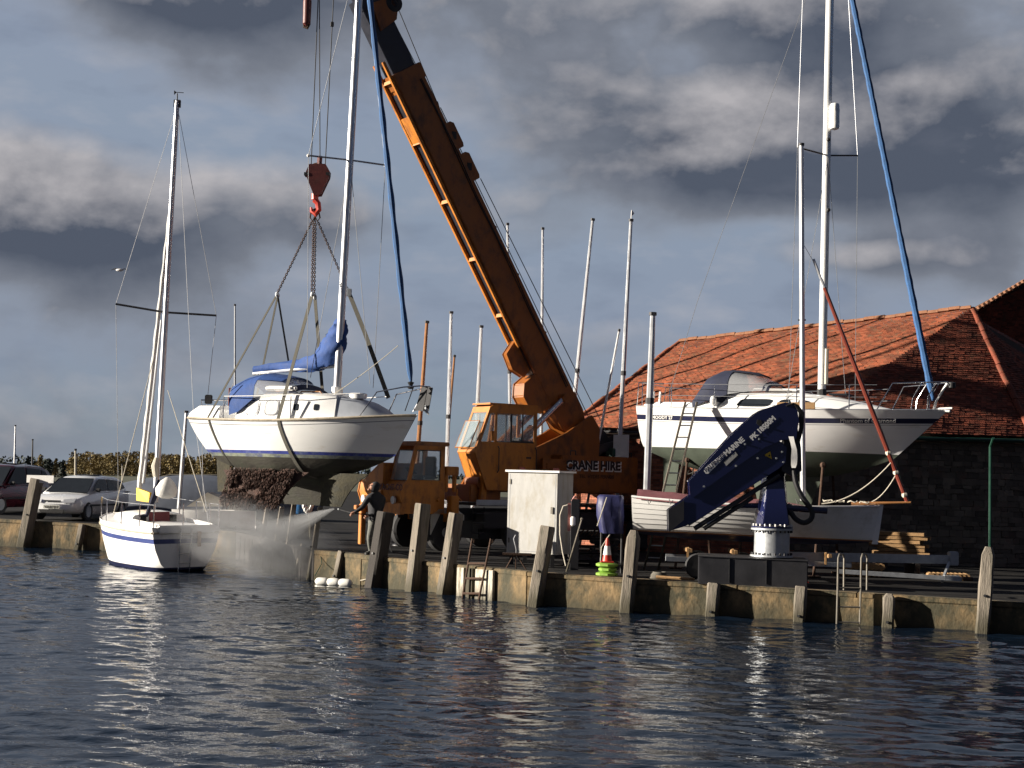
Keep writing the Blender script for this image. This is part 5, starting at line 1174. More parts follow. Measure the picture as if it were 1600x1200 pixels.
    # boom
    P0 = V((-.8, 0, 3.82)); D = V((1, 0, 1.55)).normalized(); Uv = V((-D.z, 0, D.x))   # Uv: the boom's back (upper side)
    def bsec(nm, a, b, w, lo, hi, mt, bev=.02, y=0):
        mm = MB(); rings = []
        for s_ in (a, b): c = P0 + D * s_; rings.append([c + V((0, y - w / 2, 0)) + Uv * lo, c + V((0, y + w / 2, 0)) + Uv * lo, c + V((0, y + w / 2, 0)) + Uv * hi, c + V((0, y - w / 2, 0)) + Uv * hi])
        mm.loft(rings); return mm.build(nm, K[mt], t, bevel=bev)
    bsec('boom_base', .9, 11.85, .62, -.50, .50, 'boom_orange')
    mm = MB(); mm.prism([P0 + V((0, -.31, 0)) + D * a + Uv * b for a, b in ((-.45, -.1), (-.3, .32), (.3, .5), (.9, .5), (.9, -.5), (.2, -.5))], (0, .62, 0)); mm.build('boom_heel', K['boom_orange'], t, bevel=.02)
    bsec('boom_collar', 11.5, 11.95, .72, -.53, .53, 'boom_orange'); bsec('boom_section_two', 11.85, 14.1, .50, -.42, .40, 'boom_black')
    bsec('boom_section_collar', 13.9, 14.25, .58, -.45, .43, 'boom_black'); bsec('boom_section_three', 14.1, 17.6, .40, -.35, .32, 'boom_black')
    for s_ in (3.0, 5.0, 6.6, 8.2, 9.8): bsec('boom_seam', s_, s_ + .06, .635, -.505, .508, 'boom_orange', 0)
    # wheel and horns on the back of the boom
    mm = MB(); mm.lathe([(.10, -.03), (.12, -.05), (.24, -.05), (.27, -.03), (.27, .03), (.24, .05), (.12, .05), (.10, .03)], P0 + D * 13.75 + Uv * .62 + V((0, .28, 0)), (0, 1, 0), 20); mm.build('guide_sheave', K['black'], t)
    mm = MB(); mm.prism([P0 + V((0, .25, 0)) + D * a + Uv * b for a, b in ((13.2, -.2), (13.3, .45), (13.6, .68), (13.95, .6), (14.0, -.1))], (0, .06, 0)); mm.build('sheave_bracket', K['boom_orange'], t)
    for a, b, h in ((9.2, 10.0, .30), (8.15, 9.0, .34)):
        mm = MB(); mm.prism([P0 + V((0, -.16, 0)) + D * q + Uv * w for q, w in ((a, .5), (a, .5 + h * .9), (a + .08, .5 + h), (b - .08, .5 + h), (b, .5 + h * .7), (b, .5))], (0, .32, 0)); mm.build('rope_guide', K['boom_orange'], t, bevel=.02)
        mm = MB(); c = P0 + D * (a + b) / 2 + Uv * (.5 + h * .45) + V((0, .165, 0)); mm.box(c, (.16, .02, .22)); mm.build('guide_slot', K['black'], t)
    mm = MB(); c0, c1 = P0 + D * 10.15 + Uv * .55, P0 + D * 10.7 + Uv * .66; mm.tube([c0, c1], .07, 8); mm.build('wire_clamp', K['black'], t)
    for i, (a, o1, b, o2) in enumerate(((17.4, .36, 10.6, .64), (14.0, .86, 9.95, .62), (10.5, .66, -1.1, .62), (8.1, .84, -1.6, .85))):
        mm = MB(); mm.tube([P0 + D * a + Uv * o1 + V((0, .05 * i, 0)), P0 + D * b + Uv * o2 + V((0, .05 * i, 0)) if b > 0 else V((-1.75 - .4 * (i - 2), .05 * i, 3.7))], .013, 6); mm.build('hoist_rope', K['wire_dark'], t)
    bsec('shade_plate', 1.2, 11.4, .40, -.52, -.495, 'boom_black', .0)  # black strip added as painted shade of the stowed jib on the underside
    # stowed fly jib slung under the boom: two chords with short webs
    for yy in (-.25, .25):
        for lo in (-.575,):
            mm = MB(); mm.beam(P0 + D * 3.1 + Uv * (lo + .01) + V((0, yy * .8, 0)), P0 + D * 12.4 + Uv * lo + V((0, yy, 0)), .09, .09, (0, 1, 0)); mm.build('jib_chord', K['orange'], t, bevel=.006)
    for k in range(5):
        s_ = 4.2 + k * 1.9; f = (s_ - 3.1) / 9.3; yy = lerp(.19, .25, f); mm = MB()
        mm.beam(P0 + D * s_ + Uv * lerp(-.565, -.575, f) + V((0, -yy, 0)), P0 + D * s_ + Uv * lerp(-.565, -.575, f) + V((0, yy, 0)), .10, .05, (1, 0, 0)); mm.build('jib_web', K['orange'], t)
    bsec('jib_plate', 9.9, 10.7, .50, -.60, -.53, 'orange', .01)
    mm = MB(); mm.lathe([(.05, -.1), (.22, -.1), (.22, .1), (.05, .1)], P0 + D * 2.75 + Uv * -.75, (0, 1, 0), 16); mm.prism([P0 + V((0, -.12, 0)) + D * a + Uv * b for a, b in ((2.3, -.5), (2.2, -.8), (2.6, -1.05), (3.1, -1.0), (3.3, -.5))], (0, .24, 0)); mm.build('jib_head', K['boom_orange'], t, bevel=.02)
    mm = MB(); mm.prism([P0 + V((0, -.3, 0)) + D * a + Uv * b for a, b in ((1.1, -.5), (1.0, -.95), (1.25, -1.2), (1.75, -1.22), (2.05, -1.0), (2.1, -.5))], (0, .6, 0)); mm.build('jib_bracket', K['boom_orange'], t, bevel=.03)
    # small fittings: cab hand rails, steps, grille louvres, hose bundle and seam bolts on the boom
    for x in (2.70, 1.36): mm = MB(); mm.tube([(x, 1.19, 2.3), (x, 1.25, 2.36), (x, 1.25, 3.0), (x, 1.19, 3.06)], .016, 6); mm.build('hand_rail', K['black_paint'], t)
    mm = MB(); mm.prism([(2.60, 1.182, 1.9), (1.46, 1.182, 1.9), (1.46, 1.182, 3.12), (2.60, 1.182, 3.12)], (0, .008, 0)); mm.build('cab_door', K['orange'], t, bevel=.003)
    mm = MB(); mm.box((1.6, 1.20, 2.75), (.16, .03, .05)); mm.build('door_handle', K['black'], t)
    for k in range(7): mm = MB(); mm.box((.55, 1.19, 2.05 + k * .09), (.75, .03, .05)); mm.build('louvre', K['boom_orange'], t)
    mm = MB(); mm.box((.55, 1.10, 2.32), (1.0, .14, .86)); mm.build('louvre_panel', K['boom_orange'], t, bevel=.01)
    for k in range(2):
        mm = MB(); mm.tube([P0 + D * (1.2 + 1.3 * i) + Uv * (.30 + .05 * k + .03 * math.sin(i * 2.1 + k)) + V((0, .33, 0)) for i in range(9)], .016, 5); mm.build('boom_hose', K['black'], t)
    for k in range(22): 
        mm = MB(); q = P0 + D * (1.3 + .48 * k) + Uv * -.42 + V((0, .31, 0)); mm.tube([q, q + V((0, .02, 0))], .03, 6); mm.build('seam_bolt', K['boom_orange'], t)
    for x in (-2.5, -.3): mm = MB(); mm.tube([(x, 1.0, 2.86), (x, 1.0, 3.02), (x + .2, 1.0, 3.02), (x + .2, 1.0, 2.86)], .02, 6); mm.build('lifting_eye', K['black_paint'], t)
    for k in range(3): mm = MB(); mm.box((3.35, 1.22, .55 + .28 * k), (.45, .16, .03)); mm.tube([(3.15, 1.22, .5), (3.15, 1.22, 1.3)], .015, 5); mm.tube([(3.55, 1.22, .5), (3.55, 1.22, 1.3)], .015, 5); mm.build('step', K['black_paint'], t)
    # luffing rams
    for yy, lab in ((.46, ''), (-.46, '')):
        a = V((2.55, yy, 2.25)); b = P0 + D * 1.0 + Uv * -.05 + V((0, yy, 0)); mid = a.lerp(b, .58)
        mm = MB(); mm.tube([a, mid], .155, 16); mm.tube([mid - (mid - a).normalized() * .1, mid], .175, 16); r = mm.build('ram_barrel', K['boom_orange'], t)
        mm = MB(); mm.tube([mid, b], .10, 16); mm.build('ram_rod', K['steel'], t)
        mm = MB(); mm.tube([b - V((0, .15, 0)), b + V((0, .15, 0))], .14, 12); mm.build('ram_eye', K['boom_orange'], t)
    # falls down to the hook block
    hd = Mc @ (P0 + D * 17.5)
    mm = MB(); mm.prism([P0 + V((0, -.25, 0)) + D * a + Uv * b for a, b in ((17.2, -.4), (17.2, .35), (18.0, .35), (18.2, -.2), (17.9, -.6))], (0, .5, 0)); mm.build('boom_head', K['boom_orange'], t, bevel=.02)
    for x0, x1, dy in ((497, 486, -.1), (499, 499, .0), (521, 508, .1)):
        mm = MB(); mm.tube([U(x0 + (x0 - x1) * .2, -60, 38.8 + dy), U(x0, 0, 38.8 + dy), U(x1 if x1 != 499 else 500, 262, 38.9 + dy)], .014, 6); mm.build('hoist_rope', K['wire_dark'], t, world=True)
    mm = MB(); p = U(519, 38, 38.9); mm.tube([p - V((0, 0, .06)), p + V((0, 0, .06))], .05, 8); mm.build('rope_clamp', K['black'], t, world=True)
crane()

# ---------------------------------------------------------------- navy loader crane on its pedestal
def loader():
    Y = 31.35; pc = U(1205, 850, Y)
    pl = thing('crane_plinth', 'matt black steel plinth on the quay edge under the navy loader crane', 'plinth', G(1180, Y))
    a, b = G(1092, Y - .45), G(1262, Y - .72); z = a.z; zt = U(1180, 869, Y).z
    m = MB(); d = (b - a).normalized(); n = V((-d.y, d.x, 0))
    m.prism([a, b, b + n * 1.3, a + n * 1.3], (0, 0, zt - z)); m.v = [(x, y, zz) for x, y, zz in m.v]; m.build('plinth_block', K['black_paint'], pl, world=True, bevel=.02)
    for f in (.28, .62): m = MB(); p = a.lerp(b, f) - n * .012; m.box((p.x, p.y, (z + zt) / 2), (.012, .02, zt - z - .08)); m.build('panel_seam', K['black'], pl, world=True)
    t = thing('loader_crane', 'folded navy blue loader crane on a grey steel pedestal', 'loader crane', (pc.x, Y, zt))
    c = V((pc.x, Y - .05, 0)); z1 = U(1205, 828, Y).z
    m = MB(); m.lathe([(.39, zt), (.39, z1)], c, n=32); m.build('pedestal', K['galv'], t, world=True)
    for zz, r in ((zt, .47), (z1, .47)): m = MB(); m.lathe([(r, zz + .002), (r, zz + .045)], c, n=32); m.build('flange', K['galv'] if r else 0, t, world=True, bevel=.004)
    m = MB(); m.lathe([(.46, z1 + .05), (.46, z1 + .09)], c, n=32); m.build('upper_flange', K['navy'], t, world=True)
    for k in range(24):
        an = 2 * math.pi * k / 24
        for zz in (zt + .045, z1 - .05, z1 + .09): m = MB(); p = c + V((.435 * math.cos(an), .435 * math.sin(an), zz)); m.tube([p, p + V((0, 0, .05))], .02, 6); m.build('bolt', K['white_paint'] if zz > z1 else K['black'], t, world=True) if (math.sin(an) < .3) else None
    # faceted column
    def ring(px0, px1, py, dy): a, b = U(px0, py, Y), U(px1, py, Y); w = (b.x - a.x) / 2; cc = (a + b) / 2; return [cc + V((x * w, y * dy, 0)) for x, y in ((-1, -.25), (-.75, -1), (.75, -1), (1, -.25), (1, .6), (.6, 1), (-.6, 1), (-1, .6))]
    m = MB(); m.loft([ring(1180, 1234, 820, .42), ring(1181, 1233, 812, .42), ring(1188, 1229, 780, .30), [p + V((0, .30, 0)) for p in ring(1196, 1230, 745, .22)], [p + V((0, .42, 0)) for p in ring(1206, 1240, 715, .2)], [p + V((0, .42, 0)) for p in ring(1212, 1246, 690, .18)]]); m.build('column', K['navy'], t, world=True, bevel=.012)
    m = MB(); m.tube([U(1226, 793, Y - .1), U(1292, 798, Y - .1)], .075, 14); m.tube([U(1226, 793, Y - .1), U(1236, 794, Y - .1)], .10, 12); s = m.build('slew_cylinder', K['navy'], t, world=True)
    m = MB(); m.tube([U(1288, 798, Y - .1), U(1294, 798.4, Y - .1)], .088, 12); m.build('end_cap', K['navy'], s, world=True)
    m = MB(); m.tube([U(1140, 790, Y), U(1190, 790, Y)], .06, 10); m.box(U(1192, 790, Y), (.25, .3, .22)); m.build('valve_chest', K['navy'], t, world=True, bevel=.01)
    def slab(nm, px, y0, th, mt, bev=.02, label=None): m = MB(); m.prism([U(x, y, y0) for x, y in px], (0, th, 0)); return m.build(nm, K[mt], t, world=True, bevel=bev, label=label)
    lo = slab('inner_boom', [(1047, 796), (1068, 782), (1120, 746), (1160, 722), (1214, 687), (1228, 700), (1226, 722), (1216, 731), (1085, 814), (1067, 822), (1046, 828)], Y - .16, .32, 'navy')
    slab('boom_nose', [(1045, 797), (1068, 783), (1068, 812), (1046, 830)], Y - .18, .36, 'black_paint', .01)
    up = slab('outer_boom', [(1078, 752), (1097, 732), (1143, 681), (1180, 648), (1190, 642), (1227, 630), (1243, 634), (1247, 655), (1243, 684), (1222, 686), (1194, 698), (1130, 742), (1080, 778)], Y - .20, .34, 'navy')
    slab('pivot_hub', [(1183, 656), (1189, 656), (1191, 661), (1187, 666), (1182, 662)], Y - .215, .02, 'black', 0)
    slab('knuckle_link', [(1226, 686), (1244, 660), (1251, 700), (1252, 735), (1240, 745), (1222, 735)], Y - .12, .26, 'black_paint', .01)
    for (x, y) in ((1100, 760), (1150, 728), (1164, 694), (1200, 668), (1186, 686), (1213, 716), (1184, 716), (1222, 706), (1224, 722)):
        m = MB(); p = U(x, y, Y - .205); m.tube([p, p - V((0, .02, 0))], .022, 8); m.build('bolt', K['galv'], t, world=True)
    # hydraulic cylinders under the boom
    for (a, b), r, mt in ((((1085, 826), (1218, 742)), .055, 'black_paint'), (((1090, 822), (1132, 797)), .02, 'steel'), (((1100, 826), (1175, 778)), .05, 'black'), (((1104, 818), (1124, 806)), .028, 'white_paint'), (((1076, 821), (1190, 748)), .018, 'wire')):
        m = MB(); m.tube([U(*a, Y - .1), U(*b, Y - .05)], r, 10); m.build('hydraulic_cylinder', K[mt], t, world=True)
    # hoses
    for k in range(4):
        m = MB(); o = k * 2.2; m.tube([U(1228 + o, 634, Y - .2 + .03 * k), U(1240 + o, 630 + k, Y - .2), U(1249 + o, 645, Y - .18), U(1250 + o * .7, 668, Y - .15), U(1245 + o * .6, 690, Y - .12)], .02, 6); m.build('hydraulic_hose', K['black'], t, world=True)
    pts = [U(1240, 735, Y - .1), U(1243, 755, Y - .12), U(1252, 775, Y - .15), U(1262, 788, Y - .15), U(1270, 800, Y - .15), U(1268, 812, Y - .15), U(1256, 818, Y - .16), U(1243, 812, Y - .16), U(1234, 798, Y - .12), U(1229, 784, Y - .1)]
    P = []
    for i in range(len(pts) - 1): P += [pts[i].lerp(pts[i + 1], k / 4) for k in range(4)]
    for _ in range(2): P = [P[0]] + [(P[i - 1] + P[i] + P[i + 1]) / 3 for i in range(1, len(P) - 1)] + [P[-1]]
    m = MB(); m.tube(P, .06, 10); h = m.build('wrapped_hose', K['black'], t, world=True)
    for i in range(1, len(P) - 1, 2): m = MB(); q = P[i]; dd = (P[i + 1] - P[i]).normalized(); m.tube([q - dd * .02, q + dd * .028], .068, 10); m.build('yellow_band', K['yellow_tape'], h, world=True)
    m = MB(); m.loft([[U(x0, y, Y - .24 + .02 * math.sin(y)), U(x1, y, Y - .26)] for y, x0, x1 in ((682, 1232, 1240), (692, 1235, 1242), (702, 1237, 1245), (715, 1236, 1246), (726, 1236, 1245), (731, 1237, 1243))], closed=False, caps=False); m.build('rag', K['white_paint'], t, world=True)
    # lettering along the outer boom
    def letter(s, x, y, x2, y2, size, mt, nm, off=.212, **k):
        o = U(x, y, Y - off); dx = U(x2, y2, Y - off) - o; dx.y = 0; text_mesh(nm, s, size, K[mt], t, plane_frame(o, dx, (0, 0, 1)), ext=.001, **k)
    o_ = U(1119, 727, Y - .206); e_ = U(1136, 711, Y - .206)
    def plate(px, mt, off, th=.004, nm='badge'): m = MB(); m.prism([U(x, y, Y - off) for x, y in px], (0, th, 0)); return m.build(nm, K[mt], t, world=True, smooth=0)
    plate([(1103, 740), (1100, 736), (1102, 731), (1131, 707), (1136, 706), (1131, 716), (1107, 740)], 'white_paint', .206, .005, 'name_badge')
    letter('PALFINGER', 1118, 723, 1132, 711, .125, 'navy', 'maker_lettering', bold=.004, spacing=.92)
    letter('MARINE', 1147, 698, 1161, 686, .155, 'white_paint', 'maker_lettering', bold=.006, spacing=.98)
    letter('PK 18500M', 1192, 669, 1205, 657, .15, 'white_paint', 'type_lettering', bold=.008)
    plate([(1131, 722), (1149, 706), (1153, 711), (1135, 728)], 'box_grey', .206, .005, 'data_plate')
    plate([(1193, 711), (1204, 704), (1207, 719)], 'black', .1665, .004, 'warning_sign_edge'); plate([(1194.5, 711), (1203.6, 705.4), (1206, 717.3)], 'yellow', .170, .003, 'warning_sign'); plate([(1200, 713), (1203, 708.5), (1202.4, 711), (1204, 711), (1201.4, 715.5), (1202, 712.6)], 'black', .172, .002, 'lightning_mark')
loader()

# ---------------------------------------------------------------- small things along the quay
def cone(px, py, h, label, bases=0, Y=None):
    q, d = quay_at(px, py + 5); Y = Y or q.y + .45; g = G(px, Y)
    t = thing('traffic_cone', label, 'traffic cone', g, 'traffic cones on the quay'); z = g.z
    if bases:
        b = thing('barrier_feet', 'stack of lime green plastic feet under the near traffic cone', 'barrier feet', g)
        for k in range(bases):
            m = MB(); rr = .25 if k % 2 == 0 else .21; m.lathe([(rr * .8, z), (rr, z + .03), (rr, z + .075), (rr * .75, z + .10)], (g.x + .02 * (k % 2), g.y, 0), n=8); m.build('foot', K['lime'], b, world=True); z += .105
        t.location.z = z; bpy.context.view_layer.update()
    m = MB(); m.box((g.x, g.y, z + .015), (.30, .30, .03)); m.build('base', K['red_paint'], t, world=True, bevel=.008)
    R0, R1 = .115, .03
    def rr(f): return lerp(R0, R1, f)
    for f0, f1, mt, nm in ((0, .27, 'red_paint', 'lower_body'), (.27, .66, 'white_paint', 'reflective_sleeve'), (.66, 1, 'red_paint', 'tip')):
        m = MB(); e = .003 if mt == 'white_paint' else 0; m.lathe([(rr(f0) + e, z + .03 + h * f0), (rr(f1) + e, z + .03 + h * f1)], (g.x, g.y, 0), n=18); m.build(nm, K[mt], t, world=True)
cone(948, 898, .52, 'orange and white traffic cone standing on lime green feet at the wall edge', 3)
cone(1252, 870, .50, 'orange and white traffic cone behind the black plinth', 0, 32.6)

def cabinet():
    Y = 35.0; t = thing('steel_cabinet', 'tall pale grey steel cabinet with an overhanging lid beside the crane', 'cabinet', G(832, Y))
    a, b = U(791, 864, Y + .25), U(869, 866, Y - .35); zt = U(830, 738, Y).z; zb = U(830, 865, Y).z
    d = (b - a); d.z = 0; n = V((-d.y, d.x, 0)).normalized(); a.z = b.z = zb
    if n.y < 0: n = -n
    m = MB(); m.prism([a, b, b + n * .95, a + n * .95], (0, 0, zt - zb)); m.build('cabinet_body', K['box_grey'], t, world=True, bevel=.012)
    dd = d.normalized(); a2 = a - dd * .06 - n * .05; b2 = b + dd * .06 - n * .05
    m = MB(); q = [V((p.x, p.y, zt + .003)) for p in (a2, b2, b2 + n * 1.05, a2 + n * 1.05)]; m.prism(q, (0, 0, .05)); m.build('lid', K['white_paint'], t, world=True, bevel=.006)
    for f in (.25, .93): m = MB(); p = a.lerp(b, f) + n * .1; m.box((p.x, p.y, zt + .09), (.14, .1, .07)); m.build('lifting_lug', K['red_oxide'], t, world=True, bevel=.01)
    for f in (.08, .9):
        for g in (.08, .85): m = MB(); p = a.lerp(b, f) + n * g; m.box((p.x, p.y, (zb + zg(p.x)) / 2), (.1, .1, zb - zg(p.x))); m.build('foot', K['black'], t, world=True)
    m = MB(); m.prism([a.lerp(b, .33) - n * .008 + V((0, 0, .05)), a.lerp(b, .34) - n * .008 + V((0, 0, .05)), a.lerp(b, .34) - n * .008 + V((0, 0, zt - zb - .03)), a.lerp(b, .33) - n * .008 + V((0, 0, zt - zb - .03))], n * .006); 
    U1 = (b - a).normalized()
    def onface(f0, z0, f1, z1, nm, mt, o=.012, th=.012): m = MB(); p, q = a + d * f0 - n * o, a + d * f1 - n * o; m.prism([(p.x, p.y, zb + z0), (q.x, q.y, zb + z0), (q.x, q.y, zb + z1), (p.x, p.y, zb + z1)], n * th); return m.build(nm, K[mt], t, world=True, bevel=.002)
    H_ = zt - zb
    for f in (.04, .955): onface(f, .05, f + .006, H_ - .05, 'door_gap', 'wire', .003, .004)
    onface(.04, .05, .96, .058, 'door_gap', 'wire', .003, .004)
    onface(.88, H_ * .5, .92, H_ * .5 + .16, 'door_handle', 'dull_steel', .03, .03)
    for z in (.25, H_ - .3): onface(.035, z, .06, z + .12, 'hinge', 'dull_steel', .016, .016)
    # tripod mooring fitting standing before it
    t2 = thing('mooring_bracket', 'rusty bracket with a bent rod on the wall top before the grey cabinet', 'bracket', U(805, 885, 33.6))
    Y2 = 33.5
    m = MB(); m.tube([U(806, 892, Y2), U(807, 858, Y2), U(803, 842, Y2), U(806, 836, Y2)], .018, 6); m.build('bent_rod', K['wire'], t2, world=True)
    m = MB(); m.box(U(808, 866, Y2), (.7, .12, .06)); m.build('plate', K['rust'], t2, world=True, bevel=.01)
    for x0, x1 in ((802, 788), (808, 824), (806, 806)): m = MB(); m.tube([U(x0, 868, Y2), U(x1, 893, Y2)], .02, 6); m.build('leg', K['rust'], t2, world=True)
cabinet()

def pump():
    Y = 33.9; t = thing('fuel_stand', 'slim hose stand with a pale pink strip and looped hose beside the grey cabinet', 'hose stand', G(897, Y))
    m = MB(); g = G(897, Y); m.box((g.x, Y + .05, (g.z + U(897, 780, Y).z) / 2), (.20, .16, U(897, 780, Y).z - g.z)); m.build('post', K['black_paint'], t, world=True, bevel=.01)
    m = MB(); p, q = U(889, 830, Y - .08), U(890, 786, Y - .08); m.beam(p, q, .075, .02, (0, 1, 0)); m.build('sign_strip', K['pink'], t, world=True)
    m = MB(); m.lathe([(.03, 0), (.06, .03), (.06, .20), (.03, .23)], U(895, 822, Y - .12), n=10); m.build('white_bottle', K['white_paint'], t, world=True)
    m = MB(); m.tube([U(887, 789, Y - .1), U(880, 791, Y - .1), U(875, 805, Y - .1), U(875, 835, Y - .1), U(879, 862, Y - .1), U(884, 884, Y - .15)], .02, 6); m.build('hose', K['rope'], t, world=True)
    for s in (-1, 1): m = MB(); m.tube([U(898 + s * 5, 783, Y), U(898, 775, Y)], .018, 5); m.build('bracket', K['pink'], t, world=True)
    o = MB(); o.tube([U(884, 897, 33.1), U(909, 812, 33.6)], .022, 7); o.ball(U(909, 811, 33.6), .035, 6); o = o.build('boat_hook', K['grey_wood']); tag(o, 'boat hook leaning from the wall top beside the hose stand', 'boat hook')
    # shrouded machine in blue tarpaulin
    Y = 33.6; t = thing('tarpaulin_cover', 'purple blue tarpaulin shrouding a machine near the traffic cone', 'tarpaulin', G(950, Y))
    m = MB(); rg = random.Random(4); rows = []
    for k, (py, x0, x1, dp) in enumerate(((773, 938, 974, .25), (776, 935, 975, .32), (790, 933, 974, .34), (806, 933, 975, .33), (820, 936, 974, .34), (833, 939, 975, .33))):
        a, b = U(x0, py, Y - .2), U(x1, py, Y - .2); r = []
        for j in range(24):
            an = 2 * math.pi * j / 24; ex = .5; cx = math.copysign(abs(math.cos(an)) ** ex, math.cos(an)); sy = math.copysign(abs(math.sin(an)) ** ex, math.sin(an)); w = (b.x - a.x) / 2; f = 1 + .05 * math.sin(j * 1.9 + k * .7) * min(1, k)
            r.append(V(((a.x + b.x) / 2 + cx * w * f, Y + sy * dp * f, a.z)))
        rows.append(r)
    m.loft(rows); m.build('sheet', K['tarp'], t, world=True, smooth=60)
    for x in (940, 972): 
        for dy in (-.2, .2): m = MB(); p = U(x, 832, Y + dy); m.tube([p, (p.x, p.y, zg(p.x))], .03, 6); m.build('frame_leg', K['black'], t, world=True)
    wires(t, 'bungee', [[U(948, 777, Y - .40), U(933, 822, Y - .42)], [U(953, 835, Y - .3), U(940, 855, Y - .3), U(938, 885, Y - .35)]], .014, K['rope'])
    # crates and pallets of junk under the crane tail
    t = thing('pallet_stack', 'dark stacked pallets and iron angle beneath the crane tail', 'pallets', G(925, 36))
    for k in range(5):
        g = G(925, 36.2); m = MB(); m.box((g.x + .03 * (k % 2), g.y, g.z + .09 + .19 * k), (1.3, 1.0, .03)); 
        for x in (-.55, 0, .55): m.box((g.x + x, g.y, g.z + .03 + .19 * k), (.1, 1.0, .09))
        m.build('pallet', K['dark_wood'], t, world=True)
    for k in range(6): m = MB(); a = U(905 + k * 6, 838, 35.4); b = U(913 + k * 6, 826 + (k % 3) * 2, 35.4); m.tube([a, b], .022, 5); m.build('iron_angle', K['rust'], t, world=True)
pump()

def ladders():
    # timber-backed ladder between the tall piles
    q, d = quay_at(745, 935); nrm = V((d.y, -d.x, 0)); Y = q.y - .02
    fb = thing('fender_boards', 'pale whitewashed boards on the wall behind the rusty ladder', 'boards', (q.x, q.y, 0))
    for px, w in ((722, 13), (736, 12), (752, 15), (766, 16)):
        qq, dd = quay_at(px, 935); c = qq + nrm * .05; m = MB(); m.box((c.x, c.y, -.10), (w * 33 / 2200 / abs(dd.x) * .9, .08, 1.6), Matrix.Rotation(math.atan2(dd.y, dd.x), 3, 'Z')); m.build('board', K['whitewash'] if px != 736 else K['grey_wood'], fb, world=True, bevel=.008)
    t = thing('quay_ladder', 'rusty ladder with curled rail tops on whitewashed boards', 'ladder', (q.x, q.y, 0), 'ladders down to the water')
    for x0, x1 in ((722, 738), (748, 767)):
        qq, _ = quay_at(x0, 930); Y = qq.y - .32; m = MB(); m.tube([U(x0, 938, Y), U(x1 - 1, 848, Y), U(x1, 842, Y), U(x1 + 2.5, 843, Y), U(x1 + 2, 848, Y)], .026, 8); m.build('rail', K['rust'], t, world=True)
    for f, mt in ((.12, 'rust'), (.38, 'rust'), (.64, 'rust')):
        qa, _ = quay_at(722, 930); qb, _ = quay_at(748, 930)
        m = MB(); m.tube([U(722, 938, qa.y - .32).lerp(U(737, 848, qa.y - .32), f), U(748, 938, qb.y - .32).lerp(U(766, 848, qb.y - .32), f)], .028, 6); m.build('rung', K[mt], t, world=True)
    q, d = quay_at(1330, 960); Y = q.y - .22
    t = thing('quay_ladder', 'galvanised ladder with tall hoop handrails right of the black plinth', 'ladder', (q.x, q.y, 0), 'ladders down to the water')
    for x in (1309, 1345):
        m = MB(); m.tube([U(x - 1.5, 975, Y), U(x, 920, Y), U(x + 1, 872, Y), U(x + 3, 866, Y), U(x + 8, 866, Y + .5), U(x + 10, 872, Y + .6), U(x + 9.5, 922, Y + .62)], .022, 8); m.build('rail', K['dull_steel'], t, world=True)
    for y in (918, 948, 972): m = MB(); m.tube([U(1308.5, y, Y), U(1344.5, y + .8, Y)], .02, 6); m.build('rung', K['dull_steel'], t, world=True)
ladders()

def floats():
    q, _ = quay_at(520, 905); Y = 36.75
    t = thing('fender_string', 'string of three white fenders floating under the wall corner', 'fenders', U(520, 906, Y))
    for k, (x0, x1) in enumerate(((494, 512), (512, 530), (530, 547))):
        y = 901 + (x0 - 494) * .11; Yk = Y - k * .12; a, b = U(x0, y, Yk), U(x1, y + 1.5, Yk - .1); a.z = b.z = .07 + .0 * k; r = .105
        m = MB(); m.lathe([(.03, -.02), (r * .85, .03), (r, .09), (r, .27), (r * .8, .33), (.04, .37)], a, (b - a), 14); m.build('fender', K['fender'], t, world=True, smooth=60)
    m = MB(); m.tube([U(492, 900, Y), U(503, 880, 37.6), U(500, 861, 38)], .012, 5); m.build('fender_line', K['gutter_green'], t, world=True)
    o = MB(); o.tube(sagline(U(563, 907, 36.6), U(606, 888, 36.0), .05), .012, 5); o = o.build('mooring_line', K['rope']); tag(o, 'thin pale line tied low across the dark pile', 'rope')
    o = MB(); q1 = [U(x, y, Yq) for x, y, Yq in ((600, 876, 36.3), (640, 884, 35.6), (665, 890, 35.2), (712, 897, 34.5))]; o.tube(q1, .02, 6); o = o.build('safety_cable', K['black']); tag(o, 'dark cable strung along the wall top between the tall piles', 'cable')
    for px, Y_, lab in ((1030, 31.8, 'coil of dark rope on the wall top right of the pointed pile'),):
        m = MB(); g = G(px, Y_ + .2)
        for k in range(5): m.tube([g + V(((.22 - .02 * k) * math.cos(a), (.16) * math.sin(a), .02 + .03 * k)) for a in [R(30 * j) for j in range(13)]], .018, 5)
        o = m.build('rope_coil', K['rope_dark']); tag(o, lab, 'rope coil')
    o = MB(); o.tube([G(1025, 31.75, .06), G(1085, 31.5, .05)], .035, 6); o = o.build('timber_offcut', K['raw_wood']); tag(o, 'pale timber length lying on the wall top left of the black plinth', 'timber')
floats()

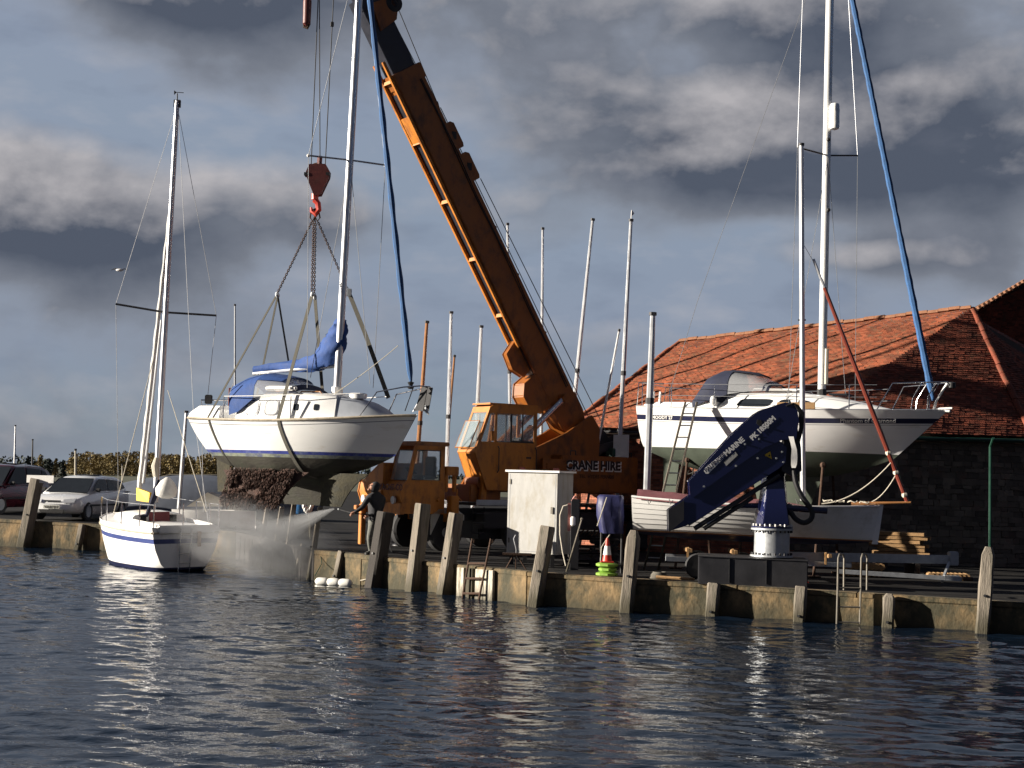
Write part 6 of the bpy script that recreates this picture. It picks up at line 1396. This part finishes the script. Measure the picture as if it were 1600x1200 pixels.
def timber():
    t = thing('sawn_timber', 'sunlit stack of sawn timber and crates behind the trailer', 'timber stack', G(1400, 36.2)); rg = random.Random(6)
    for k in range(6):
        for j in range(3):
            g = G(1378 + rg.uniform(-6, 6), 35.9 + j * .25, .14 + k * .10 + .45); m = MB(); m.box((g.x + .45, g.y, g.z), (rg.uniform(1.0, 1.45), .2, .085), Matrix.Rotation(rg.uniform(-.08, .08) - .35, 3, 'Z')); m.build('plank', K['raw_wood'], t, world=True, bevel=.006)
    for j in range(2): g = G(1375 + 50 * j, 36.1); m = MB(); m.box((g.x, g.y, g.z + .27), (.12, 1.0, .54)); m.build('bearer', K['dark_wood'], t, world=True)
    t = thing('log_pile', 'low pile of cut logs glowing in the sun beneath the trailer', 'log pile', G(1330, 35.5))
    for k in range(16):
        px = 1318 + (k % 8) * 8 + (4 if k > 7 else 0); g = G(px, 35.3, .10 + (.17 if k > 7 else 0)); m = MB(); m.tube([g, g + V((.05, .5, 0))], .085, 8); m.build('log', K['raw_wood'], t, world=True)
    t = thing('log_pile', 'low pile of cut logs right of the trailer end', 'log pile', G(1470, 35.5))
    for k in range(9): g = G(1455 + k * 7, 35.3, .10); m = MB(); m.tube([g, g + V((.05, .5, 0))], .085, 8); m.build('log', K['raw_wood'], t, world=True)
timber()

# ---------------------------------------------------------------- masts of the dinghies and yachts parked behind
def masts():
    L_ = [(793, 352, 797, 655, 47, .055, 'alloy', 'grey mast straight up just right of the leaning crane boom'), (848, 359, 846, 640, 48, .055, 'alloy', 'vertical grey mast crossed by the crane hoist ropes'),
          (926, 345, 893, 668, 46, .065, 'alloy', 'tall leaning mast at the left end of the barn roof'), (986, 346, 968, 700, 44.2, .07, 'alloy', 'tallest of the leaning masts with a tiny white pennant'),
          (967, 518, 938, 676, 43.9, .04, 'alloy_paint', 'short pale pole leaning against the barn roof'), (1020, 493, 1010, 785, 34.0, .085, 'alloy', 'thick grey mast stump rising from the stern of the clinker boat'),
          (705, 490, 698, 735, 49, .07, 'alloy', 'grey mast behind the gap between the two crane cabs'), (667, 505, 651, 735, 46, .07, 'varnish', 'varnished mast behind the bow of the hanging yacht'),
          (752, 512, 742, 722, 48, .07, 'alloy', 'grey mast behind the front of the slewing cab'), (710, 558, 703, 640, 50, .05, 'varnish', 'short varnished spar beside the grey mast left of the crane cab'), (367, 478, 367, 650, 60, .045, 'wire', 'thin dark mast behind the stern of the hanging yacht'),
          (291, 645, 283, 748, 52, .075, 'alloy', 'short pale mast right of the moored yacht rig'), (118, 704, 118, 745, 62, .055, 'rope', 'short pale pole behind the roof of the white hatchback'),
          (24, 666, 22, 745, 90, .06, 'alloy', 'thin far mast at the left edge'), (51, 688, 50, 745, 90, .06, 'wire_dark', 'thin dark far mast near the left edge'), (191, 728, 191, 760, 56, .03, 'rope', 'tiny pale post behind the white hatchback')]
    for x0, y0, x1, y1, Y, r, mt, lab in L_:
        a, b = U(x0, y0, Y), U(x1, y1, Y); d = (b - a).normalized(); g = zg(b.x) if x0 != 1020 else b.z; b2 = b + d * max(0, (b.z - g) / -d.z)
        t = thing('boat_mast', lab, 'mast', b2, 'bare masts behind the crane')
        m = MB(); m.tube([b2, b2.lerp(a, .6), a], [r, r, r * .75], 8); m.build('spar', K[mt], t, world=True)
        m = MB(); m.tube([a, a - d * .08], r * 1.1, 6); m.build('mast_cap', K['wire_dark'], t, world=True)
        if r > .054 and y1 - y0 > 150:
            f = .47; p = a.lerp(b2, f); m = MB(); m.tube([p - d * .12, p + d * .02], r * 1.25, 8); m.build('collar', K['wire_dark'], t, world=True)
        if x0 == 986: m = MB(); m.tube([a, a - d * .35], .012, 5); q = a - d * .38; m.prism([q, q + V((.09, 0, -.12)), q + V((.0, 0, -.22))], (0, .01, 0)); m.build('pennant', K['white_paint'], t, world=True)
masts()

# ---------------------------------------------------------------- background boat and heap behind the recess
def backdrop_bits():
    c = G(300, 60); t = thing('covered_boat', 'long upturned boat under a slate blue cover behind the recess', 'boat', c)
    rows = []; 
    for i in range(17):
        f = i / 16; x = lerp(-4.5, 5.5, f); w = 1.5 * math.sin(math.pi * min(1, f * .92 + .06)) ** .5; h = 1.75 * (math.sin(math.pi * (f * .9 + .06)) ** .5)
        rows.append([c + V((x, -w * math.cos(a), max(0, h * math.sin(a) ** .7))) for a in [math.pi * k / 10 for k in range(11)]])
    m = MB(); m.loft(rows, closed=False, caps=False); m.build('cover', K['cover_grey'], t, world=True, smooth=60); m = MB(); m.tube([c + V((-4.3, 0, .8)), c + V((-1, 0, 1.72)), c + V((2, 0, 1.78)), c + V((5, 0, 1.0))], .04, 6); m.build('ridge_seam', K['rope_dark'], t, world=True)
    # clutter at the head of the recess
    t = thing('blue_barrel', 'blue plastic barrel beside a hanging coil of chain under the hanging yacht', 'barrel', G(468, 44))
    g = G(468, 44); m = MB(); m.lathe([(.25, 0), (.29, .1), (.27, .35), (.29, .6), (.26, .85)], g + V((0, 0, .75)), n=16); m.build('barrel_body', mat('barrel_blue', (.03, .13, .32), .4), t, world=True); m = MB(); m.box(g + V((0, 0, .37)), (.8, .7, .73)); m.build('stand', K['dark_wood'], t, world=True)
    t = thing('net_of_floats', 'string of white floats hanging in a loop beside the blue barrel', 'floats', U(481, 778, 43.4))
    for k in range(18):
        a = 2 * math.pi * k / 18; p = U(481 + 7.5 * math.cos(a), 778 + 20 * math.sin(a), 43.4); m = MB(); m.ball(p, .085, 7, (.8, .8, 1.3)); m.build('float', K['white_paint'], t, world=True)
    m = MB(); m.tube([U(481, 757, 43.4), U(481, 740, 43.5)], .03, 6); m.tube([U(481, 740, 43.5), G(486, 43.6)], .05, 6); m.build('hanging_post', K['grey_wood'], t, world=True)
    o = MB(); a = U(370, 745, 49.5); g = G(370, 49.5); o.box(((a.x + g.x) / 2, 49.5, (a.z + g.z) / 2 - .1), (.48, .4, a.z - g.z)); o = o.build('timber_bollard', K['grey_wood'], bevel=.03); tag(o, 'broad square timber post at the head of the recess behind the moored yacht', 'post')
    t = thing('dinghy', 'pale dinghy with a canvas top drawn up at the head of the recess', 'dinghy', G(335, 48.6)); g = G(335, 48.6)
    rows = []
    for i in range(9): f = i / 8; x = lerp(-1.4, 1.4, f); w = .6 * math.sin(math.pi * (f * .8 + .18)) ** .6; rows.append([g + V((x, w * math.cos(a), .95 + .75 * (math.sin(a)) - .3)) for a in [math.pi + math.pi * k / 8 for k in range(9)]])
    m = MB(); m.loft(rows, closed=False, caps=False); m.build('hull', K['gelcoat_old'], t, world=True, smooth=60); m = MB(); m.prism([g + V((-.9, -.4, .75)), g + V((-.2, -.4, 1.25)), g + V((.9, -.4, .8))], (0, .8, 0)); m.build('canvas_top', K['rope'], t, world=True); m = MB(); m.box(g + V((0, 0, .1)), (1.6, .6, .2)); m.build('chock', K['dark_wood'], t, world=True)
    o = MB(); o.lathe([(.16, 0), (.22, .02), (.22, .16), (.16, .18)], U(316, 858, 41.6), (1, 0, 0), 12); 
    # gull
    t = thing('seagull', 'tiny white gull gliding left of the moored yacht mast', 'gull', U(187, 422, 60)); p = U(187, 422, 60)
    m = MB(); m.ball(p, .07, 8, (2.4, .9, .9)); m.build('body', K['white_paint'], t, world=True)
    for s in (-1, 1): m = MB(); m.prism([p, p + V((s * .2, 0, .08)), p + V((s * .38, .02, .0)), p + V((s * .18, .1, .06))], (0, .06, .0)); m.build('wing', K['white_paint'], t, world=True)
backdrop_bits()

# ---------------------------------------------------------------- cars
def car(M, paint, label, plate=None, tall=0, glass='glass_dark', S=1.0):
    t = thing('parked_car', label, 'car', M, None)
    X = lambda *a: tuple(v * S for v in a)
    # x forward; profile of body stations: x, halfwidth, z bottom, z belt, crown
    st = [(-2.05, .66, .42, .70), (-2.0, .74, .30, .90), (-1.75, .80, .22, .95), (-1.2, .83, .20, .94), (-.3, .84, .20, .90), (.55, .84, .20, .88), (1.1, .83, .20, .84), (1.6, .81, .22, .76), (1.92, .74, .26, .66), (2.04, .60, .34, .54)]
    rows = []
    for x, w, zb, zt in st:
        rows.append([V(X(x, y * w, lerp(zb, zt, f))) for y, f in ((0, 0), (.86, 0), (.97, .18), (1.0, .5), (.985, .80), (.93, .97), (.80, 1.0), (0, 1.035))] + [V(X(x, -y * w, lerp(zb, zt, f))) for y, f in ((.80, 1.0), (.93, .97), (.985, .80), (1.0, .5), (.97, .18), (.86, 0))])
    m = MB(); m.loft(rows); body = m.build('body', paint, t, smooth=50)
    h = 1.40 + tall
    # greenhouse: rings at roof stations
    gh = [(-1.95, .70, .90, .91), (-1.62, .66, .92, h - .16), (-1.30, .64, .92, h - .04), (-.5, .64, .90, h), (.15, .63, .88, h - .04), (.30, .62, .88, h - .07)]
    fw = [(1.12, .66, .83, .84)]
    def grow(L, wz=0, o=0): return [[V(X(x, -w * 1.18 - o, zb)), V(X(x, -w - o, zt - .05)), V(X(x, -w * .8, zt + o)), V(X(x, 0, zt + .025 + o)), V(X(x, w * .8, zt + o)), V(X(x, w + o, zt - .05)), V(X(x, w * 1.18 + o, zb))] for x, w, zb, zt in L]
    m = MB(); m.loft(grow(gh + fw), closed=False, caps=False); m.build('roof', paint, t, smooth=30)
    # windows as plates proud of the cabin
    def pl(nm, pts, off, mt=glass, th=.006): m = MB(); m.prism([V(X(*p)) for p in pts], V(off) * th); return m.build(nm, K[mt], t, smooth=0)
    o = .014
    pl('windscreen', [(1.10, -.70, .87), (1.10, .70, .87), (.36, .55, h - .09), (.36, -.55, h - .09)], (.6, 0, .8), th=.022)
    for s in (-1, 1):
        def sidept(x, f):
            w = .64; zb = .93; zt = h - .08 - (.03 if x < -1 else 0); return (x, s * (lerp(.755, w, f) + o), lerp(zb, zt, f))
        pl('front_side_window', [sidept(.86, .02), sidept(-.22, .02), sidept(-.22, .95), sidept(.30, .95), ], (0, s, 0))
        pl('rear_side_window', [sidept(-.30, .02), sidept(-1.15, .04), sidept(-1.10, .92), sidept(-.30, .95)], (0, s, 0))
        pl('quarter_window', [sidept(-1.22, .06), sidept(-1.62, .25), sidept(-1.42, .78), sidept(-1.18, .9)], (0, s, 0))
        pl('rubbing_strip', [(1.2, s * .845, .52), (-1.2, s * .845, .52), (-1.2, s * .845, .46), (1.2, s * .845, .46)], (0, s, 0), 'black', .012)
        m = MB(); m.box(X(.78, s * .90, .96), X(.10, .16, .12)); m.build('door_mirror', K['black'], t, bevel=.03)
        m = MB(); m.prism([V(X(*p)) for p in ((2.035, s * .36, .56), (1.97, s * .68, .58), (1.90, s * .72, .70), (1.98, s * .36, .66))], (.03 * S, 0, .01)); m.build('headlight', K['lamp_glass'], t, bevel=.006)
        for x in (1.25, -1.28):
            m = MB(); m.lathe([(.31 * S, 0), (.325 * S, .01), (.325 * S, .012)], X(x, s * .80, .30), (0, s, 0), 24); m.build('wheel_arch', K['black'], t)
            m = MB(); m.lathe([(.18 * S, -.07), (.28 * S, -.08), (.30 * S, -.05), (.30 * S, .05), (.28 * S, .08), (.18 * S, .07)], X(x, s * .76, .30), (0, 1, 0), 24); w = m.build('wheel', K['rubber'], t)
            m = MB(); m.lathe([(.02, .0), (.18 * S, .02), (.18 * S, .06), (.05, .05)], X(x, s * .78, .30), (0, s, 0), 16); m.build('rim', K['galv'], w)
    pl('lower_grille', [(2.055, -.42, .36), (2.055, .42, .36), (2.05, .36, .26), (2.05, -.36, .26)], (1, 0, 0), 'black', .02)
    pl('upper_grille', [(2.03, -.28, .60), (2.03, .28, .60), (2.00, .26, .64), (2.00, -.26, .64)], (1, 0, 0), 'black', .015)
    pf = pl('number_plate', [(2.075, -.26, .49), (2.075, .26, .49), (2.07, .26, .38), (2.07, -.26, .38)], (1, 0, 0), 'plate', .012)
    if plate: text_mesh('plate_characters', plate, .105 * S, K['black'], t, t.matrix_world @ plane_frame(X(2.093, 0, .435), (0, 1, 0), (0, 0, 1)), ext=.002)
    m = MB(); m.box(X(-.5, 0, h + .02), X(.65, .7, .02)); m.build('sunroof', K['glass_dark'], t, bevel=.006)
    return t
car(frame((-15.9, 52.6, zg(-15)), math.atan2(-.99, -.14)), K['car_white'], 'white hatchback parked facing the water at far left', 'N368 BUO', S=1.16)
g = G(10, 54.5)
car(frame((-20.2, 56.2, zg(-19)), math.atan2(-.97, -.22)), K['car_red'], 'dark red tall car cut off by the left edge behind the sign', None, tall=.16, S=1.24)

# ---------------------------------------------------------------- the man with the pressure washer
def man():
    Y = 36.85; g = G(591, Y); t = thing('person', 'man in a dark hooded jacket and mottled trousers leaning to spray the hull', 'person', g)
    px = lambda x, y, dy=0: U(x - 9, y, Y + dy)
    J = {'pelvis': (px(594, 820), .155, .13), 'waist': (px(593, 806, -.02), .17, .14), 'chest': (px(595, 790, -.05), .215, .17), 'sho': (px(597, 776, -.08), .17, .13), 'neck': (px(595, 768, -.12), .075, .075),
         'hL': (px(590, 823, -.06), .105, .11), 'kL': (px(586, 842, -.12), .075, .08), 'aL': (px(588, 862, -.05), .05, .055), 'tL': (g + V((-.32, -.22, .04)), .045, .04),
         'hR': (px(600, 823, .08), .105, .11), 'kR': (px(603, 843, .02), .075, .08), 'aR': (px(605, 862, .1), .05, .055), 'tR': (g + V((-.05, .0, .04)), .045, .04),
         'sL': (px(585, 778, -.22), .095, .09), 'eL': (px(574, 794, -.36), .07, .065), 'wL': (px(562, 801, -.42), .042, .035),
         'sR': (px(608, 779, .10), .095, .09), 'eR': (px(603, 800, .02), .07, .065), 'wR': (px(584, 806, -.22), .042, .035)}
    E = [('pelvis', 'waist'), ('waist', 'chest'), ('chest', 'sho'), ('sho', 'neck'), ('pelvis', 'hL'), ('hL', 'kL'), ('kL', 'aL'), ('aL', 'tL'), ('pelvis', 'hR'), ('hR', 'kR'), ('kR', 'aR'), ('aR', 'tR'), ('sho', 'sL'), ('sL', 'eL'), ('eL', 'wL'), ('sho', 'sR'), ('sR', 'eR'), ('eR', 'wR')]
    ns = list(J); me = bpy.data.meshes.new('body'); me.from_pydata([tuple(J[n][0]) for n in ns], [(ns.index(a), ns.index(b)) for a, b in E], [])
    def grow(me, rad, root):
        o = bpy.data.objects.new('tmp', me); C.objects.link(o); md = o.modifiers.new('s', 'SKIN')
        if not me.skin_vertices:
            bm = bmesh.new(); bm.from_mesh(me); bm.verts.layers.skin.verify(); bm.to_mesh(me); bm.free()
        for i, sv in enumerate(me.skin_vertices[0].data): sv.radius = rad[i]; sv.use_root = (i == root)
        o.modifiers.new('d', 'SUBSURF').levels = 2; o.modifiers['d'].render_levels = 2
        dg = bpy.context.evaluated_depsgraph_get(); n = bpy.data.meshes.new_from_object(o.evaluated_get(dg)); bpy.data.objects.remove(o); return n
    n = grow(me, [(J[k][1], J[k][2]) for k in ns], 0)
    n.materials.clear()
    for k in ('trousers', 'jacket'): n.materials.append(K[k])
    zc = J['waist'][0].z - .12
    for p in n.polygons: p.use_smooth = True; p.material_index = 1 if p.center.z > zc else 0
    n.transform(t.matrix_world.inverted()); o = bpy.data.objects.new('body', n); C.objects.link(o); o.parent = t
    # head turned down to the left, hooded
    hc = px(592, 761, -.20); q = Matrix.Rotation(R(28), 3, 'Y') @ Matrix.Rotation(R(-60), 3, 'Z')
    m = MB(); m.ball((0, 0, 0), .105, 14, (.82, .95, 1.18)); 
    m.ball((0, -.10, -.015), .022, 6, (.7, 1, 1.3)); m.ball((0, -.088, -.065), .03, 6, (1, .5, .35)); m.ball((0, -.07, -.11), .035, 6)
    for s in (-1, 1): m.ball((s * .088, 0, -.01), .028, 6, (.4, .8, 1.2)); m.ball((s * .034, -.09, .02), .014, 6)
    m.v = [tuple(hc + q @ V(v)) for v in m.v]; m.build('head', K['skin'], t, world=True, smooth=60)
    m = MB(); rows = []
    for k in range(9):
        a = math.pi * (.06 + .80 * k / 8); rows.append([hc + q @ V((.125 * math.sin(b) * math.sin(a) * 1.0, .045 + .145 * (-math.cos(a) * .0) + .13 * math.cos(b) * math.sin(a) , .145 * math.cos(a) - .0)) for b in [R(-115 + 230 * j / 12) for j in range(13)]])
    m = MB(); m.ball((0, .045, .02), .135, 12, (.92, .95, 1.12)); m.v = [tuple(hc + q @ V(v)) for v in m.v]; m.build('hood', K['jacket'], t, world=True, smooth=60)
    # hands with fingers round the lance
    for w, e in (('wL', 'eL'), ('wR', 'eR')):
        c, el = J[w][0], J[e][0]; d = (c - el).normalized(); s = d.cross(V((0, 0, 1))).normalized(); u = s.cross(d); m = MB()
        m.tube([c - d * .02, c + d * .04, c + d * .085], [.03, .042, .038], 8)
        for k in range(4):
            b0 = c + d * .08 + s * (-.03 + .02 * k); l = (.030, .036, .034, .026)[k]; m.tube([b0, b0 + d * l, b0 + d * (l * 1.3) - u * .028, b0 + d * l * .7 - u * .05], [.0105, .0105, .0095, .008], 6)
        m.tube([c + d * .03 + s * .035, c + d * .06 + s * .05 - u * .02, c + d * .085 + s * .035 - u * .04], [.013, .012, .009], 6); m.build('hand', K['skin'], t, world=True, smooth=60)
    for k in ('L', 'R'):
        a = J['a' + k][0]; tt = J['t' + k][0]; m = MB(); dn = V((a.x, a.y, zg(a.x) + .06)); fw = (tt - a); fw.z = 0; fw.normalize()
        m.tube([a + V((0, 0, .06)), dn + V((0, 0, .02)), dn + fw * .10 - V((0, 0, .01)), dn + fw * .2 - V((0, 0, .015))], [.065, .062, .055, .035], 8); m.build('boot', K['rubber'], t, world=True, smooth=60)
    t2 = thing('pressure_lance', 'thin black pressure washer lance in the hands of the spraying man', 'lance', J['wL'][0])
    a, b = J['wR'][0] + V((.05, 0, .02)), U(530, 796, 37.3); a2 = J['wL'][0] + V((-.06, 0, -.01))
    m = MB(); m.tube([a, a2, b], [.018, .015, .012], 6); m.build('tube', K['black'], t2, world=True)
    m = MB(); m.box(a, (.12, .05, .05)); m.tube([a, a + V((.02, 0, -.14))], .018, 6); m.build('trigger_grip', K['black'], t2, world=True)
    m = MB(); m.tube([b, b + (b - a2).normalized() * .08], .022, 8); m.build('nozzle', K['galv'], t2, world=True)
    g2 = G(640, 37.4); o = MB(); o.tube([a + V((.03, 0, -.14)), U(600, 830, 36.7), U(612, 862, 36.7), g2, G(655, 39)], .014, 6); o = o.build('pressure_hose', K['black']); tag(o, 'thin black hose trailing from the lance past the dark pile', 'hose')
    return b
noz = man()

# ---------------------------------------------------------------- water spray
def spray():
    def vol(nm, M, label, dens, color=(.86, .88, .92), kind='ball', nscale=3.0, thr=.42, stretch=(1, 1, 1), soft=1.0):
        mb = MB()
        if kind == 'ball': mb.ball((0, 0, 0), 1, 16)
        else: mb.tube([(0, 0, 0), (1, 0, 0)], [.04, 1.0], 20)
        me = mb.build(nm, [], None, smooth=0); me.matrix_world = M
        tag(me, label, 'spray'); me['kind'] = 'stuff'
        m = bpy.data.materials.new(nm); m.use_nodes = True; nt = m.node_tree; N = nt.nodes; L = nt.links; N.remove(N['Principled BSDF'])
        pv = N.new('ShaderNodeVolumePrincipled'); pv.inputs['Color'].default_value = (*color, 1); pv.inputs['Anisotropy'].default_value = .25
        L.new(pv.outputs[0], N['Material Output'].inputs['Volume'])
        tc = N.new('ShaderNodeTexCoord'); sep = N.new('ShaderNodeSeparateXYZ'); L.new(tc.outputs['Object'], sep.inputs[0])
        def mth(op, a, b=None, clamp=False):
            n = N.new('ShaderNodeMath'); n.operation = op; n.use_clamp = clamp
            for i, x in enumerate((a, b)):
                if x is None: continue
                if isinstance(x, (int, float)): n.inputs[i].default_value = x
                else: L.new(x, n.inputs[i])
            return n.outputs[0]
        if kind == 'ball':
            ln = N.new('ShaderNodeVectorMath'); ln.operation = 'LENGTH'; L.new(tc.outputs['Object'], ln.inputs[0]); fall = mth('POWER', mth('SUBTRACT', 1.0, ln.outputs['Value'], True), soft)
        else:
            rr = mth('SQRT', mth('ADD', mth('MULTIPLY', sep.outputs[1], sep.outputs[1]), mth('MULTIPLY', sep.outputs[2], sep.outputs[2])))
            w = mth('DIVIDE', rr, mth('ADD', sep.outputs[0], .04)); a = mth('SUBTRACT', 1.0, w, True); ed = mth('SUBTRACT', 1.0, sep.outputs[0], True)
            fall = mth('DIVIDE', mth('MULTIPLY', mth('POWER', a, .6), mth('POWER', ed, soft)), mth('ADD', sep.outputs[0], .12))
        mp = N.new('ShaderNodeMapping'); mp.inputs['Scale'].default_value = stretch; L.new(tc.outputs['Object'], mp.inputs[0])
        n = N.new('ShaderNodeTexNoise'); n.inputs['Scale'].default_value = nscale; n.inputs['Detail'].default_value = 5; n.inputs['Roughness'].default_value = .6; L.new(mp.outputs[0], n.inputs['Vector'])
        nn = mth('MULTIPLY', mth('SUBTRACT', n.outputs['Fac'], thr - .12, True), 4.0)
        L.new(mth('MULTIPLY', mth('MULTIPLY', fall, nn), dens), pv.inputs['Density'])
        me.data.materials.append(m)
        return me
    src = U(522, 795, 37.4); tgt = U(395, 850, 38.6); d = tgt - src; Lh = d.length
    q = d.to_track_quat('X', 'Z').to_matrix().to_4x4()
    vol('water_jet', Matrix.Translation(src) @ q @ Matrix.Diagonal((Lh, Lh * .22, Lh * .22, 1)), 'fan of white water spray shooting down left from the lance', 4.6, kind='cone', nscale=4.0, stretch=(1, 3.5, 3.5), soft=1.1, thr=.46)
    c = U(408, 846, 38.6); vol('spray_mist', Matrix.Translation(c) @ Matrix.Rotation(R(12), 4, 'Y') @ Matrix.Diagonal((2.6, 1.4, 1.25, 1)), 'cloud of drifting spray between the moored yacht and the recess', 1.15, nscale=2.8, soft=1.0)
spray()
